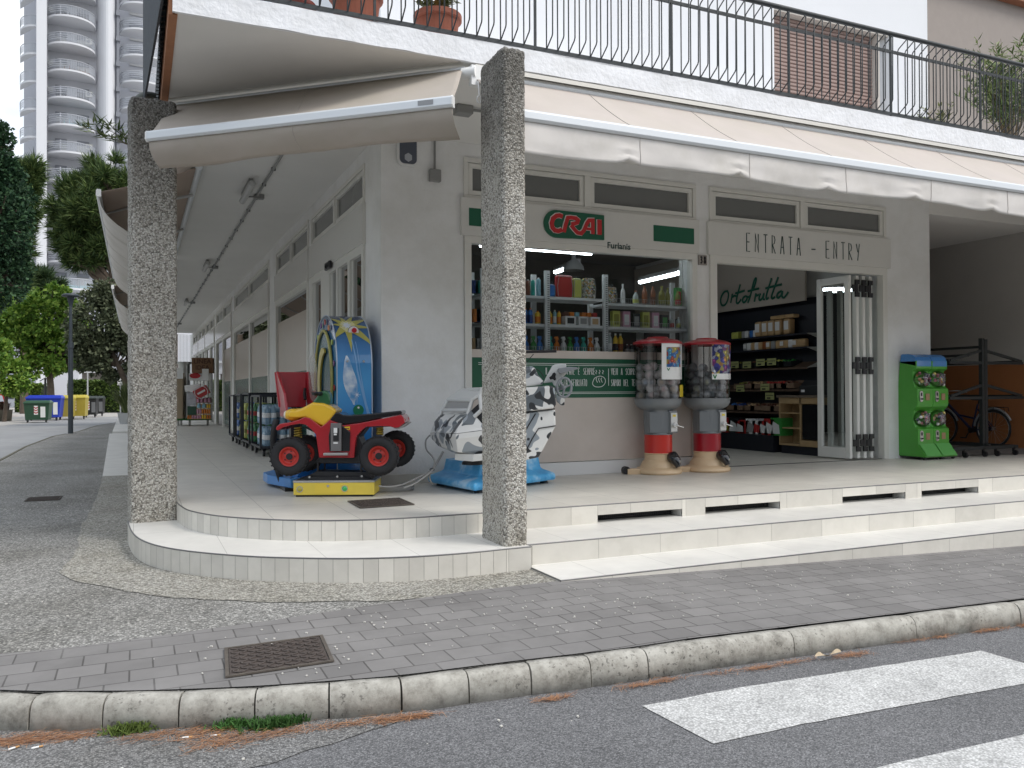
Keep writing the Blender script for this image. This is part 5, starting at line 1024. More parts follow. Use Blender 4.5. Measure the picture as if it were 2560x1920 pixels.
def bluemat():
    m, t, b = nodes('sponge_blue'); L = t.links.new; tcn = N(t, 'ShaderNodeTexCoord'); n = N(t, 'ShaderNodeTexNoise', i_Scale=5, i_Detail=5, i_Roughness=.6); L(tcn.outputs['Object'], n.inputs['Vector'])
    r = ramp(t, [(.33, (.05, .32, .66)), (.52, (.10, .44, .78)), (.68, (.45, .68, .88))]); L(n.outputs['Fac'], r.inputs[0]); L(r.outputs[0], b.inputs['Base Color']); b.inputs['Roughness'].default_value = .35; return m
BLS = bluemat()
m = MB(); m.loft([inset(1.0, .40), inset(1.03, .43), inset(1.0, .475), inset(.90, .50), inset(.78, .53), inset(.74, .66)]); kb = m.build('base', BLS, K, bevel=.02, seg=3)
for k in range(9): m = MB(); q = P0+(PL_-P0)*(k+.5)/9*.98; m.ball((q.x+.002, q.y, .435), .030, sc=(.35, 1, .8)); m.build('boss', BLS, kb)
for k in range(11): m = MB(); q = P0+(PR_-P0)*(k+.5)/11; m.ball((q.x, q.y, .435), .030, sc=(1, .6, .8)); m.build('boss', BLS, kb)
m = MB()
for q in inset(.82, .36): m.cyl(q, q+Vector((0, 0, .045)), .05, .035, n=12)
m.build('feet', BLACKP, K); c = PD(1183, 1160, 8.75)
m = MB(); m.lathe([(.12, 0), (.12, .02), (.085, .05), (.10, .06), (.08, .085), (.095, .10), (.075, .12)], (c.x, c.y, .655), n=20); m.box((c.x+.25, c.y+.05, .6), (c.x+.35, c.y+.18, .9)); m.build('bellows', BLACKP, K)
ks = lambda X, Y, d: PD(1000+X/3.606, 820+Y/3.606, d)
def hull(rows): return [[ks(*p) for p in r] for r in rows]
m = MB(); m.loft(hull([[(495, 1132, 8.55), (660, 1140, 8.40), (900, 1120, 8.45), (900, 1090, 9.2), (520, 1100, 9.25)], [(495, 1190, 8.57), (655, 1203, 8.42), (900, 1180, 8.45), (900, 1150, 9.2), (520, 1160, 9.25)]])); m.build('under_box', CW, K, bevel=.008)
m = MB(); m.loft(hull([[(470, 1120, 8.75), (640, 1138, 8.5), (900, 1120, 8.45), (900, 1080, 9.3), (520, 1060, 9.35)], [(345, 1065, 8.95), (520, 1120, 8.45), (900, 1085, 8.40), (900, 1040, 9.4), (420, 1010, 9.45)], [(272, 985, 9.1), (505, 1000, 8.40), (900, 955, 8.35), (900, 930, 9.4), (380, 945, 9.5)], [(270, 942, 9.1), (502, 955, 8.40), (900, 905, 8.35), (900, 900, 9.4), (380, 915, 9.5)]])); m.build('lower_hull', CAMO, K, bevel=.006)
m = MB(); m.loft(hull([[(276, 938, 9.1), (504, 950, 8.40), (900, 900, 8.35), (900, 895, 9.4), (384, 912, 9.5)], [(312, 840, 9.08), (545, 850, 8.48), (760, 885, 8.38), (760, 870, 9.35), (420, 850, 9.45)], [(362, 780, 9.06), (612, 780, 8.55), (640, 740, 8.50), (640, 735, 9.30), (440, 770, 9.40)]])); m.build('upper_hull', CAMO, K, bevel=.005)
m = MB(); m.prism([ks(640, 745, 8.50), ks(700, 690, 8.48), ks(770, 640, 8.46), ks(900, 700, 8.40), ks(900, 900, 8.36), ks(760, 885, 8.375)], FW*.75); m.build('cabin_interior', pbr('cabin_black', (.012, .013, .015), .7), K)
m = MB()
for a, b in (((362, 780, 9.02), (432, 650, 9.0)), ((612, 778, 8.52), (648, 655, 8.52)), ((432, 648, 9.0), (648, 652, 8.52)), ((380, 742, 9.02), (624, 742, 8.52)), ((432, 648, 9.0), (560, 565, 8.9)), ((560, 560, 8.9), (745, 552, 8.45)), ((648, 650, 8.52), (720, 600, 8.46)), ((720, 600, 8.46), (745, 552, 8.45)), ((720, 600, 8.46), (735, 740, 8.42)), ((735, 740, 8.42), (670, 800, 8.45))): m.tube([ks(*a), ks(*b)], .022, n=6)
m.prism([ks(432, 648, 8.99), ks(560, 562, 8.88), ks(745, 550, 8.45), ks(720, 598, 8.46), ks(648, 650, 8.52)], (0, 0, .02)); m.build('cockpit_frame', CW, K)
m = MB(); m.prism([ks(385, 740, 9.01), ks(622, 740, 8.53), ks(644, 660, 8.525), ks(436, 655, 8.99)], FW*.006); m.build('windscreen', pbr('scratched_screen', (.42, .42, .41), .35, alpha=.75), K)
m = MB(); m.tube([ks(430, 645, 8.995), ks(642, 648, 8.53)], .008, n=6); m.build('black_edge', BLACKP, K)
zz5 = lambda X, Y, d=8.5: PD(1300+X/4.88, 900+Y/4.88, d)
def slab(name, pts, d, th, mat, bev=.01): m = MB(); m.prism([zz5(X, Y, d) for X, Y in pts], FW*th); return m.build(name, mat, K, bevel=bev, seg=3)
slab('engine_pod', [(-160, 360), (-150, 600), (60, 632), (415, 590), (442, 540), (425, 345), (395, 312), (60, 335)], 8.35, .55, CAMO, .03)
slab('dome', [(-120, 330), (-90, 110), (60, 78), (150, 78), (185, 92), (215, 170), (285, 255), (290, 300), (60, 328)], 8.45, .40, CAMO, .035)
slab('leg_panel', [(-170, 640), (60, 645), (430, 605), (436, 805), (228, 1188), (70, 1222), (-120, 1190)], 8.40, .16, CAMO, .015)
m = MB()
for P_ in ([(190, 655), (60, 870)], [(436, 803), (225, 835), (150, 960), (68, 1118)], [(425, 597), (60, 638)]): m.tube([zz5(X, Y, 8.395) for X, Y in P_], .006, n=5)
m.build('seams', BLACKP, K)
slab('tail_fin', [(285, 285), (310, 225), (390, 75), (425, 52), (565, 42), (570, 165), (530, 200), (455, 290), (450, 330), (410, 310), (398, 268)], 8.55, .05, CW, .012)
slab('tail_fin_lower', [(430, 400), (470, 440), (545, 470), (545, 552), (505, 556), (450, 510)], 8.56, .05, CAMO, .012)
m = MB(); m.prism([zz5(X, Y, 8.50) for X, Y in ((355, 215), (385, 190), (400, 160), (420, 150), (440, 170), (432, 200), (440, 235), (425, 252), (400, 235), (370, 240))], FW*.006); m.build('fin_mark', BLACKP, K)
slab('stabiliser', [(468, 102), (600, 82), (705, 90), (715, 108), (560, 152), (485, 168), (468, 140)], 8.42, .16, CG, .02)
c = zz5(540, 335, 8.45); rt_, up_ = RT*1.0, UP
m = MB(); m.tube([c+rt_*math.cos(2*PI*k/36)*.072+up_*math.sin(2*PI*k/36)*.098 for k in range(36)], .013, n=8, closed=True)
for a in (.3, 2.4, 4.5): m.tube([c, c+rt_*math.cos(a)*.072+up_*math.sin(a)*.098], [.014, .009], n=6)
m.ball(c, .02); m.tube([c, zz5(430, 362, 8.55)], [.016, .024], n=8); m.build('propeller_wheel', CG, K)
a, b = PD(1207, 882, 8.55), PD(1391, 878, 8.45); m = MB(); m.tube([a, b], .022, n=10, sq=(1, 1, .7)); m.tube([PD(1334, 885, 8.47), PD(1300, 925, 8.45), PD(1262, 960, 8.5)], .004, n=5); m.tube([zz5(205, 110, 8.45), zz5(255, 150, 8.45), zz5(295, 215, 8.45)], .004, n=5); m.build('top_bar', BLACKP, K)
# ---- cables between the rides
t = thing('power_cables', 'grey power cables coiled on the floor between the two rides', 'cable', PZ(1000, 1240, .36), world=True)
zk = lambda X, Y, d: PD(900+X/6.38, 1000+Y/6.38, d)
m = MB(); m.tube(smoothpath([zk(1115, 560, 9.05), zk(1050, 650, 9.0), zk(1060, 790, 8.9), zk(1150, 900, 8.75), zk(1190, 990, 8.7), zk(1150, 1110, 8.65)], 6), .009, n=6); m.tube(smoothpath([zk(1320, 820, 8.8), zk(1260, 930, 8.75), zk(1150, 1110, 8.65), zk(1000, 1200, 8.6), zk(700, 1340, 8.5), zk(470, 1385, 8.4), zk(300, 1372, 8.35)], 6), .009, n=6)
m.tube(smoothpath([zk(1330, 825, 8.8), zk(1255, 960, 8.75), zk(1155, 1120, 8.63), zk(1010, 1240, 8.55), zk(860, 1340, 8.5), zk(700, 1400, 8.4)], 6), .010, n=6); m.tube(smoothpath([zk(1150, 1110, 8.65), zk(1110, 1200, 8.65), zk(1130, 1300, 8.65), zk(1175, 1345, 8.75)], 6), .009, n=6); m.build('cable', PVC, t)
c = PZ(987, 1228, .36); m = MB(); m.tube([(c.x+math.cos(a)*(.20+.01*(a % 2)), c.y+math.sin(a)*.10, .372+.006*a/3.14) for a in [2*PI*k/24 for k in range(72)]], .012, n=6); m.build('coil', PVC, t)
m = MB(); q = zk(1150, 1110, 8.64); m.tube([q+RT*math.cos(a)*.022+UP*math.sin(a)*.012 for a in [2*PI*k/12 for k in range(12)]], .005, n=5, closed=True); m.build('cable_tie', BLACKP, t)
# ================================================================ capsule machines
CREAM = pbr('cream_plastic', (.72, .53, .33), .35, coat=.15); MG = pbr('machine_grey', (.19, .205, .215), .35, coat=.2); LID = pbr('lid_red', (.38, .012, .022), .28, coat=.4)
def copykids(root, kids, loc, rz=0, sc=1):
    c = root.copy(); COL.objects.link(c); c.location = loc; c.rotation_euler = (0, 0, rz); c.scale = (sc, sc, sc); out = []
    for k in kids: q = k.copy(); COL.objects.link(q); q.parent = c; out.append(q)
    return c, out
def machine(u, v, band, label, rz):
    p = PZ(u, v, .36); t = thing('capsule_machine', label, 'capsule machine', p, rz, 'big globe capsule machines by the window')
    m = MB(); m.lathe([(0, 0), (.285, 0), (.305, .02), (.30, .045), (.27, .075), (.235, .085), (.225, .11), (.205, .15), (.185, .175), (.175, .18), (.175, .25), (.185, .255), (.185, .265), (0, .265)], n=48)
    m.prism([(-.18, -.10, 0), (-.44, -.05, 0), (-.44, .05, 0), (-.18, .10, 0), (0, 0, 0)], (0, 0, .07)); m.build('base', CREAM, t, bevel=.004)
    m = MB(); m.cyl((-.45, -.035, .05), (-.45, .035, .05), .05, n=20); m.build('wheel', BLACKP, t)
    m = MB(); m.cyl((0, 0, .262), (0, 0, .50), .178, n=48); m.build('red_band', band, t)
    m = MB(); m.lathe([(0, .50), (.186, .50), (.186, .515), (.182, .52), (.186, .80), (.19, .815), (.23, .83), (.275, .86), (.298, .90), (.303, .95), (.31, .952), (.31, .962), (.29, .962), (.27, .92), (0, .90)], n=48)
    m.prism([(-.182, -.07, .53), (-.182, -.155, .53), (.09, -.20, .53), (.09, -.07, .53)], (0, 0, .26)); m.prism([(.06, -.12, .525), (.06, -.215, .525), (.19, -.165, .525), (.19, -.06, .525)], (0, 0, .28)); m.build('body', MG, t, bevel=.004)
    m = MB(); a, b = Vector((.072, -.214, .54)), Vector((.183, -.171, .54)); d = (b-a).normalized(); nrm = Vector((d.y, -d.x, 0)); m.prism([a+nrm*.002, b+nrm*.002, b+nrm*.002+Vector((0, 0, .24)), a+nrm*.002+Vector((0, 0, .24))], nrm*.008); cp = m.build('coin_plate', STEEL, t, bevel=.003)
    c = (a+b)/2+Vector((0, 0, .085))+nrm*.012; m = MB(); m.cyl(c, c+nrm*.03, .034, n=16); m.tube([c+nrm*.03, c+nrm*.05+d*.02-Vector((0, 0, .01)), c+nrm*.06+d*.10-Vector((0, 0, .03))], .009, n=8); m.build('crank', pbr('chrome', (.75, .75, .74), .15, metal=1), t)
    c = (a+b)/2+Vector((0, 0, .19)); m = MB(); m.prism([c-d*.028+nrm*.011, c+d*.028+nrm*.011, c+d*.028+nrm*.011+Vector((0, 0, .028)), c-d*.028+nrm*.011+Vector((0, 0, .028))], nrm*.003); m.build('price_label', pbr('price_yellow' if band is not LID else 'price_orange', (.75, .60, .08) if band is not LID else (.70, .33, .08), .5), cp)
    c = Vector((.10, -.205, .165)); m = MB(); m.tube([c+Vector((0, .06, .05)), c+Vector((.01, 0, .055)), c+Vector((.03, -.045, .01)), c+Vector((.05, -.07, -.07))], [.06, .072, .062, .03], n=14, sq=(1, 1, 1.1)); ch = m.build('chute', pbr('smoked_black', (.02, .02, .023), .12, coat=.6), t); m = MB(); m.ball(c+Vector((.052, -.085, -.0)), .02, sc=(1, .5, 1.1)); m.build('flap_badge', pbr('badge', (.45, .42, .35), .4), ch)
    m = MB(); n = 40
    def oct_(a): return .298*(1+.012*math.cos(8*a))
    m.add([(oct_(2*PI*k/n)*math.cos(2*PI*k/n), oct_(2*PI*k/n)*math.sin(2*PI*k/n), z) for z in (.962, 1.665) for k in range(n)], [(k, (k+1) % n, n+(k+1) % n, n+k) for k in range(n)], smooth=True); m.build('globe', CLEAR, t)
    m = MB()
    for a in (1.2, 2.6, 4.1, 5.6): m.cyl((.292*math.cos(a), .292*math.sin(a), .96), (.292*math.cos(a), .292*math.sin(a), 1.66), .004, n=6)
    m.build('globe_ribs', glassmat('rib_clear', (.8, .8, .8), .6, .6) if 'rib_clear' not in MATS else MATS['rib_clear'], t)
    m = MB(); m.lathe([(.312, 1.655), (.318, 1.665), (.312, 1.685), (.25, 1.712), (.14, 1.732), (.13, 1.75), (.06, 1.756), (0, 1.757)], n=32); m.build('lid', LID, t, bevel=.002); return t, p
BAND1 = pbr('band_bright_red', (.60, .03, .018), .3, coat=.3)
M1, mp1 = machine(1646, 1183, BAND1, 'left capsule machine with bright red band and white paper sheet', rad(-10)); M2, mp2 = machine(1768, 1177, pbr('band_dark_red', (.36, .008, .02), .3, coat=.3), 'right capsule machine with dark red band and full colour poster', rad(-10))
def capmat(name, col, a):
    m, t, b = nodes(name); L = t.links.new; b.inputs['Base Color'].default_value = c4(col); b.inputs['Roughness'].default_value = .08; b.inputs['Specular IOR Level'].default_value = .8
    lw = N(t, 'ShaderNodeLayerWeight', i_Blend=.35); mr = N(t, 'ShaderNodeMapRange'); mr.inputs[3].default_value = a; mr.inputs[4].default_value = min(1, a+.55); L(lw.outputs['Facing'], mr.inputs[0]); L(mr.outputs[0], b.inputs['Alpha']); return m
CAPC, CAPD = capmat('capsule_clear', (.92, .90, .89), .34), capmat('capsule_smoky', (.50, .52, .54), .42)
TOYS = [pbr('toy_%d' % i, c, .5) for i, c in enumerate(((.75, .45, .45), (.80, .75, .70), (.45, .60, .78), (.75, .55, .30), (.30, .55, .50), (.7, .68, .30), (.55, .25, .30), (.85, .85, .85)))]
def caps(mp, rz, mat, toyset, labs, group, seed, top):
    r = random.Random(seed); proto = None; pts = []; z = .985+.02
    layer = 0
    while z < top:
        n1, n2 = (9, 4) if layer % 2 == 0 else (8, 3); a0 = r.random()*6
        for n, rr in ((n1, .232), (n2, .118), (1 if layer % 2 else 0, 0)):
            for k in range(n):
                if layer >= 4 and r.random() < .45: continue
                a = a0+2*PI*k/max(n, 1)+r.uniform(-.1, .1); pts.append((mp.x+rr*math.cos(a), mp.y+rr*math.sin(a), mp.z+z+r.uniform(-.015, .015)))
        z += .088; layer += 1
    for i, p in enumerate(pts):
        ts = toyset[i % len(toyset)]
        m = MB(); m.ball((0, 0, 0), .055, 14, 9, sc=(1, 1, .95)); m.tube([(math.cos(2*PI*k/16)*.0555, math.sin(2*PI*k/16)*.0555, 0) for k in range(16)], .003, n=4, closed=True)
        if proto is None: proto = {}
        if ts not in proto:
            t = thing('toy_capsule', labs, 'toy capsule', p, 0, group); m.build('shell', mat, t); m = MB(); m.ball((0, 0, -.012), .034, 7, 5, sc=(1.1, .8, .75)); m.cbox((.0, .01, .01), (.04, .012, .03)); m.build('toy', TOYS[ts], t); t.rotation_euler = (r.random(), r.random(), r.random()); proto[ts] = (t, [c for c in t.children])
        else:
            c, _ = copykids(proto[ts][0], proto[ts][1], p); c.rotation_euler = (r.random()*3, r.random()*3, r.random()*3)
caps(mp1, 0, CAPC, (0, 1, 2, 3, 7), 'clear plastic toy capsule heaped inside the left globe machine', 'clear capsules in the left machine', 5, 1.36)
caps(mp2, 0, CAPD, (7, 4, 5, 1), 'smoky grey toy capsule heaped inside the right globe machine', 'smoky capsules in the right machine', 6, 1.40)
def postermat(name, pal, sc=26):
    m, t, b = nodes(name); L = t.links.new; tcn = N(t, 'ShaderNodeTexCoord'); v = N(t, 'ShaderNodeTexVoronoi', i_Scale=sc); n = N(t, 'ShaderNodeTexNoise', i_Scale=sc*.7, i_Detail=2)
    ad = N(t, 'ShaderNodeVectorMath', operation='ADD'); L(tcn.outputs['Object'], n.inputs['Vector']); sca = N(t, 'ShaderNodeVectorMath', operation='SCALE'); sca.inputs['Scale'].default_value = .03; L(n.outputs['Color'], sca.inputs[0]); L(tcn.outputs['Object'], ad.inputs[0]); L(sca.outputs[0], ad.inputs[1]); L(ad.outputs[0], v.inputs['Vector'])
    sp = N(t, 'ShaderNodeSeparateColor'); L(v.outputs['Color'], sp.inputs[0]); r = ramp(t, [(i/len(pal), c) for i, c in enumerate(pal)], 'CONSTANT'); L(sp.outputs[0], r.inputs[0])
    mr = ramp(t, [(.28, (1, 1, 1)), (.34, (.12, .12, .25))]); L(v.outputs['Distance'], mr.inputs[0]); mi = N(t, 'ShaderNodeMix', data_type='RGBA', blend_type='MULTIPLY'); mi.inputs[0].default_value = .7; L(r.outputs[0], mi.inputs[6]); L(mr.outputs[0], mi.inputs[7]); L(mi.outputs[2], b.inputs['Base Color']); b.inputs['Roughness'].default_value = .35; return m
def sheet(mp, u0, v0, u1, v1, rad_, off=0.0):
    """a sheet bent round the globe between surveyed corners"""
    c = Vector((mp.x, mp.y, 0)); o = Vector((0, 0, CAMZ)); d = (c-Vector((0, 0, 0))).length; dep = (c-Vector((0, 0, 0))).dot(Vector((FW.x, FW.y, 0)).normalized())
    def hit(u, v):
        r = ray(u, v); a = r.x*r.x+r.y*r.y; b = -2*(r.x*c.x+r.y*c.y); cc = c.x**2+c.y**2-(rad_+off)**2; dis = b*b-4*a*cc
        tt = (-b-math.sqrt(max(0, dis)))/(2*a); return o+r*tt
    n = 8; vs = []
    for j in range(2):
        for i in range(n+1): vs.append(hit(u0+(u1-u0)*i/n, (v0, v1)[j]))
    return vs, [(i, i+1, n+2+i, n+1+i) for i in range(n)]
c38 = lambda X, Y: (1500+X/3.77, 800+Y/3.77)
t = thing('paper_notice', 'white paper sheet with small colourful picture taped on the left globe', 'notice', mp1, world=True)
a, b = c38(581, 210), c38(770, 560); m = MB(); vs, fs = sheet(mp1, *a, *b, .304); m.add(vs, fs); m.build('sheet', WHITEL, t)
a, b = c38(627, 255), c38(758, 443); m = MB(); vs, fs = sheet(mp1, *a, *b, .304, .0015); m.add(vs, fs); m.build('picture', postermat('picture_print', [(.05, .25, .60), (.70, .12, .06), (.80, .65, .10), (.15, .50, .70), (.6, .6, .65)], 22), t)
VG = pbr('v_green', (.03, .22, .06), .5)
m = MB()
for P_ in ([(633, 452), (645, 476)], [(645, 476), (657, 452)]): m.tube([sheet(mp1, *c38(*p), *c38(*p), .304, .002)[0][0] for p in P_], .006, n=4)
m.build('green_mark', VG, t)
t = thing('poster', 'full colour collage poster stuck on the right globe machine', 'poster', mp2, world=True)
a, b = c38(1057, 220), c38(1230, 560); m = MB(); vs, fs = sheet(mp2, *a, *b, .304); m.add(vs, fs); m.build('sheet', WHITEL, t)
a, b = c38(1057, 220), c38(1230, 505); m = MB(); vs, fs = sheet(mp2, *a, *b, .304, .0015); m.add(vs, fs); m.build('picture', postermat('collage_print', [(.04, .05, .22), (.75, .35, .06), (.70, .62, .15), (.35, .06, .25), (.65, .68, .7), (.10, .10, .45)], 17), t)
m = MB()
for P_ in ([(1068, 515), (1083, 550)], [(1083, 550), (1098, 515)]): m.tube([sheet(mp2, *c38(*p), *c38(*p), .304, .002)[0][0] for p in P_], .008, n=4)
m.build('green_mark', VG, t)
a, b = c38(752, 612), c38(782, 725); t = tag((lambda m: (m.add(*sheet(mp1, *a, *b, .303)), m.build('age_sticker', pbr('sticker_yb', (.65, .50, .03), .5)))[1])(MB()), 'narrow yellow sticker low on the right side of the left globe', 'sticker')

# ---- green and blue double capsule machine
GM = pbr('vending_green', (.065, .33, .035), .3, coat=.3, var=.04); GM2 = pbr('vending_green_light', (.12, .42, .10), .35, coat=.2); BM = pbr('vending_blue', (.045, .21, .52), .25, coat=.5)
GO = Vector((10.76, 8.95, .36)); t = thing('green_capsule_machine', 'double green capsule vending machine with blue top and four clear windows', 'capsule machine', GO)
WD = .335
side = [(-.16, .045), (-.16, .06), (-.02, .24), (-.02, .46), (.03, .49), (.06, .60), (.06, .74), (.0, .80), (-.015, .84), (-.015, 1.07), (.03, 1.10), (.06, 1.20), (.06, 1.34), (.0, 1.38), (-.0, 1.46), (.0, 1.50), (.30, 1.50), (.44, .045)]
for c in range(2):
    x0 = .004+c*(WD+.004); m = MB(); m.prism([(x0, y, z) for y, z in side], (WD, 0, 0)); m.build('cabinet', GM, t, bevel=.008)
    m = MB(); m.prism([(x0, y, z) for y, z in [(-.002, 1.405), (.0, 1.50), (.03, 1.56), (.09, 1.595), (.17, 1.61), (.28, 1.61), (.31, 1.46)]], (WD, 0, 0)); m.build('blue_top', BM, t, bevel=.018, seg=4)
    m = MB(); m.prism([(x0+.012, -.165, .062), (x0+WD-.012, -.165, .062), (x0+WD-.012, -.03, .235), (x0+.012, -.03, .235)], (0, -.006, .006)); m.build('chute_flap', GM2, t, bevel=.004)
    for z in (.50, 1.10):
        m = MB(); m.ball((x0+WD/2, .07, z+.115), .168, 20, 12, sc=(1.0, .78, .80)); gl = m.build('window_globe', CLEAR, t)
        zb_ = z-.04
        m = MB(); m.prism([(x0+.075+.035*math.cos(a_), -.026-.0, zb_-.11+(.055 if math.sin(a_) > 0 else -.04)+.035*math.sin(a_)) for a_ in [2*PI*k/20 for k in range(20)]], (0, .006, 0)); cpl = m.build('coin_plate', STEEL, t); m = MB(); m.cbox((x0+.075, -.030, zb_-.07), (.016, .01, .05)); m.cyl((x0+.075, -.03, zb_-.14), (x0+.075, -.05, zb_-.14), .012, n=8); m.build('knob', BLACKP, cpl)
        m = MB(); m.box((x0+.17, -.026, zb_-.16), (x0+.25, -.02, zb_-.06)); m.build('price_card', pbr('card_brown', (.35, .22, .12), .6), t)
m = MB()
for x in (.03, .30, .38, .65):
    for y in (-.1, .36): m.cyl((x-.012, y, .024), (x+.012, y, .024), .024, n=14)
m.box((.02, -.12, .03), (.66, .42, .05)); m.build('castor_base', BLACKP, t)
proto = {}; r5_ = random.Random(11)
for c in range(2):
    for z, nm in ((.50, 'lower'), (1.10, 'upper')):
        for k in range(12):
            px, pz, py = GO.x+.17+c*(WD+.004)+r5_.uniform(-.10, .10), GO.z+z+.115-.11+.19*(k/12)+r5_.uniform(-.01, .01), GO.y+.04+r5_.uniform(-.06, .05); ci = (k*3+c) % 5; key = (ci, c, nm)
            lab = '%s toy ball inside the %s %s window of the green machine' % (('orange brown', 'white', 'dark blue', 'pink', 'yellow')[ci], nm, ('left', 'right')[c])
            if key in proto: q = proto[key].copy(); COL.objects.link(q); q.location = (px, py, pz)
            else:
                m = MB(); m.ball((0, 0, 0), .027, 10, 7); o = m.build('toy_ball', pbr('tb_%d' % ci, ((.55, .30, .12), (.75, .75, .72), (.05, .06, .12), (.65, .25, .30), (.75, .6, .2))[ci], .2, coat=.5)); o.location = (px, py, pz); tag(o, lab, 'toy ball', 'toy balls in the green machine'); proto[key] = o
CARD = postermat('card_print', [(.80, .80, .75), (.65, .10, .20), (.80, .78, .7), (.25, .5, .2), (.85, .84, .8)], 42)
for c in range(2):
    for z, nm in ((.50, 'lower'), (1.10, 'upper')):
        x = GO.x+.004+c*(WD+.004)+WD/2; m = MB(); m.prism([(x-.02, GO.y-.020, GO.z+z+.02), (x+.12, GO.y-.0, GO.z+z+.03), (x+.12, GO.y-.0, GO.z+z+.20), (x-.02, GO.y-.020, GO.z+z+.21)], (0, .002, 0)); tag(m.build('display_card', CARD), 'printed display card behind the %s %s window of the green machine' % (nm, ('left', 'right')[c]), 'card', 'display cards in the green machine')

# ---- black bottle rack on castors and the bicycle in the passage
RM = pbr('rack_black', (.018, .022, .022), .55, var=.2, vs=10)
t = thing('rack_trolley', 'empty black metal rack with triangular brackets on castors', 'trolley', (12.0, 9.0, .36), world=True)
zr = lambda X, Y, y: PY(2160+X/4.6075, 820+Y/4.6075, y)
def bar(m, a, b, w=.035): a, b = Vector(a), Vector(b); d = (b-a); T = m.T; q = d.to_track_quat('X', 'Z').to_matrix().to_4x4(); m.T = T @ Matrix.Translation((a+b)/2) @ q; m.box((-d.length/2, -w/2, -w/2), (d.length/2, w/2, w/2)); m.T = T
px_ = zr(1382, 1380, 9.0).x; yN, yFR = 9.0, 11.3
for y in (yN, yFR):
    m = MB(); bar(m, (px_-.035, y, .5), (px_-.035, y, 2.235), .06); bar(m, (px_+.035, y, .5), (px_+.035, y, 2.22), .06); m.build('post', RM, t)
    for za, zb_ in ((2.05, 1.845), (1.50, 1.285)):
        m = MB(); bar(m, (px_-.80, y, zb_), (px_+.95, y, zb_), .045); bar(m, (px_, y, za), (px_-.76, y, zb_+.03), .04); bar(m, (px_, y, za), (px_+.92, y, zb_+.03), .04); m.build('bracket', RM, t)
m = MB()
for x, z in ((px_, 2.10), (px_-.78, 1.875), (px_+.93, 1.875), (px_-.35, 1.96), (px_-.78, 1.31), (px_+.93, 1.31)): bar(m, (x, yN, z), (x, yFR, z), .04)
m.build('cross_rail', RM, t)
m = MB(); bar(m, (px_-.85, 8.9, .50), (px_+.65, 8.9, .50), .05); bar(m, (px_-.85, 11.2, .50), (px_+.65, 11.2, .50), .05); bar(m, (px_-.8, 8.9, .50), (px_-.8, 11.2, .50), .05); bar(m, (px_+.6, 8.9, .50), (px_+.6, 11.2, .50), .05); bar(m, (px_, 8.9, .53), (px_, 11.2, .53), .05); m.build('base_frame', RM, t)
for x in (px_-.62, px_-.17, px_+.12, px_+.55): m = MB(); m.cyl((x-.015, 8.86, .405), (x+.015, 8.86, .405), .045, n=16); bar(m, (x, 8.89, .42), (x, 8.89, .5), .03); m.build('castor', BLACKP, t)
t = thing('bicycle', 'dark blue step-through bicycle with rear carrier leaning in the passage', 'bicycle', (14.15, 10.15, .366), rad(90))
NAVY = pbr('navy_frame', (.012, .018, .07), .3, coat=.4)
for x, nm in ((0, 'rear_wheel'), (1.06, 'front_wheel')):
    m = MB(); m.tube([(x+.325*math.cos(2*PI*k/40), 0, .345+.325*math.sin(2*PI*k/40)) for k in range(40)], .019, n=8, closed=True); w_ = m.build(nm, RUBBER, t)
    m = MB(); m.tube([(x+.30*math.cos(2*PI*k/40), 0, .345+.30*math.sin(2*PI*k/40)) for k in range(40)], .008, n=6, closed=True)
    for k in range(18): a = 2*PI*k/18; m.tube([(x, .02*(-1)**k, .345), (x+.30*math.cos(a), 0, .345+.30*math.sin(a))], .0013, n=4)
    m.cyl((x, -.04, .345), (x, .04, .345), .025, n=10); m.build('spokes', STEEL, w_)
    m = MB(); m.tube([(x+.365*math.cos(a), 0, .345+.365*math.sin(a)) for a in [(.1 if x == 0 else .2)+(2.6)*k/20 for k in range(21)]], .022, n=6, sq=(1, 1.1, 1)); m.build('mudguard', pbr('mudguard_silver', (.45, .46, .48), .35, metal=.4) if True else None, t)
m = MB()
for a, b, r in (((.42, 0, .30), (.30, 0, .78), .017), ((.42, 0, .30), (.93, 0, .80), .026), ((.42, 0, .30), (0, .04, .345), .011), ((.42, 0, .30), (0, -.04, .345), .011), ((.31, 0, .70), (0, .04, .345), .010), ((.31, 0, .70), (0, -.04, .345), .010), ((.93, 0, .82), (.95, 0, .72), .02), ((.95, .03, .72), (1.06, .04, .345), .012), ((.95, -.03, .72), (1.06, -.04, .345), .012), ((.37, 0, .52), (.70, 0, .58), .018)): m.tube([a, b], r, n=8)
m.build('frame', NAVY, t)
m = MB(); m.tube(smoothpath([(.93, 0, .82), (.91, 0, .98), (.94, 0, 1.02)], 4), .013); m.tube(smoothpath([(.72, .27, 1.0), (.86, .25, 1.03), (.95, .12, 1.03), (.95, 0, 1.02), (.95, -.12, 1.03), (.86, -.25, 1.03), (.72, -.27, 1.0)], 4), .011, n=8); m.build('handlebar', STEEL, t)
m = MB(); m.loft([[(.14, -.07, .865), (.14, .07, .865), (.14, .05, .90), (.14, -.05, .90)], [(.30, -.05, .85), (.30, .05, .85), (.30, .035, .90), (.30, -.035, .90)], [(.42, -.015, .86), (.42, .015, .86), (.42, .012, .885), (.42, -.012, .885)]]); m.tube([(.30, 0, .76), (.27, 0, .86)], .012); m.build('saddle', BLACKP, t, bevel=.008)
m = MB()
for y in (-.06, .06): m.tube([(.22, y, .74), (-.25, y, .73), (-.26, y, .66)], .006, n=6); m.tube([(-.05, y, .73), (0, y*.7, .36)], .005, n=6)
for x in (.1, 0, -.1, -.2): m.tube([(x, -.06, .735), (x, .06, .735)], .004, n=6)
m.build('carrier', BLACKP, t)
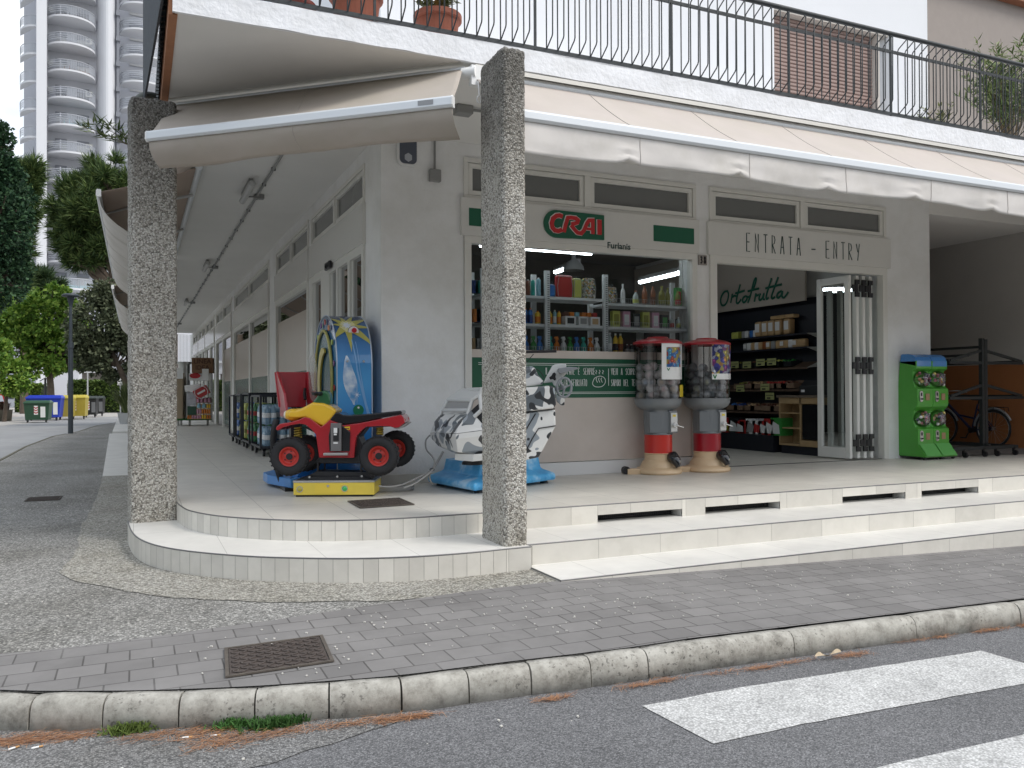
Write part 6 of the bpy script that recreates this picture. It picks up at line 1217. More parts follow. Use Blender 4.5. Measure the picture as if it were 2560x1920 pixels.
m = MB(); m.cyl((.42, -.03, .30), (.42, .05, .30), .05, n=18); m.tube([(.42, .05, .30), (.50, .06, .17)], .01); m.cbox((.52, .10, .16), (.09, .06, .02)); m.tube([(.42, -.05, .30), (.34, -.06, .43)], .01); m.cbox((.33, -.10, .44), (.09, .06, .02)); m.prism([(.05, -.045, .30), (.42, -.045, .26), (.42, -.045, .36), (.05, -.045, .38)], (0, .01, 0)); m.build('crankset', BLACKP, t)
# ================================================================ inside the shop
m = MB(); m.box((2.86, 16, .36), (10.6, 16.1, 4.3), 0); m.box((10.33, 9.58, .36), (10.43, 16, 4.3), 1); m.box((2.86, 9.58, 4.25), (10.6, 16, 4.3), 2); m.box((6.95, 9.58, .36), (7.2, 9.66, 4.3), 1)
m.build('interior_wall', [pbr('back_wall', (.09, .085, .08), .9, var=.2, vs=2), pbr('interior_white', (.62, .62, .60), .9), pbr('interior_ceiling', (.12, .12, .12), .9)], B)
EMT = pbr('lit_tube', (.8, .8, .8), .5, emit=(.85, .95, 1.0), es=8)
def striplight(a, b, w, lab):
    t = thing('strip_light', lab, 'ceiling light', (a+b)/2, group='lit strip lights inside the shop', world=True); m = MB(); m.tube([a, b], w, n=6); m.build('lamp', EMT, t); m = MB(); m.tube([a+Vector((0, 0, .05)), b+Vector((0, 0, .05))], w*1.3, n=4); m.build('housing', pbr('grey_housing', (.3, .3, .3), .5), t)
striplight(PY(1200, 612, 9.95), PY(1478, 633, 9.95), .03, 'long lit strip light along the top of the shop window')
striplight(Vector((4.2, 9.8, 3.42)), Vector((6.7, 9.8, 3.42)), .02, 'added fill light, unseen above the shop window top'); striplight(PD(1600, 705, 14.5), PD(1697, 682, 12.9), .035, 'slanting lit strip light seen right of centre through the window'); striplight(PD(1388, 680, 14.5), PD(1447, 660, 13.0), .035, 'slanting lit strip light seen above the school bags')  # first one here is an added, unseen fill lamp to brighten the window goods
t = thing('pendant_lamp', 'small grey bell shaped pendant lamp seen through the shop window', 'pendant lamp', PD(1434, 660, 12.6)); m = MB(); m.lathe([(.16, -.1), (.15, -.04), (.09, .04), (.04, .07), (.03, .16)], n=20); m.build('shade', pbr('shade_grey', (.18, .18, .18), .5), t); m = MB(); m.cyl((0, 0, .16), (0, 0, .9), .008, n=6); m.build('cord', BLACKP, t)
SHM = pbr('shelf_grey', (.72, .74, .75), .45); WIRE = pbr('wire_grey', (.50, .52, .53), .4, metal=.3)
YS = 9.50; sx = lambda u: PY(u, 800, YS).x; sz = lambda u, v: PY(u, v, YS).z
t = thing('window_shelving', 'grey metal shelving with perforated uprights behind the window glass', 'shelving', (5, 9.6, .36), world=True)
Z1, Z2, Z0 = sz(1371, 742), sz(1371, 811), 1.945; ZR1, ZR2 = sz(1520, 758), sz(1520, 817)
ups = [sx(1200), sx(1357), sx(1503), sx(1714)]
m = MB()
for u, vt in ((1205, 672), (1364, 678), (1509, 688), (1718, 700)):
    x = sx(u); zt_ = sz(u, vt)
    m.box((x-.034, YS-.06, 1.0), (x+.034, YS-.02, zt_)); m.box((x-.034, YS+.33, 1.0), (x+.034, YS+.37, zt_))
m.build('upright', SHM, t)
m = MB()
for u, vt in ((1364, 678), (1509, 688)):
    x = sx(u)+.012; zt_ = sz(u, vt)
    for k in range(int((zt_-1.95)/.028)): m.box((x-.012, YS-.063, 1.95+.028*k), (x-.003, YS-.060, 1.962+.028*k)); m.box((x+.003, YS-.063, 1.95+.028*k), (x+.012, YS-.060, 1.962+.028*k))
m.build('slots', BLACKP, t)
m = MB()
for a, b, z in ((ups[0], ups[2], Z1), (ups[0], ups[2], Z2), (ups[2]+.06, ups[3], ZR1), (ups[2]+.06, ups[3], ZR2), (ups[0], ups[3], Z0-.02)): m.box((a, YS-.045, z-.035), (b, YS+.34, z))
m.build('shelf', SHM, t)
m = MB()
for a, b, z in ((ups[2]+.06, ups[3], ZR1), (ups[2]+.06, ups[3], ZR2), (ups[0], ups[2], Z0-.02)):
    for zz in (z+.01, z+.065): m.tube([(a, YS-.05, zz), (b, YS-.05, zz)], .0022, n=4)
    for k in range(int((b-a)/.028)): m.tube([(a+.028*k, YS-.05, z), (a+.028*k, YS-.05, z+.065)], .0016, n=4, caps=False)
m.build('wire_guard', WIRE, t)
def cm(name, c, **k): return pbr('g_'+name, c, .35, **k)
GC = dict(blue=cm('blue', (.04, .17, .50)), green=cm('green', (.04, .26, .05)), teal=cm('teal', (.03, .36, .30)), orange=cm('orange', (.62, .18, .02)), white=cm('white', (.72, .72, .72)), yellow=cm('yellow', (.75, .48, .03)), paleblue=cm('paleblue', (.25, .48, .58)), brown=cm('brown', (.16, .06, .035)),
     red=cm('red', (.42, .03, .03)), pink=cm('pink', (.58, .30, .42)), lime=cm('lime', (.50, .52, .12)), black=cm('black', (.015, .017, .02)), olive=cm('olive', (.22, .22, .03)), amber=cm('amber', (.28, .09, .03)), navy=cm('navy', (.02, .05, .20)), clear=cm('clearish', (.45, .50, .50)), tan=cm('tan', (.50, .33, .17)), grey=cm('grey', (.3, .3, .3)))
ORD = ['first', 'second', 'third', 'fourth', 'fifth', 'sixth', 'seventh', 'eighth', 'ninth', 'tenth', 'eleventh', 'twelfth', 'thirteenth', 'fourteenth', 'fifteenth', 'sixteenth']
def spray(p, col, lab, grp, h=.2):
    t = thing('spray_bottle', lab, 'spray bottle', p, 0, grp); s = h/.2
    m = MB(); m.lathe([(0, 0), (.042*s, 0), (.044*s, .01*s), (.044*s, .07*s), (.032*s, .11*s), (.013*s, .135*s), (.012*s, .15*s)], n=14, sy=.65); m.build('bottle', GC[col], t)
    m = MB(); m.prism([(-.034*s, -.012, .175*s), (-.03*s, -.012, .195*s), (.012*s, -.012, .2*s), (.022*s, -.012, .165*s), (.012*s, -.012, .148*s), (-.008*s, -.012, .15*s), (-.012*s, -.012, .168*s)], (0, .024, 0)); m.prism([(-.02*s, -.006, .17*s), (-.026*s, -.006, .135*s), (-.021*s, -.006, .135*s), (-.014*s, -.006, .168*s)], (0, .012, 0)); m.build('trigger', GC[col], t)
    m = MB(); m.box((-.022*s, -.0265*s, .02*s), (.022*s, -.0235*s, .062*s)); m.build('label', GC['white' if col != 'white' else 'green'], t)
def bottle(p, col, lab, grp, r=.03, h=.2, neck=.35, capc='white', labc='white', name='bottle'):
    t = thing(name, lab, 'bottle', p, 0, grp); m = MB(); m.lathe([(0, 0), (r, 0), (r, h*(1-neck)), (r*.85, h*(1-neck*.75)), (r*.36, h*(1-neck*.4)), (r*.34, h*.93)], n=14); m.build('body', GC[col], t)
    m = MB(); m.cyl((0, 0, h*.9), (0, 0, h), r*.42, n=10); m.build('cap', GC[capc], t); m = MB(); m.cyl((0, 0, h*.12), (0, 0, h*(1-neck)*.72), r*1.03, n=14, caps=False); m.build('label', GC[labc], t)
def carton(p, col, lab, grp, w=.1, h=.2, d=.08, front=None, name='carton', rz=0):
    t = thing(name, lab, 'box', p, rz, grp); m = MB(); m.box((-w/2, -d/2, 0), (w/2, d/2, h)); m.build('box', GC[col], t, bevel=.003)
    if front: m = MB(); m.box((-w*.32, -d/2-.002, h*.15), (w*.32, -d/2, h*.8)); m.build('printed_front', GC[front], t)
def pouch(p, mat, lab, grp, w=.17, h=.2, name='bag'):
    t = thing(name, lab, 'bag', p, 0, grp); m = MB(); m.box((-w/2, -.04, 0), (w/2, .04, h)); m.build('body', mat, t, bevel=.03, seg=4); m = MB(); m.tube([(-w*.42, -.042, h*.06), (-w*.46, -.044, h*.5), (-w*.36, -.042, h*.93), (w*.36, -.042, h*.93), (w*.46, -.044, h*.5), (w*.42, -.042, h*.06)], .004, n=5); m.build('zip', GC['grey'], t); m = MB(); m.tube([(-.03, 0, h), (-.02, 0, h+.025), (.02, 0, h+.025), (.03, 0, h)], .005, n=5); m.build('handle', GC['black'], t)
zx = lambda X: 1160+X/3.814
row = [(597, 'blue'), (668, 'green'), (728, 'blue'), (828, 'teal'), (890, 'orange'), (955, 'white'), (1018, 'green'), (1080, 'blue'), (1145, 'teal'), (1212, 'orange'), (1272, 'white')]
for i, (X, c) in enumerate(row): spray(Vector((sx(zx(X)), YS+.02, Z0-.018)), c, '%s trigger spray bottle, %s from the slim pillar on the lowest window shelf' % (c, ORD[i]), 'spray bottles on the lowest window shelf')
for i, (X, c, r, h, lc) in enumerate(((1395, 'clear', .032, .27, 'white'), (1450, 'yellow', .033, .26, 'black'), (1498, 'yellow', .033, .26, 'amber'), (1560, 'black', .028, .12, 'grey'), (1602, 'black', .028, .12, 'grey'), (1655, 'clear', .022, .20, 'grey'), (1690, 'clear', .022, .20, 'grey'))):
    bottle(Vector((sx(zx(X)), YS+.02, Z0-.018)), c, '%s bottle, %s one right of the perforated upright on the lowest window shelf' % (c, ORD[i]), 'bottles on the lowest window shelf', r, h, labc=lc)
for i, (X, c, r, h, cc, lc) in enumerate(((592, 'blue', .027, .20, 'orange', 'navy'), (640, 'blue', .030, .20, 'orange', 'navy'), (708, 'yellow', .036, .17, 'orange', 'orange'), (828, 'yellow', .027, .17, 'yellow', 'orange'), (872, 'paleblue', .022, .19, 'white', 'white'), (912, 'yellow', .027, .18, 'orange', 'orange'))):
    bottle(Vector((sx(zx(X)), YS+.02, Z2)), c, '%s sun cream bottle, %s from the slim pillar on the middle window shelf' % (c, ORD[i]), 'sun cream bottles on the middle window shelf', r, h, neck=.22, capc=cc, labc=lc)
for i, (X, w, c, f) in enumerate(((1008, .155, 'white', 'black'), (1130, .145, 'white', 'grey'), (1242, .14, 'white', 'tan'))):
    carton(Vector((sx(zx(X)), YS+.03, Z2)), c, '%s white printed carton in the row of three beside the sun creams' % ('left', 'middle', 'right')[i], 'white cartons on the middle window shelf', w, .115, .12, f)
for i, (X, c) in enumerate(((985, 'brown'), (1035, 'orange'), (1085, 'paleblue'), (1150, 'orange'), (1200, 'orange'), (1255, 'red'))):
    carton(Vector((sx(zx(X)), YS+.06, Z2+.117)), c, '%s small packet lying on top of the white cartons, %s from the left' % (c, ORD[i]), 'packets on the white cartons', .06, .055, .1)
for i, (X, c, f) in enumerate(((1452, 'lime', 'olive'), (1550, 'pink', 'white'), (1645, 'black', 'grey'), (1735, 'lime', 'olive'), (1828, 'pink', 'white'), (1915, 'black', 'green'))):
    carton(Vector((sx(zx(X)), YS+.03, ZR2)), c, '%s gift box with bottle window, %s from the left on the middle right shelf' % (c, ORD[i]), 'gift boxes on the middle right shelf', .115, .215 if c != 'black' else .19, .07, f, name='gift_box')
for i, X in enumerate((1990, 2052)): bottle(Vector((sx(zx(X)), YS+.02, ZR2)), 'clear', 'round clear liqueur bottle, %s one beside the black gift box' % ('left', 'right')[i], 'round bottles on the middle right shelf', .03, .17, labc=('red', 'lime')[i])
for i, (X, c, r, h) in enumerate(((617, 'brown', .025, .21), (665, 'teal', .026, .22), (718, 'paleblue', .028, .24))): bottle(Vector((sx(zx(X)), YS+.02, Z1)), c, '%s spray can, %s from the slim pillar on the top window shelf' % (c, ORD[i]), 'cans on the top window shelf', r, h, neck=.12, labc=c, name='spray_can')
PAT = speckle('patterned_cloth', [(.70, .68, .62), (.68, .66, .60), (.65, .30, .10), (.1, .3, .2), (.66, .64, .6), (.08, .08, .15), (.7, .5, .1)], 48, bump=0)
pouch(Vector((sx(zx(850)), YS+.06, Z1)), GC['blue'], 'small blue bag beside the perforated upright', 'bags on the top window shelf', .10, .17)
pouch(Vector((sx(zx(962)), YS+.03, Z1)), GC['red'], 'large red school bag on the top window shelf', 'bags on the top window shelf', .24, .29, name='school_bag')
pouch(Vector((sx(zx(1085)), YS+.03, Z1)), GC['lime'], 'yellow bag standing between the red and the dotted bag', 'bags on the top window shelf', .13, .26)
pouch(Vector((sx(zx(1200)), YS+.03, Z1)), PAT, 'dotted white bag on the top window shelf beside the yellow bag', 'bags on the top window shelf', .185, .27)
pouch(Vector((sx(zx(1415)), YS+.03, ZR1)), PAT, 'dotted white bag right of the second upright', 'bags on the top window shelf', .145, .22)
for i, (X, c, r, h, cc, lc) in enumerate(((1527, 'white', .030, .27, 'white', 'white'), (1650, 'clear', .038, .19, 'amber', 'lime'), (1735, 'amber', .036, .29, 'black', 'amber'), (1815, 'amber', .036, .29, 'black', 'brown'), (1900, 'olive', .046, .27, 'olive', 'olive'), (1955, 'olive', .035, .25, 'olive', 'olive'), (2050, 'olive', .036, .24, 'green', 'red'))):
    bottle(Vector((sx(zx(X)), YS+.03, ZR1)), c, '%s liquor bottle, %s from the dotted bag on the top right shelf' % (c, ORD[i]), 'bottles on the top right shelf', r, h, neck=.45, capc=cc, labc=lc)
carton(Vector((sx(zx(2080)), YS+.10, ZR1)), 'green', 'green carton with red foot at the right end of the top shelf', 'cartons on the top right shelf', .1, .27, .06, 'red')
for i, (X, c, zz) in enumerate(((120, 'orange', Z2), (150, 'blue', Z2), (100, 'navy', Z1), (140, 'teal', Z1))): carton(Vector((sx(zx(X)), YS+.03, zz)), c, '%s packet seen left of the slim pillar, %s window shelf' % (c, 'middle' if zz == Z2 else 'top'), 'packets left of the slim pillar', .10, .16, .1)
for i, (X, c) in enumerate(((95, 'tan'), (125, 'grey'))): carton(Vector((sx(zx(X)), YS+.03, Z0-.018)), c, '%s packet seen left of the slim pillar, lowest window shelf' % c, 'packets left of the slim pillar', .07, .15, .1)

# ---- greengrocery wall seen through the entrance
XS = 10.04; Q5 = lambda X, Y, x=XS: PX(1760+X/3.3175, 680+Y/3.3175, x); Q3 = lambda X, Y: PX(1700+X/3.456, 450+Y/3.456, XS-.012)
t = thing('wall_sign', 'beige panel with green handwritten Ortofrutta above the produce shelves', 'sign', (XS, 12, 2.9), world=True)
m = MB(); m.box((XS, 10.48, 2.90), (XS+.04, 15.6, 4.1)); m.build('panel', pbr('sign_beige', (.40, .35, .30), .7), t)
m = MB()
for st_ in ([(410, 962), (385, 965), (360, 1000), (350, 1045), (362, 1082), (388, 1078), (410, 1040), (418, 985), (405, 955)], [(437, 1062), (447, 1010), (450, 985), (452, 1010), (468, 1000), (488, 1003)], [(520, 902), (505, 960), (490, 1020), (488, 1060), (505, 1062), (528, 1030)], [(478, 978), (515, 970), (558, 955)], [(565, 1003), (545, 1018), (540, 1045), (552, 1058), (572, 1040), (580, 1012), (565, 1003), (590, 1012), (605, 1000)],
            [(585, 1062), (605, 1010), (622, 940), (640, 870), (655, 848), (655, 875), (635, 940)], [(585, 962), (630, 950), (682, 938)], [(642, 1052), (650, 1010), (655, 985), (662, 1000), (680, 990)], [(695, 980), (682, 1020), (690, 1038), (710, 1022), (725, 980), (718, 1025), (732, 1032)], [(790, 848), (768, 920), (745, 1000), (748, 1028), (765, 1015)], [(848, 838), (822, 910), (792, 1000), (798, 1024), (820, 1010)], [(738, 936), (800, 920), (878, 902)], [(878, 958), (848, 975), (836, 1005), (850, 1018), (872, 995), (886, 962), (880, 1005), (900, 1014), (935, 968)]):
    m.tube([Q3(p.x, p.y) for p in smoothpath(st_, 4)], .021, n=6, sq=(.25, 1, 1))
m.build('sign_lettering', pbr('script_green', (.005, .10, .06), .5), t)
NV = pbr('shelf_navy', (.012, .014, .022), .6)
t = thing('produce_shelving', 'dark navy stepped shelving full of groceries on the side wall', 'shelving', (10.1, 12.5, .36), world=True)
m = MB(); m.box((10.27, 10.30, .36), (10.33, 15.6, 2.97)); m.build('back_panel', NV, t); m = MB(); m.box((9.92, 11.12, .36), (10.27, 15.6, .65)); m.build('plinth', NV, t)
SHZ = [2.37, 2.14, 1.80, 1.43, 1.04]
for k, z in enumerate(SHZ): m = MB(); dz = 0 if k < 2 else .10; m.prism([(10.02-.0, 10.42 if k < 4 else 11.03, z-.025), (10.02, 10.42 if k < 4 else 11.03, z), (10.27, 10.42 if k < 4 else 11.03, z+dz), (10.27, 10.42 if k < 4 else 11.03, z-.025+dz)], (0, 5, 0)); m.build('shelf', pbr('shelf_edge', (.10, .065, .045), .6) if k > 1 else NV, t)
m = MB()
for k, z in enumerate(SHZ[:4]): dz = 0 if k < 2 else .1; m.prism([(10.0, 10.40, z-.01), (10.27, 10.40, z+dz), (10.27, 10.40, z-.09+dz), ], (0, .02, 0))
m.build('bracket', pbr('bracket_pale', (.35, .35, .34), .5), t)
def pack(Y, z, w, h, d, col, lab, grp, front=None, name='pack', tilt=0):
    t = thing(name, lab, 'food pack', (10.13, Y, z), 0, grp); m = MB(); m.T = RX(tilt); m.box((-d/2, -w/2, 0), (d/2, w/2, h)); m.build('wrap', GC[col], t, bevel=min(w, h, d)*.22, seg=2)
    if front: m = MB(); m.T = RX(tilt); m.box((-d/2-.002, -w*.36, h*.3), (-d/2, w*.36, h*.85)); m.build('label', GC[front], t)
yq = lambda X, Y: Q5(X, Y, 10.1).y
for i, X in enumerate((455, 512, 565, 622, 695)): pack(yq(X, 490), 2.372, .15, .27, .14, 'tan', 'tall bag of rusks, %s from the left on the top produce shelf' % ORD[i], 'rusk bags on the top produce shelf', 'white', 'rusk_bag')
for i, X in enumerate((600, 655, 715)): pack(yq(X, 400), 2.65, .22, .06, .14, 'tan', 'flat bread loaf bag lying on the tall rusk bags, %s from the left' % ORD[i], 'loaf bags on the rusk bags', None, 'bread_bag')
for i, (X, c) in enumerate(((245, 'lime'), (275, 'lime'), (300, 'olive'), (330, 'grey'), (355, 'white'), (395, 'blue'), (425, 'white'))): pack(yq(X, 530), 2.372, .10, .13, .1, c, '%s small packet, %s on the left part of the top produce shelf' % (c, ORD[i]), 'small packets on the top produce shelf')
for i, (X, c) in enumerate(((345, 'grey'), (375, 'white'), (410, 'tan'), (440, 'white'), (470, 'tan'), (505, 'amber'), (535, 'tan'), (575, 'grey'), (615, 'tan'), (650, 'tan'), (685, 'tan'), (720, 'white'), (755, 'tan'), (790, 'tan'), (822, 'tan'))): pack(yq(X, 610), 2.142, .11, .14, .1, c, '%s pastry pack, %s from the left on the second produce shelf' % (c, ORD[i]), 'pastry packs on the second produce shelf', 'white' if i % 3 == 0 else None)
for k, (zz, lst) in enumerate(((1.83, ((255, 'olive'), (355, 'brown'), (470, 'grey'), (520, 'lime'), (565, 'navy'), (615, 'lime'), (680, 'green'))), (1.46, ((300, 'olive'), (380, 'brown'), (450, 'tan'), (560, 'red'), (640, 'red'), (700, 'brown'))), (1.07, ((240, 'blue'), (300, 'navy'), (380, 'tan'), (440, 'brown'), (540, 'brown'), (610, 'tan'))))):
    nm = ('third', 'fourth', 'fifth')[k]
    for i, (X, c) in enumerate(lst):
        y = Q5(X, (760, 940, 1110)[k], 10.05).y; tt = thing('produce_crate', 'crate of %s produce, %s from the left on the %s shelf down' % (c, ORD[i], nm), 'crate', (10.14, y, zz), 0, 'crates on the %s produce shelf' % nm); m = MB(); w = .30
        m.box((-.11, -w/2, 0), (.11, w/2, .01)); m.box((-.115, -w/2, 0), (-.105, w/2, .08)); m.box((.105, -w/2, 0), (.115, w/2, .13)); m.box((-.11, -w/2, 0), (.11, -w/2+.01, .09)); m.box((-.11, w/2-.01, 0), (.11, w/2, .09)); m.build('crate', pbr('crate_wood', (.20, .13, .085), .8) if k else GC['black'], tt)
        m = MB(); rr = random.Random(i+k*9)
        for q in range(14): m.ball((rr.uniform(-.08, .08), rr.uniform(-w/2+.04, w/2-.04), .06+rr.uniform(0, .035)), .032, 8, 6)
        m.build('produce', GC[c], tt)
    for i, X in enumerate(((255, 355, 468, 560), (300, 505), (545,))[k]):
        p = Q5(X, ((770, 770, 750, 745), (965, 955), (1030,))[k][i], 10.0); t = thing('price_card', 'yellow green price card, %s from the left on the %s produce shelf' % (ORD[i], nm), 'price card', p, 0, 'price cards on the produce shelves'); m = MB(); m.box((-.002, -.11, -.06), (.002, .11, .06)); m.build('card', pbr('card_lime', (.34, .36, .15), .6), t); m = MB(); m.box((-.004, -.02, -.045), (-.002, .07, -.02)); m.box((-.004, -.09, .01), (-.002, .09, .02)); m.build('print', GC['black'], t)
for i, (X, c, f, h) in enumerate(((205, 'red', 'olive', .27), (270, 'black', 'white', .28), (325, 'red', 'white', .22), (365, 'red', None, .24), (415, 'white', 'grey', .27), (470, 'white', 'red', .24), (520, 'red', 'white', .24), (570, 'red', 'white', .28), (625, 'green', 'white', .30))):
    y = Q5(X, 1330, 10.0).y; t = thing('floor_carton', '%s carton, %s from the left on the plinth under the produce' % (c, ORD[i]), 'carton', (10.05, y, .652), 0, 'cartons on the produce plinth'); m = MB(); m.box((-.13, -.13, 0), (.13, .13, h)); m.build('box', GC[c], t, bevel=.004)
    if f: m = MB(); m.prism([(-.133, -.10, .03), (-.133, .11, .03), (-.133, .06, h*.8), (-.133, -.08, h*.6)], (.002, 0, 0)); m.build('print', GC[f], t)
WOODL = pbr('light_wood', (.42, .29, .15), .6, var=.1, vs=6)
t = thing('wood_cabinet', 'light wood cabinet with open shelves and a small dark oven by the shelving', 'cabinet', (10.0, 10.5, .36), world=True)
m = MB()
for q in (((9.95, 10.98, .5), (10.25, 11.01, 1.3)), ((9.95, 10.5, .5), (10.25, 10.53, 1.3)), ((9.95, 10.53, .5), (10.25, 10.98, .53)), ((9.95, 10.53, .78), (10.25, 10.98, .80)), ((9.95, 10.53, 1.03), (10.25, 10.98, 1.05)), ((9.95, 10.0, .5), (10.25, 10.5, .60)), ((9.95, 10.0, 1.2), (10.25, 10.98, 1.3)), ((10.22, 10.0, .5), (10.25, 11, 1.3))): m.box(*q)
m.build('carcass', WOODL, t); m = MB(); m.box((9.92, 9.98, 1.3), (10.27, 11.04, 1.34)); m.build('worktop', pbr('worktop', (.16, .13, .10), .5), t); m = MB(); m.box((9.96, 10.02, .62), (10.2, 10.48, 1.18)); m.build('oven', pbr('oven_black', (.012, .012, .014), .2), t); m = MB(); m.box((9.99, 10.0, .36), (10.25, 11, .5)); m.build('kick', NV, t)
t = thing('printer', 'dark grey machine standing on the wood cabinet', 'machine', (10.1, 10.35, 1.34)); m = MB(); m.box((-.13, -.2, 0), (.13, .2, .16)); m.build('case', pbr('machine_dark', (.03, .032, .035), .4), t, bevel=.01); m = MB(); m.prism([(-.12, -.18, .16), (.1, -.18, .16), (.1, -.18, .24), (-.04, -.18, .24)], (0, .36, 0)); m.build('top', pbr('machine_dark', (.03, .032, .035), .4), t); m = MB(); m.box((-.135, .08, .05), (-.13, .16, .09)); m.build('sticker', GC['white'], t)

# ================================================================ bottle cages along the arcade
def cage(x0, x1, y0, y1, z1, label):
    t = thing('bottle_cage', label, 'cage trolley', ((x0+x1)/2, (y0+y1)/2, .36), group='black bottle cages along the arcade wall', world=True); m = MB()
    for x in (x0, x1):
        for y in (y0, y1): m.box((x-.018, y-.018, .50), (x+.018, y+.018, z1))
    for z in (z1-.03, .50):
        for y in (y0, y1): m.box((x0, y-.016, z), (x1, y+.016, z+.035))
        for x in (x0, x1): m.box((x-.016, y0, z), (x+.016, y1, z+.035))
    m.box((x0, y0, .49), (x1, y1, .51)); m.build('frame', pbr('cage_black', (.018, .02, .028), .5), t)
    for x in (x0+.06, x1-.06):
        for y in (y0+.08, y1-.08): m = MB(); m.cyl((x-.02, y, .425), (x+.02, y, .425), .062, n=16); m.box((x-.03, y-.03, .46), (x+.03, y+.03, .5)); m.build('castor', BLACKP, t)
    m = MB(); m.quad((x0-.01, y0-.02, z1+.006), (x1, y0-.02, z1+.006), (x1, y1, z1+.006), (x0-.01, y1, z1+.006)); m.build('cover', pbr('cage_cover', (.30, .30, .20), .7, var=.2), t) if 'yellow' in label else None
WATER = capmat('water_plastic', (.30, .45, .58), .5)
WP = {}
def waterpack(x, y, z, key, label, grp):
    cols = dict(water=(WATER, GC['white']), green=(capmat('green_plastic', (.08, .28, .10), .75) if 'wpg' not in WP else WP['wpg'], GC['red']), lemon=(GC['lime'], GC['olive']), blue=(capmat('blue_plastic', (.05, .14, .40), .75) if 'wpb' not in WP else WP['wpb'], GC['white']))
    if key not in WP:
        t = thing('bottle_pack', label, 'bottle pack', (x, y, z), 0, grp); m = MB(); ml_ = MB()
        for i in range(2):
            for j in range(3):
                c = (-.055+.105*i, -.11+.105*j); r = .048
                m.lathe([(0, 0), (r, .01), (r*.94, .05), (r, .09), (r*.92, .13), (r, .17), (r, .24), (r*.7, .285), (r*.32, .315), (r*.32, .335), (0, .335)], (c[0], c[1], 0), n=12)
                ml_.cyl((c[0], c[1], .12), (c[0], c[1], .20), r*1.03, n=12, caps=False)
        m.build('bottles', cols[key][0], t); ml_.build('labels', cols[key][1], t); WP[key] = (t, list(t.children))
    else: c, _ = copykids(WP[key][0], WP[key][1], (x, y, z)); c['label'] = label; c['group'] = grp
cg = [(14.25, 15.35, 1.38, 'water', 'nearest black bottle cage, full of clear water packs'), (15.75, 16.75, 1.42, 'green', 'second black bottle cage, with green bottles and yellow sheet on top'), (17.05, 18.0, 1.40, 'lemon', 'third black bottle cage, full of lemon coloured bottles'), (18.35, 19.25, 1.38, 'blue', 'farthest black bottle cage, full of blue bottles')]
for i, (y0, y1, z1, key, lab) in enumerate(cg):
    x0, x1 = (1.88, 2.48); cage(x0, x1, y0, y1, z1, lab)
    for lay in range(2):
        for a in range(2):
            for b in range(3):
                waterpack(x0+.17+.26*a, y0+.19+.335*b*(y1-y0)/1.1, .515+.37*lay, key, '%s bottle pack, %s layer, %s row of the %s bottle cage' % (key, ('lower', 'upper')[lay], ('front', 'middle', 'back')[b], ('nearest', 'second', 'third', 'farthest')[i]), 'bottle packs in the %s cage' % ('nearest', 'second', 'third', 'farthest')[i])
# ---- green based trolleys and boxes at the far end
zf = lambda X, Y, d=27.4: PD(430+X/4.88, 820+Y/4.88, d)
def fbox(name, X0_, Y0_, X1_, Y1_, dep, mat, label, cat, grp=None, d=27.4, parts=None, tilt=0):
    p, q = zf(X0_, Y1_, d), zf(X1_, Y0_, d); w, h = (q-p).dot(RT), (q-p).z; c = p+(q-p)*.5; t = thing(name, label, cat, (c.x, c.y, p.z), -YAW*.35, grp)
    m = MB(); m.T = RY(tilt); m.box((-w/2, 0, 0), (w/2, dep, h)); m.build('body', mat, t, bevel=.01)
    if parts: parts(t, w, h)
    return t
CARDB = pbr('cardboard', (.25, .145, .08), .8, var=.08)
for i, (X0_, X1_) in enumerate(((30, 165), (170, 495))):
    p, q = zf(X0_, 1140), zf(X1_, 1110); t = thing('stock_trolley', ('green based stock trolley half hidden by the corner pillar', 'green based stock trolley loaded with drinks and boxes')[i], 'trolley', (p.x, p.y, .36), group='green based stock trolleys', world=True)
    m = MB(); m.box((p.x, p.y, .53), (q.x, p.y+.8, .62)); m.build('deck', pbr('trolley_green', (.04, .16, .035), .5), t)
    for x in (p.x+.12, q.x-.12): m = MB(); m.cyl((x-.03, p.y+.06, .45), (x+.03, p.y+.06, .45), .09, n=14); m.build('castor', pbr('castor_grey', (.35, .34, .32), .5), t)
    m = MB(); m.tube([(p.x, p.y+.02, .6), (p.x, p.y+.02, 1.95), (p.x, p.y+.7, 1.95), (p.x, p.y+.7, .6)], .02, n=6); m.tube([(q.x, p.y+.02, .6), (q.x, p.y+.02, 1.95), (q.x, p.y+.7, 1.95), (q.x, p.y+.7, .6)], .02, n=6); m.build('rail', STEEL, t)
def ctext(t, w, h):
    for k, (tx, s) in enumerate((('LINEA', .20), ('IDEA', .20))): font_text('box_print', tx, s, lambda x, y, z, k=k: Vector((x-.0, -.004-z, h*.62-.2*k+y)), pbr('print_brown', (.10, .04, .03), .7), t, .001, .003, 'CENTER')
fbox('cardboard_carton', 248, 362, 492, 548, .7, CARDB, 'large brown cardboard carton on top of the far stock trolley', 'carton', parts=ctext, d=27.2)
def oval(t, w, h): m = MB(); m.prism([(-w*.22+math.cos(a)*.17, -.006, h*.66+math.sin(a)*.09) for a in [2*PI*k/20 for k in range(20)]], (0, .004, 0)); m.build('red_oval', REDL, t); m = MB(); m.box((0, -.004, h*.6), (w*.38, 0, h*.68)); m.build('print', GC['grey'], t)
fbox('white_box', 212, 552, 474, 640, .6, WHITEL, 'long white box with red oval mark under the brown carton', 'box', parts=oval, d=27.3)
t = fbox('open_tray', 165, 690, 345, 770, .5, WHITEL, 'white open cardboard tray tipped on the drinks', 'tray', d=26.9, tilt=rad(-6)); m = MB(); m.box((-.5, 0, .4), (-.3, .04, .75)); m.box((.28, 0, .35), (.48, .04, .72)); m.build('flap', WHITEL, t)
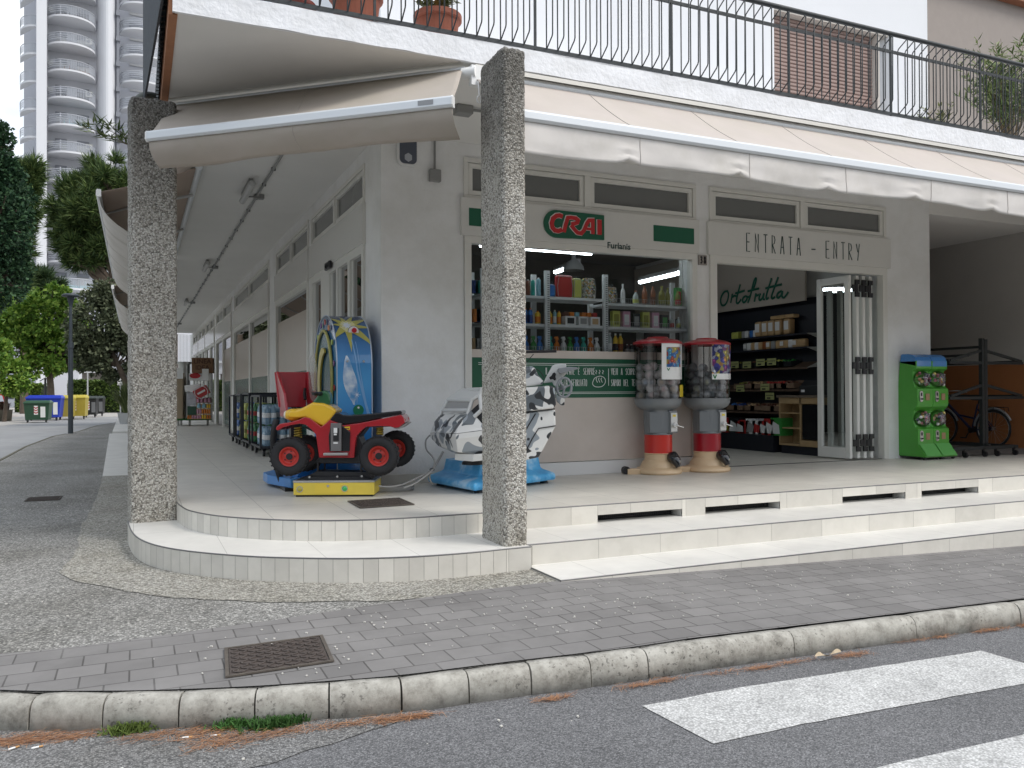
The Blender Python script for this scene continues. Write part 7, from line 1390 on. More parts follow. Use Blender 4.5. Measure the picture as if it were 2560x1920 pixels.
def rnd_mark(t, w, h): m = MB(); m.T = RY(rad(-30)); m.tube([(math.cos(a)*.2, -.006, h/2+math.sin(a)*.2) for a in [2*PI*k/20 for k in range(20)]], .012, n=4, closed=True); m.box((-.13, -.006, h/2-.03), (.13, -.002, h/2+.03)); m.build('round_mark', GC['white'], t)
fbox('red_box', 300, 720, 470, 830, .4, GC['red'], 'tilted red box with white round mark on the far trolley', 'box', parts=rnd_mark, d=26.85, tilt=rad(-28))
fbox('wrapped_pack', 185, 780, 290, 948, .5, pbr('silver_wrap', (.45, .47, .5), .3, var=.4, vs=6), 'silver shrink wrapped pack in the middle of the far trolley', 'pack', d=27.1)
fbox('drinks_crate', 190, 955, 292, 1060, .5, pbr('crate_green', (.02, .07, .04), .5), 'dark green bottle crate low on the far trolley', 'crate', d=27.1)
for i, (a, b, y0, y1, c) in enumerate(((302, 470, 848, 915, 'pink'), (302, 420, 925, 980, 'paleblue'), (424, 472, 925, 980, 'yellow'), (302, 360, 985, 1050, 'pink'), (362, 415, 985, 1050, 'tan'), (418, 472, 985, 1050, 'tan'), (186, 240, 1062, 1112, 'orange'), (242, 300, 1062, 1112, 'pink'), (304, 360, 1058, 1112, 'pink'), (364, 418, 1055, 1112, 'yellow'), (424, 474, 1055, 1112, 'orange'))):
    def bt(t, w, h, c=c): 
        m = MB(); n = max(2, int(w/.11))
        for k in range(n): m.cyl((-w/2+w*(k+.5)/n, -.03, .02), (-w/2+w*(k+.5)/n, -.03, h*.8), w/n*.4, n=8); m.ball((-w/2+w*(k+.5)/n, -.03, h*.82), w/n*.28, 8, 5)
        m.build('bottles', GC[c if c != 'tan' else 'orange'], t)
    fbox('drinks_pack', a, y0, b, y1, .3, GC['tan'] if y0 > 900 else CARDB, '%s drinks pack number %d from the top of the far trolley' % (c, i+1) if False else '%s drinks pack, %s when counting down the far trolley' % (c, ORD[i]), 'drinks pack', 'drinks packs on the far trolley', parts=bt, d=27.15)
fbox('tall_carton', 62, 545, 128, 1105, .6, pbr('carton_beige', (.33, .26, .17), .7), 'tall beige carton beside the corner pillar at the far end', 'carton', d=27.0)
t = thing('steel_ashtray', 'tall steel bin with round top beyond the beige carton', 'bin', zf(150, 1100, 30)); m = MB(); m.cyl((0, 0, 0), (0, 0, 1.95), .2, n=20); m.build('body', STEEL, t); m = MB(); m.cyl((0, 0, 1.95), (0, 0, 2.03), .27, n=20); m.build('top', STEEL, t)
# ================================================================ street on the left, trees, tower
SLATE = pbr('slate_metal', (.035, .045, .055), .5)
p = PG(176.5, 1085); d = (p-Vector((0, 0, CAMZ))).dot(FW); top = PD(175, 738, d)
t = thing('street_lamp', 'dark slate street lamp with flat disc head', 'street lamp', p); H = top.z-p.z
m = MB(); m.cyl((0, 0, 0), (0, 0, H*.62), .085, .08, n=16); m.cyl((0, 0, H*.62), (0, 0, H*.66), .1, .09, n=16); m.cyl((0, 0, H*.66), (0, 0, H*.92), .06, .05, n=12); m.cyl((0, 0, H*.92), (0, 0, H-.05), .05, .13, n=12); m.build('pole', SLATE, t)
m = MB(); m.lathe([(0, -.06), (.28, -.05), (.30, 0), (.22, .05), (0, .06)], (0, 0, H), n=28); m.build('head', SLATE, t); m = MB(); m.cyl((0, 0, -.02), (0, 0, .02), .2, n=16); m.build('foot_plate', PVC, t)
# rubbish containers across the side street
def container(u0, u1, vb, vt, col, lid, label, chev=(.2,), sign=None, dep=1.0, grey=False):
    uc = (u0+u1)/2; b = PZ(uc, vb, -.03); d = (b-Vector((0, 0, CAMZ))).dot(FW); w = (u1-u0)/F*d; h = (vb-vt)/F*d; t = thing('waste_container', label, 'waste container', b, -rad(6), 'waste containers across the side street')
    m = MB(); w2 = w/2; z0, z1 = h*.13, h*.86; m.loft([[(-w2*.86, 0, z0), (w2*.86, 0, z0), (w2*.86, dep*.9, z0), (-w2*.86, dep*.9, z0)], [(-w2*.97, -.05, z1), (w2*.97, -.05, z1), (w2*.97, dep, z1), (-w2*.97, dep, z1)]]); m.build('body', col, t, bevel=.02)
    m = MB(); m.loft([[(-w2, -.09, z1), (w2, -.09, z1), (w2, dep+.04, z1), (-w2, dep+.04, z1)], [(-w2, -.09, z1+h*.05), (w2, -.09, z1+h*.05), (w2, dep+.04, z1+h*.05), (-w2, dep+.04, z1+h*.05)], [(-w2*.9, dep*.35, h), (w2*.9, dep*.35, h), (w2*.9, dep*.8, h), (-w2*.9, dep*.8, h)]]); m.build('lid', lid, t, bevel=.015)
    for x in (-w2*.7, w2*.7):
        m = MB(); m.cyl((x-.03, .08, .085), (x+.03, .08, .085), .09, n=14); m.box((x-.05, .04, .1), (x+.05, .14, z0+.02)); m.build('wheel', BLACKP, t)
    f = lambda x, z: Vector((x, -.05*(z-z0)/(z1-z0)-.012, z))
    for cx in chev:
        x = -w2+cx*w; m = MB(); m.prism([f(x-.09, h*.36), f(x+.09, h*.36), f(x+.09, h*.76), f(x-.09, h*.76)], (0, .006, 0)); cb_ = m.build('sticker', WHITEL, t); m = MB()
        for k in range(3): zz = h*.40+.115*k*h/1.0*.95; m.prism([f(x-.09, zz+.06)+Vector((0, -.003, 0)), f(x, zz)+Vector((0, -.003, 0)), f(x+.09, zz+.06)+Vector((0, -.003, 0)), f(x+.09, zz+.12)+Vector((0, -.003, 0)), f(x, zz+.06)+Vector((0, -.003, 0)), f(x-.09, zz+.12)+Vector((0, -.003, 0))], (0, .002, 0))
        m.build('red_chevrons', pbr('chevron_red', (.45, .015, .02), .5), cb_)
    if sign: x = -w2+sign*w; m = MB(); m.prism([f(x-.11, h*.24), f(x+.11, h*.24), f(x+.11, h*.72), f(x-.11, h*.72)], (0, .006, 0)); m.build('notice', WHITEL if not grey else pbr('grey_panel', (.16, .165, .17), .6), t)
C = lambda n, c: pbr('bin_'+n, c, .45, var=.08)
container(69, 149, 1052, 988, C('blue', (.02, .05, .42)), C('blue_lid', (.02, .05, .50)), 'large blue waste container behind the green one', chev=(.63,), sign=.83, dep=1.1)
container(62, 121, 1057, 1001, C('green', (.025, .075, .04)), C('green_lid', (.03, .09, .05)), 'low dark green waste container, nearest in the row', chev=(.48,), sign=.74, dep=.9)
container(146, 180, 1050, 988, C('yellow', (.42, .33, .05)), C('yellow_lid', (.60, .50, .08)), 'left yellow waste container next to the blue one', chev=(.25,), dep=1.1)
container(179, 213, 1048, 987, C('yellow', (.42, .33, .05)), C('yellow_lid', (.60, .50, .08)), 'right yellow waste container behind the lamp pole', chev=(.25,), dep=1.1)
container(212, 240, 1044, 990, C('black', (.015, .016, .017)), C('black_lid', (.03, .04, .035)), 'black waste container next to the yellow ones', chev=(.3,), sign=.75, grey=True, dep=1.0)
container(237, 257, 1041, 990, C('black', (.015, .016, .017)), C('black_lid', (.03, .04, .035)), 'black waste container at the far right end of the row', chev=(.25,), sign=.72, grey=True, dep=1.0)
b = PZ(262, 1028, -.02); t = thing('concrete_block', 'low pale concrete block right of the black containers', 'block', b, -.1); m = MB(); m.box((-.2, 0, 0), (.22, .5, .95)); m.build('block', pbr('pale_concrete', (.42, .42, .40), .8), t, bevel=.02)
# planter with spiky plant
p = PZ(318, 1059, .31); t = thing('planter', 'white round planter with tall spiky grass plant on the arcade ramp', 'planter', p)
m = MB(); m.lathe([(0, 0), (.25, 0), (.33, .38), (.36, .40), (.33, .40), (.30, .36), (0, .36)], n=28); m.box((-.4, -.3, -.05), (.3, .3, .0)); m.build('pot', pbr('planter_white', (.62, .63, .63), .5), t)
m = MB(); rr = random.Random(5)
for k in range(320):
    a = rr.random()*6.28; l = rr.uniform(.8, 1.5); s = rr.uniform(.1, .8); w = .018; bx, by = .1*math.cos(a), .1*math.sin(a); P_ = [Vector((bx+math.cos(a)*s*q**1.6, by+math.sin(a)*s*q**1.6, .36+l*(q-.22*s*q*q*2))) for q in (0, .4, .75, 1)]; sd_ = Vector((-math.sin(a), math.cos(a), 0))*w
    m.add([P_[0]-sd_, P_[0]+sd_, P_[1]-sd_, P_[1]+sd_, P_[2]-sd_*.7, P_[2]+sd_*.7, P_[3]], [(0, 1, 3, 2), (2, 3, 5, 4), (4, 5, 6)])
m.build('leaves', leafmat('spiky_leaf', (.035, .05, .018), (.09, .12, .04), (.20, .22, .09)), t)

# ---- trees
class Leaves:
    def __init__(s): s.v = []; s.f = []
    def quad(s, p, d, sd): n = len(s.v); s.v += [tuple(p-sd), tuple(p+d*.5-sd*.0+sd), tuple(p+d), tuple(p+d*.45-sd*1.3)]; s.f.append((n, n+1, n+2, n+3))
    def tri(s, p, d, sd): n = len(s.v); s.v += [tuple(p-sd), tuple(p+sd), tuple(p+d)]; s.f.append((n, n+1, n+2))
    def build(s, name, mat, parent):
        me = bpy.data.meshes.new(name); me.from_pydata(s.v, [], s.f); me.materials.append(mat); o = bpy.data.objects.new(name, me); COL.objects.link(o); o.parent = parent; return o
def tree(label, u, vb, d, blobs, mat, kind='leaf', n=9000, size=.2, trunk=.22, seed=1, name='tree', cat='tree', bark=None, group='trees along the side street'):
    """blobs: (u, v, half width px, half height px, extra depth m) seen from the survey point, each a foliage mass with real depth"""
    r = random.Random(seed); b = PD(u, vb, d); b.z = -.05; t = thing(name, label, cat, b, 0, group); L = Leaves(); mt_ = MB(); tot = sum(q[2]*q[3] for q in blobs)
    cs = []
    for (bu, bv, hw, hh, dd) in blobs:
        c = PD(bu, bv, d+dd)-b; rx, rz_ = hw/F*(d+dd), hh/F*(d+dd); cs.append((c, rx, rz_)); k = int(n*hw*hh/tot); ncl = max(14, int(k/85)); cl = []
        for i in range(ncl):
            while True:
                q = Vector((r.uniform(-1, 1), r.uniform(-1, 1), r.uniform(-1, 1)))
                if .45 < q.length < 1: break
            q = q.normalized()*(q.length**.45); cl.append((c+Vector((q.x*rx, q.y*rx*.85, q.z*rz_)), r.uniform(.55, 1.1)*max(.35, min(rx, rz_)*.36), q))
        for i in range(k):
            cc, cr_, q = r.choice(cl); g = Vector((r.gauss(0, 1), r.gauss(0, 1), r.gauss(0, .8))); g = g.normalized()*cr_*r.random()**.4; p = cc+g; dr_ = (g.normalized()+q*.6+Vector((r.gauss(0, .5), r.gauss(0, .5), r.gauss(0, .4)+(.45 if kind == 'pine' else -.15)))).normalized()
            sd_ = dr_.cross(Vector((r.gauss(0, 1), r.gauss(0, 1), r.gauss(0, 1)))).normalized(); s_ = size*r.uniform(.6, 1.3)
            if kind == 'pine': L.tri(p, dr_*s_*1.5, sd_*s_*.10); L.tri(p, (dr_+sd_*.45).normalized()*s_*1.4, sd_.cross(dr_)*s_*.10); L.tri(p, (dr_-sd_*.45).normalized()*s_*1.4, sd_.cross(dr_)*s_*.10)
            else: L.quad(p, dr_*s_, sd_*s_*.32)
        for (cp, cr_, q) in cl[::3]: mid = c*.55+Vector((0, 0, c.z*.25)); mt_.tube([c-Vector((0, 0, rz_*.5)), (c+cp)/2+Vector((r.gauss(0, .15), r.gauss(0, .15), -.1)), cp], [trunk*.28, trunk*.16, trunk*.05], n=5)
    c0 = cs[0][0]-Vector((0, 0, cs[0][2]*.3)); mt_.tube(smoothpath([(0, 0, 0), (c0.x*.15+.05, c0.y*.1, c0.z*.35), (c0.x*.6, c0.y*.6, c0.z*.75), tuple(c0)], 4), [trunk*(1-.045*i) for i in range(13)], n=10)
    for c, rx, rz_ in cs[1:]: mt_.tube(smoothpath([(c0.x*.5, c0.y*.5, c0.z*.66), ((c0.x+c.x)/2, (c0.y+c.y)/2, (c0.z*.8+c.z*.8)/2), tuple(c)], 4), [trunk*.5*(1-.08*i) for i in range(9)], n=7)
    mt_.build('trunk', bark or pbr('bark', (.10, .075, .055), .9, var=.3, vs=6), t); L.build('crown', mat, t); return t
PINE = leafmat('pine_needles_green', (.014, .035, .010), (.045, .085, .022), (.15, .20, .06)); PINED = leafmat('pine_dark', (.008, .022, .010), (.025, .055, .018), (.08, .12, .04))
MAPLE = leafmat('maple_leaf', (.035, .09, .012), (.11, .22, .028), (.30, .42, .07)); HOLM = leafmat('holm_leaf', (.03, .04, .022), (.075, .095, .05), (.20, .22, .13)); IVY = leafmat('ivy_leaf', (.006, .02, .012), (.02, .055, .025), (.06, .12, .05))
tree('tall dark ivy covered tree cut by the left edge of the picture', -70, 1030, 36, [(-60, 470, 95, 130, 0), (-15, 400, 48, 85, 0), (-10, 560, 75, 95, -.5), (25, 500, 45, 75, 0), (-40, 690, 90, 80, 0), (0, 350, 22, 40, 0)], IVY, n=32000, size=.17, trunk=.4, seed=2)
tree('ragged green pine between the ivy tree and the white tower', -75, 1030, 40, [(50, 470, 30, 60, 0), (74, 450, 18, 34, 0), (58, 540, 28, 42, 0), (20, 620, 46, 42, .5), (10, 690, 56, 40, 0), (84, 420, 9, 18, 0)], PINE, 'pine', n=9500, size=.30, trunk=.22, seed=3)
tree('round crowned umbrella pine in front of the tower', 335, 1030, 46, [(248, 520, 88, 92, 0), (192, 545, 58, 66, 0), (270, 450, 62, 52, 0), (172, 578, 42, 50, 0), (235, 620, 66, 50, 0), (310, 540, 60, 100, 1), (205, 480, 40, 40, 0), (215, 655, 45, 28, 0)], PINE, 'pine', n=14500, size=.34, trunk=.3, seed=4)
tree('low dark pine behind the bright maple', 60, 1030, 62, [(50, 720, 74, 50, 0), (115, 715, 38, 36, 0), (10, 750, 60, 60, 0), (0, 800, 50, 60, 0)], PINED, 'pine', n=9000, size=.42, trunk=.3, seed=5)
tree('bright green maple standing behind the waste containers', 127, 1020, 50, [(110, 800, 92, 66, 0), (60, 850, 72, 60, 0), (140, 870, 66, 52, 0), (150, 760, 34, 44, 0), (170, 900, 55, 28, 0), (95, 905, 42, 32, 0), (40, 770, 40, 46, 0), (205, 870, 24, 30, 0)], MAPLE, n=15000, size=.27, trunk=.23, seed=6)
tree('grey green holm oak partly hidden by the corner pillar', 332, 1030, 38, [(255, 810, 70, 82, 0), (290, 880, 55, 66, 0), (225, 860, 45, 60, 0), (275, 745, 45, 38, 0), (310, 790, 45, 80, 0), (235, 905, 40, 20, 0)], HOLM, n=16000, size=.17, trunk=.17, seed=7)
tree('small bright leafy tree low at the left edge', 10, 1025, 44, [(20, 935, 44, 42, 0), (-15, 900, 40, 50, 0), (45, 960, 26, 18, 0)], MAPLE, n=3500, size=.22, trunk=.12, seed=8)
def hedge(u0, u1, v0, v1, d, dep, label, mat, n, seed):
    r = random.Random(seed); a, b_ = PD(u0, v1, d), PD(u1, v1, d); a.z = b_.z = 0; h = PD(u0, v0, d).z; t = thing('hedge', label, 'hedge', a, 0, 'clipped hedges behind the street'); L = Leaves(); e = b_-a; nn = Vector((-e.y, e.x, 0)).normalized()
    for i in range(n):
        q, s, z = r.random(), r.random(), r.random()**.7; face = r.random()
        if face < .55: s = r.random()*.12
        elif face < .8: z = 1-r.random()*.08
        p = e*q+nn*dep*s+Vector((0, 0, h*z*(1+.03*math.sin(q*40)))); dd = Vector((r.gauss(0, 1), r.gauss(0, 1)-.6, r.gauss(0, .8)+.3)).normalized(); L.quad(p, dd*.2, dd.cross(Vector((0, 0, 1))).normalized()*.07)
    L.build('foliage', mat, t); m = MB(); m.prism([(0, .12, 0), (e.x, e.y+.12, 0), (e.x, e.y+.12, h*.93), (0, .12, h*.93)], nn*dep*.85); m.build('core', pbr('hedge_core', (.02, .03, .012), .9), t)
hedge(168, 338, 953, 1012, 64, 1.6, 'long tall clipped hedge behind the waste containers', leafmat('hedge_leaf', (.03, .06, .012), (.08, .14, .03), (.20, .28, .07)), 7000, 1)
hedge(36, 100, 962, 1012, 66, 1.4, 'short clipped hedge between the red car and the globe lamp', leafmat('hedge_leaf2', (.04, .08, .012), (.12, .20, .03), (.28, .38, .08)), 2500, 2)
hedge(425, 520, 925, 1010, 62, 2.5, 'dark greenery seen through the far end of the arcade', IVY, 4000, 3)

# ---- white tower with rounded balconies
TD = 95.0
TW = thing('apartment_tower', 'tall white apartment tower with stacks of rounded glass balconies', 'tower', PD(180, 1000, TD), world=True)
TWM = pbr('tower_white', (.66, .67, .70), .8, var=.02, vs=.3); TSH = pbr('tower_shutter', (.55, .55, .54), .7); TBX = pbr('tower_boxgrey', (.24, .25, .28), .7); RAILM = pbr('balcony_rail', (.48, .50, .54), .4)
def railmat():
    m, t, b = nodes('balcony_panel'); L = t.links.new; g = N(t, 'ShaderNodeNewGeometry'); sp = N(t, 'ShaderNodeSeparateXYZ'); L(g.outputs['Position'], sp.inputs[0]); b.inputs['Base Color'].default_value = (.45, .48, .53, 1); b.inputs['Roughness'].default_value = .2; b.inputs['Alpha'].default_value = .4
    return m
RP = railmat()
_r = ray(180, 960); TX = Vector((_r.y, -_r.x, 0)).normalized(); TY = Vector((-TX.y, TX.x, 0)); TO = PD(180, 960, TD); TO.z = 0
sc_ = TD/F; tx = lambda u: (u-180)*sc_*.884; tp = lambda x, y, z: TO+TX*x+TY*y+Vector((0, 0, z))
def tbox(m, x0, x1, y0, y1, z0, z1): m.prism([tp(x0, y0, z0), tp(x1, y0, z0), tp(x1, y0, z1), tp(x0, y0, z1)], TY*(y1-y0))
zfl = lambda v: CAMZ+(983-v)*sc_      # height of something seen at v on the tower
m = MB(); tbox(m, tx(95), tx(119), -4.2, 10, 0, 60); m.build('fin', TWM, TW); m = MB(); tbox(m, tx(119), tx(241), 0, 12, 0, 60); tbox(m, tx(301), tx(420), 1.2, 12, 0, 60); tbox(m, tx(60), tx(95), 1.5, 10, 0, 60); m.build('wall', pbr('tower_wall', (.56, .57, .61), .85), TW)
m = MB(); xa, xb = tx(241), tx(300); m.prism([tp(xa, 0, 0)]+[tp(xa+(xb-xa)*k/10, -2.2*math.sin(PI*k/10)**.6, 0) for k in range(1, 10)]+[tp(xb, 0, 0), tp(xb, 8, 0), tp(xa, 8, 0)], (0, 0, 60)); m.build('stair_drum', TWM, TW)
m = MB(); tbox(m, tx(292), tx(299), -1.9, -1.3, 0, 60)
for k in range(20): tbox(m, tx(290.5), tx(300.5), -2.1, -1.2, zfl(24+64*k)-.2, zfl(24+64*k)+.35)
m.build('service_pipe', pbr('pipe_grey', (.20, .21, .24), .6), TW)
FL = 66.5*sc_
def balcony(xa, xb, out, ztop, seed, full=True, start=0., end=1.):
    r = random.Random(seed); xc, hw = (xa+xb)/2, (xb-xa)/2; zs = ztop-1.02; n = 22
    arc = [(xc-hw*math.cos(PI*k/n), -out*math.sin(PI*k/n)**.75) for k in range(n+1)]; arc = [(x, y) for x, y in arc if full or x <= tx(100)]
    m = MB(); L_ = [tp(x, y, zs) for x, y in arc]; m.prism([q-Vector((0, 0, .22)) for q in L_], (0, 0, .22)); sl_ = m.build('balcony', TWM, TW)
    m = MB(); vs = [tp(x*1+0, y*1.0-.02, z) for z in (zs+.08, ztop-.04) for x, y in arc]; k = len(arc); m.add(vs, [(i, i+1, k+i+1, k+i) for i in range(k-1)]); m.build('balcony_glass', RP, sl_)
    m = MB(); m.tube([tp(x, y-.03, ztop) for x, y in arc], .045, n=5)
    for zz in (.3, .52, .74): m.tube([tp(x, y-.05, zs+zz) for x, y in arc[:len(arc)//2]], .035, n=4)
    for i in range(len(arc)//2, len(arc)):
        for e in (0, .5):
            if i+1 < len(arc): x = arc[i][0]*(1-e)+arc[i+1][0]*e; y = arc[i][1]*(1-e)+arc[i+1][1]*e; m.tube([tp(x, y-.04, zs), tp(x, y-.04, ztop)], .018, n=3, caps=False)
    m.build('balcony_rails', RAILM, sl_)
    return sl_
for k in range(-2, 11):
    vt = 97+66.5*k-66.5; zt_ = zfl(vt+6)
    if zt_ < 3: continue
    balcony(tx(116), tx(240), 3.2, zt_, k)
    m = MB(); tbox(m, tx(139), tx(166), -.12, .1, zt_-1.0, zt_+.52); tbox(m, tx(193), tx(222), -.12, .1, zt_-1.0, zt_+.52); w_ = m.build('window', TSH if k % 3 else pbr('win_dark', (.10, .10, .11), .4), TW); m = MB(); tbox(m, tx(138), tx(167), -.25, -.12, zt_+.52, zt_+1.0); m.build('shutter_box', TBX, w_); m = MB(); tbox(m, tx(192), tx(223), -.25, -.12, zt_+.52, zt_+1.0); m.build('shutter_box', TBX, w_)
    m = MB(); tbox(m, tx(150), tx(153), -2.3, -.1, zt_-1, zt_+.35); m.build('balcony_divider', pbr('divider', (.45, .46, .50), .6), TW)
    if k % 2: m = MB(); tbox(m, tx(214), tx(231), -.5, -.1, zt_+.1, zt_+.7); ac = m.build('air_conditioner', pbr('ac_pale', (.60, .60, .57), .6), TW); m = MB(); m.cyl(tp(tx(221), -.51, zt_+.4), tp(tx(221), -.54, zt_+.4), .2, n=12); m.build('fan', TBX, ac)
    if k % 3 != 1: m = MB(); tbox(m, tx(118), tx(133), -.5, -.1, zt_+.0, zt_+.6); m.build('air_conditioner', pbr('ac_pale', (.60, .60, .57), .6), TW)
    if k % 2 == 0:
        m = MB()
        for q in range(5): x = tx(160+q*13); y = -1.4-.3*(q % 2); tbox(m, x, x+.5, y, y+.5, zt_-.98, zt_-.55); tbox(m, x, x+.06, y, y+.5, zt_-.55, zt_-.1)
        m.build('balcony_chairs', pbr('chair_%d' % (k % 3), ((.05, .05, .06), (.35, .55, .6), (.25, .14, .10))[k % 3], .6), TW)
    zt2 = zfl(vt-14+0*k); balcony(tx(53), tx(140), 3.6, zt2+.2, k+40, False); zt3 = zfl(vt+6)
    balcony(tx(301), tx(430), 3.0, zt3+.1, k+80); m = MB(); tbox(m, tx(330), tx(372), 1.05, 1.15, zt3-1, zt3+.5); w_ = m.build('window', TSH, TW); m = MB(); tbox(m, tx(329), tx(373), .9, 1.05, zt3+.5, zt3+1); m.build('shutter_box', TBX, w_)
# ---- low white buildings behind the trees
def simple_block(name, label, u0, u1, v0, d, dep, floors, mat, bands=True, seed=1):
    a, b_ = PD(u0, 1000, d), PD(u1, 1000, d); h = PD(u0, v0, d).z; t = thing(name, label, 'building', (a.x, a.y, 0), -.05); w = (b_-a).length; m = MB(); m.box((0, 0, -.3), (w, dep, h)); m.build('wall', mat, t); fh = h/floors; r = random.Random(seed)
    for f in range(floors):
        n = max(2, int(w/2.6))
        for i in range(n): x = w*(i+.5)/n; m = MB(); m.box((x-.6, -.03, fh*f+.9), (x+.6, .02, fh*f+fh*.8)); m.build('window', pbr('far_glass', (.08, .09, .10), .3), t)
        if bands and f: m = MB(); m.box((0, -1.3, fh*f-.1), (w, 0, fh*f+.12)); sl_ = m.build('balcony', TWM, t); m = MB(); m.box((.05, -1.28, fh*f+.2), (w-.05, -1.25, fh*f+1.0)); m.build('balcony_rail', RP, sl_)
    m = MB(); m.box((-.3, -.4, h), (w+.3, dep+.3, h+.25)); m.build('roof', TWM, t)
simple_block('apartment_house', 'low white apartment house with balcony bands at the left edge', -190, 100, 868, 92, 10, 2, TWM)
simple_block('white_house', 'plain white house with grey side annex right of the hedge', 196, 330, 905, 82, 9, 1, TWM, False)
simple_block('garden_annex', 'small taupe annex with flat roof above the long hedge', 205, 256, 932, 72, 4, 1, pbr('annex_taupe', (.20, .18, .16), .8), False)
simple_block('balcony_house', 'house with white barred balcony seen through the end of the arcade', 440, 560, 836, 70, 8, 2, pbr('end_house', (.14, .12, .11), .9), False)
a = PD(446, 905, 68); m = MB(); b_ = PD(500, 905, 68)
for k in range(16): q = a.lerp(b_, k/15); m.box((q.x-.04, q.y-.03, a.z), (q.x+.05, q.y+.03, a.z+2.25))
m.box((a.x, a.y-.04, a.z-.05), (b_.x, a.y+.04, a.z+.05)); tag(m.build('barred_screen', TWM), 'white vertical bar screen beyond the end of the arcade', 'screen')
t = thing('wooden_post', 'pair of weathered posts at the far end of the arcade', 'post', PD(502, 1050, 42), world=True)
for u in (487, 503): q = PD(u, 1000, 43); m = MB(); m.box((q.x-.12, q.y, 0), (q.x+.12, q.y+.2, 4.4)); m.build('post', pbr('post_wood', (.22, .19, .14), .8), t)
# ---- small street things
p = PG(112, 1040); p.z = -.02; d = 52; q = PD(113, 1010, d); q.z = 0; t = thing('globe_lamp', 'short black lamp post with two pale globes under the maple', 'street lamp', q); h = PD(113, 945, d).z; m = MB(); m.cyl((0, 0, 0), (0, 0, h), .06, n=10); m.tube([(-.3, 0, h-.2), (0, 0, h), (.3, 0, h-.2)], .03, n=6); m.build('pole', BLACKP, t)
for x in (.32,): m = MB(); m.ball((x, -.05, h-.05), .17, 16, 10); m.build('globe', pbr('lamp_globe', (.55, .53, .44), .3), t)
q = PD(301, 1010, 46); q.z = 0; t = thing('sign_post', 'white sign post with two parking signs beside the spiky plant', 'sign', q); m = MB(); m.cyl((0, 0, 0), (0, 0, PD(300, 925, 46).z), .035, n=8); m.build('pole', pbr('sign_pole', (.45, .46, .46), .5), t)
for v0, v1, nm in ((925, 944, 'parking_sign'), (947, 963, 'lower_sign')): z0, z1 = PD(300, v1, 46).z, PD(300, v0, 46).z; m = MB(); m.box((-.15, -.05, z0), (.15, -.03, z1)); sb_ = m.build(nm, WHITEL, t); m = MB(); m.cyl((.05, -.055, (z0+z1)/2+.06), (.05, -.05, (z0+z1)/2+.06), .05, n=14); m.box((-.1, -.054, z0+.05), (.08, -.05, z0+.09)); m.build('sign_mark', GC['red'] if v0 == 925 else GC['black'], sb_)
q = PD(219, 1010, 56); q.z = 0; t = thing('flag_pole', 'thin grey pole rising in front of the long hedge', 'pole', q); m = MB(); m.cyl((0, 0, 0), (0, 0, PD(219, 906, 56).z), .05, .04, n=8); m.build('pole', pbr('sign_pole', (.45, .46, .46), .5), t); m = MB(); m.cyl((0, 0, 0), (0, 0, .1), .12, n=10); m.build('foot', PVC, t)
# red parked car at the left edge
q = PD(-20, 1015, 54); q.z = -.02; t = thing('parked_car', 'red parked hatchback with pale rear window at the left edge', 'car', q, rad(8)); CR = pbr('car_red', (.45, .03, .03), .25, coat=.6)
body = [(-.83, .30), (-.86, .55), (-.84, .95), (-.70, 1.42), (-.6, 1.5), (.6, 1.5), (.70, 1.42), (.84, .95), (.86, .55), (.83, .30)]
m = MB(); m.loft([[(x*.96, 0, z*.98) for x, z in body], [(x, .25, z) for x, z in body], [(x, 2.6, z) for x, z in body], [(x*.98, 3.0, min(z, 1.0)) for x, z in body], [(x*.9, 4.1, min(z, .85)) for x, z in body]]); m.build('body', CR, t, bevel=.04)
m = MB(); m.prism([(-.66, -.01, .98), (.66, -.01, .98), (.56, -.0, 1.38), (-.56, -.0, 1.38)], (0, .01, 0)); m.build('rear_window', pbr('car_glass', (.45, .50, .55), .1), t)
for x in (-.76, .76): m = MB(); m.cbox((x, -.0, .85), (.16, .06, .28)); m.build('tail_light', pbr('tail_red', (.5, .01, .015), .1, coat=1), t)
for x in (-.78, .62):
    for y in (.6, 3.2): m = MB(); m.cyl((x, y, .31), (x+.18, y, .31), .31, n=20); m.build('wheel', RUBBER, t)
m = MB(); m.box((-.26, -.03, .55), (.26, .0, .67)); m.build('number_plate', WHITEL, t)
q = PG(5, 1052); t = thing('concrete_planter', 'round concrete planter with dry brown shrub and bench end', 'planter', q); m = MB(); m.lathe([(0, 0), (.45, 0), (.5, .55), (.55, .6), (.45, .6), (0, .5)], n=24); m.build('pot', pbr('planter_conc', (.13, .12, .09), .8), t)
L = Leaves(); rr = random.Random(3)
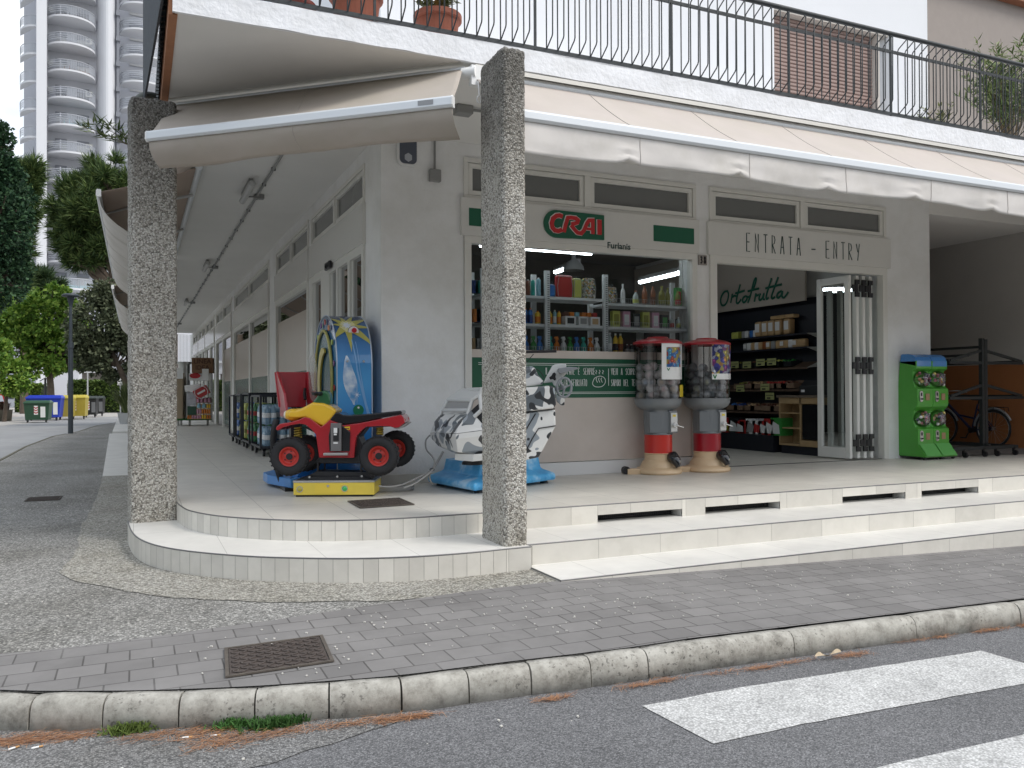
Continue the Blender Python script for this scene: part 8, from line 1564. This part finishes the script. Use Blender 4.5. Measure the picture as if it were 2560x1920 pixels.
for k in range(500): a = rr.random()*6.28; dd = Vector((math.cos(a)*rr.random(), math.sin(a)*rr.random(), rr.uniform(.3, 1))).normalized(); L.quad(Vector((math.cos(a)*.35*rr.random(), math.sin(a)*.35*rr.random(), .5+rr.random()*.4)), dd*.2, dd.cross(Vector((0, 0, 1))).normalized()*.03)
L.build('shrub', leafmat('dry_shrub', (.04, .025, .02), (.10, .06, .045), (.18, .10, .08)), t)

# ---- the other side of both streets (seen in the shop glass)
t = thing('facing_house', 'long beige house across the road behind the photographer', 'building', (0, -24, -.3)); m = MB(); m.box((-30, -8, 0), (40, 0, 10.5)); m.build('wall', pbr('facing_wall', (.36, .33, .29), .9), t)
for i in range(14): m = MB(); m.box((-27+4.8*i, 0, 1), (-25+4.8*i, .05, 2.6)); m.box((-27+4.8*i, 0, 4.2), (-25+4.8*i, .05, 5.8)); m.build('window', pbr('far_glass', (.08, .09, .10), .3), t)
def plain_tree(x, y, r0, h, lab, mat, seed):
    r = random.Random(seed); t = thing('tree', lab, 'tree', (x, y, -.15), 0, 'trees on the far sides of the streets'); L = Leaves(); m = MB(); m.cyl((0, 0, 0), (0, 0, h*.7), .2, .08, n=8); m.build('trunk', MATS['bark'], t)
    for i in range(2600):
        q = Vector((r.gauss(0, 1), r.gauss(0, 1), r.gauss(0, 1))).normalized()*(r.random()**.35); p = Vector((q.x*r0, q.y*r0, h*.66+q.z*h*.34)); dd = (q+Vector((r.gauss(0, .5), r.gauss(0, .5), r.gauss(0, .5)))).normalized(); L.quad(p, dd*.5, dd.orthogonal().normalized()*.17)
    L.build('crown', mat, t)
for i, (x, y) in enumerate(((-9.5, -13), (-3, -15), (4, -14), (10.5, -15), (17, -13))): plain_tree(x, y, 3.3, 6.5+i % 2, 'street tree, %s in the row across the main road' % ORD[i], IVY if i % 2 else HOLM, i)
for i, (x, y) in enumerate(((-10.5, 11), (-11, 18), (-10.5, 25), (-11.5, 32), (-12, 39))): plain_tree(x, y, 3.0, 7.5, 'street tree, %s in the row across the side street' % ORD[i], PINED if i % 2 else MAPLE, i+9)
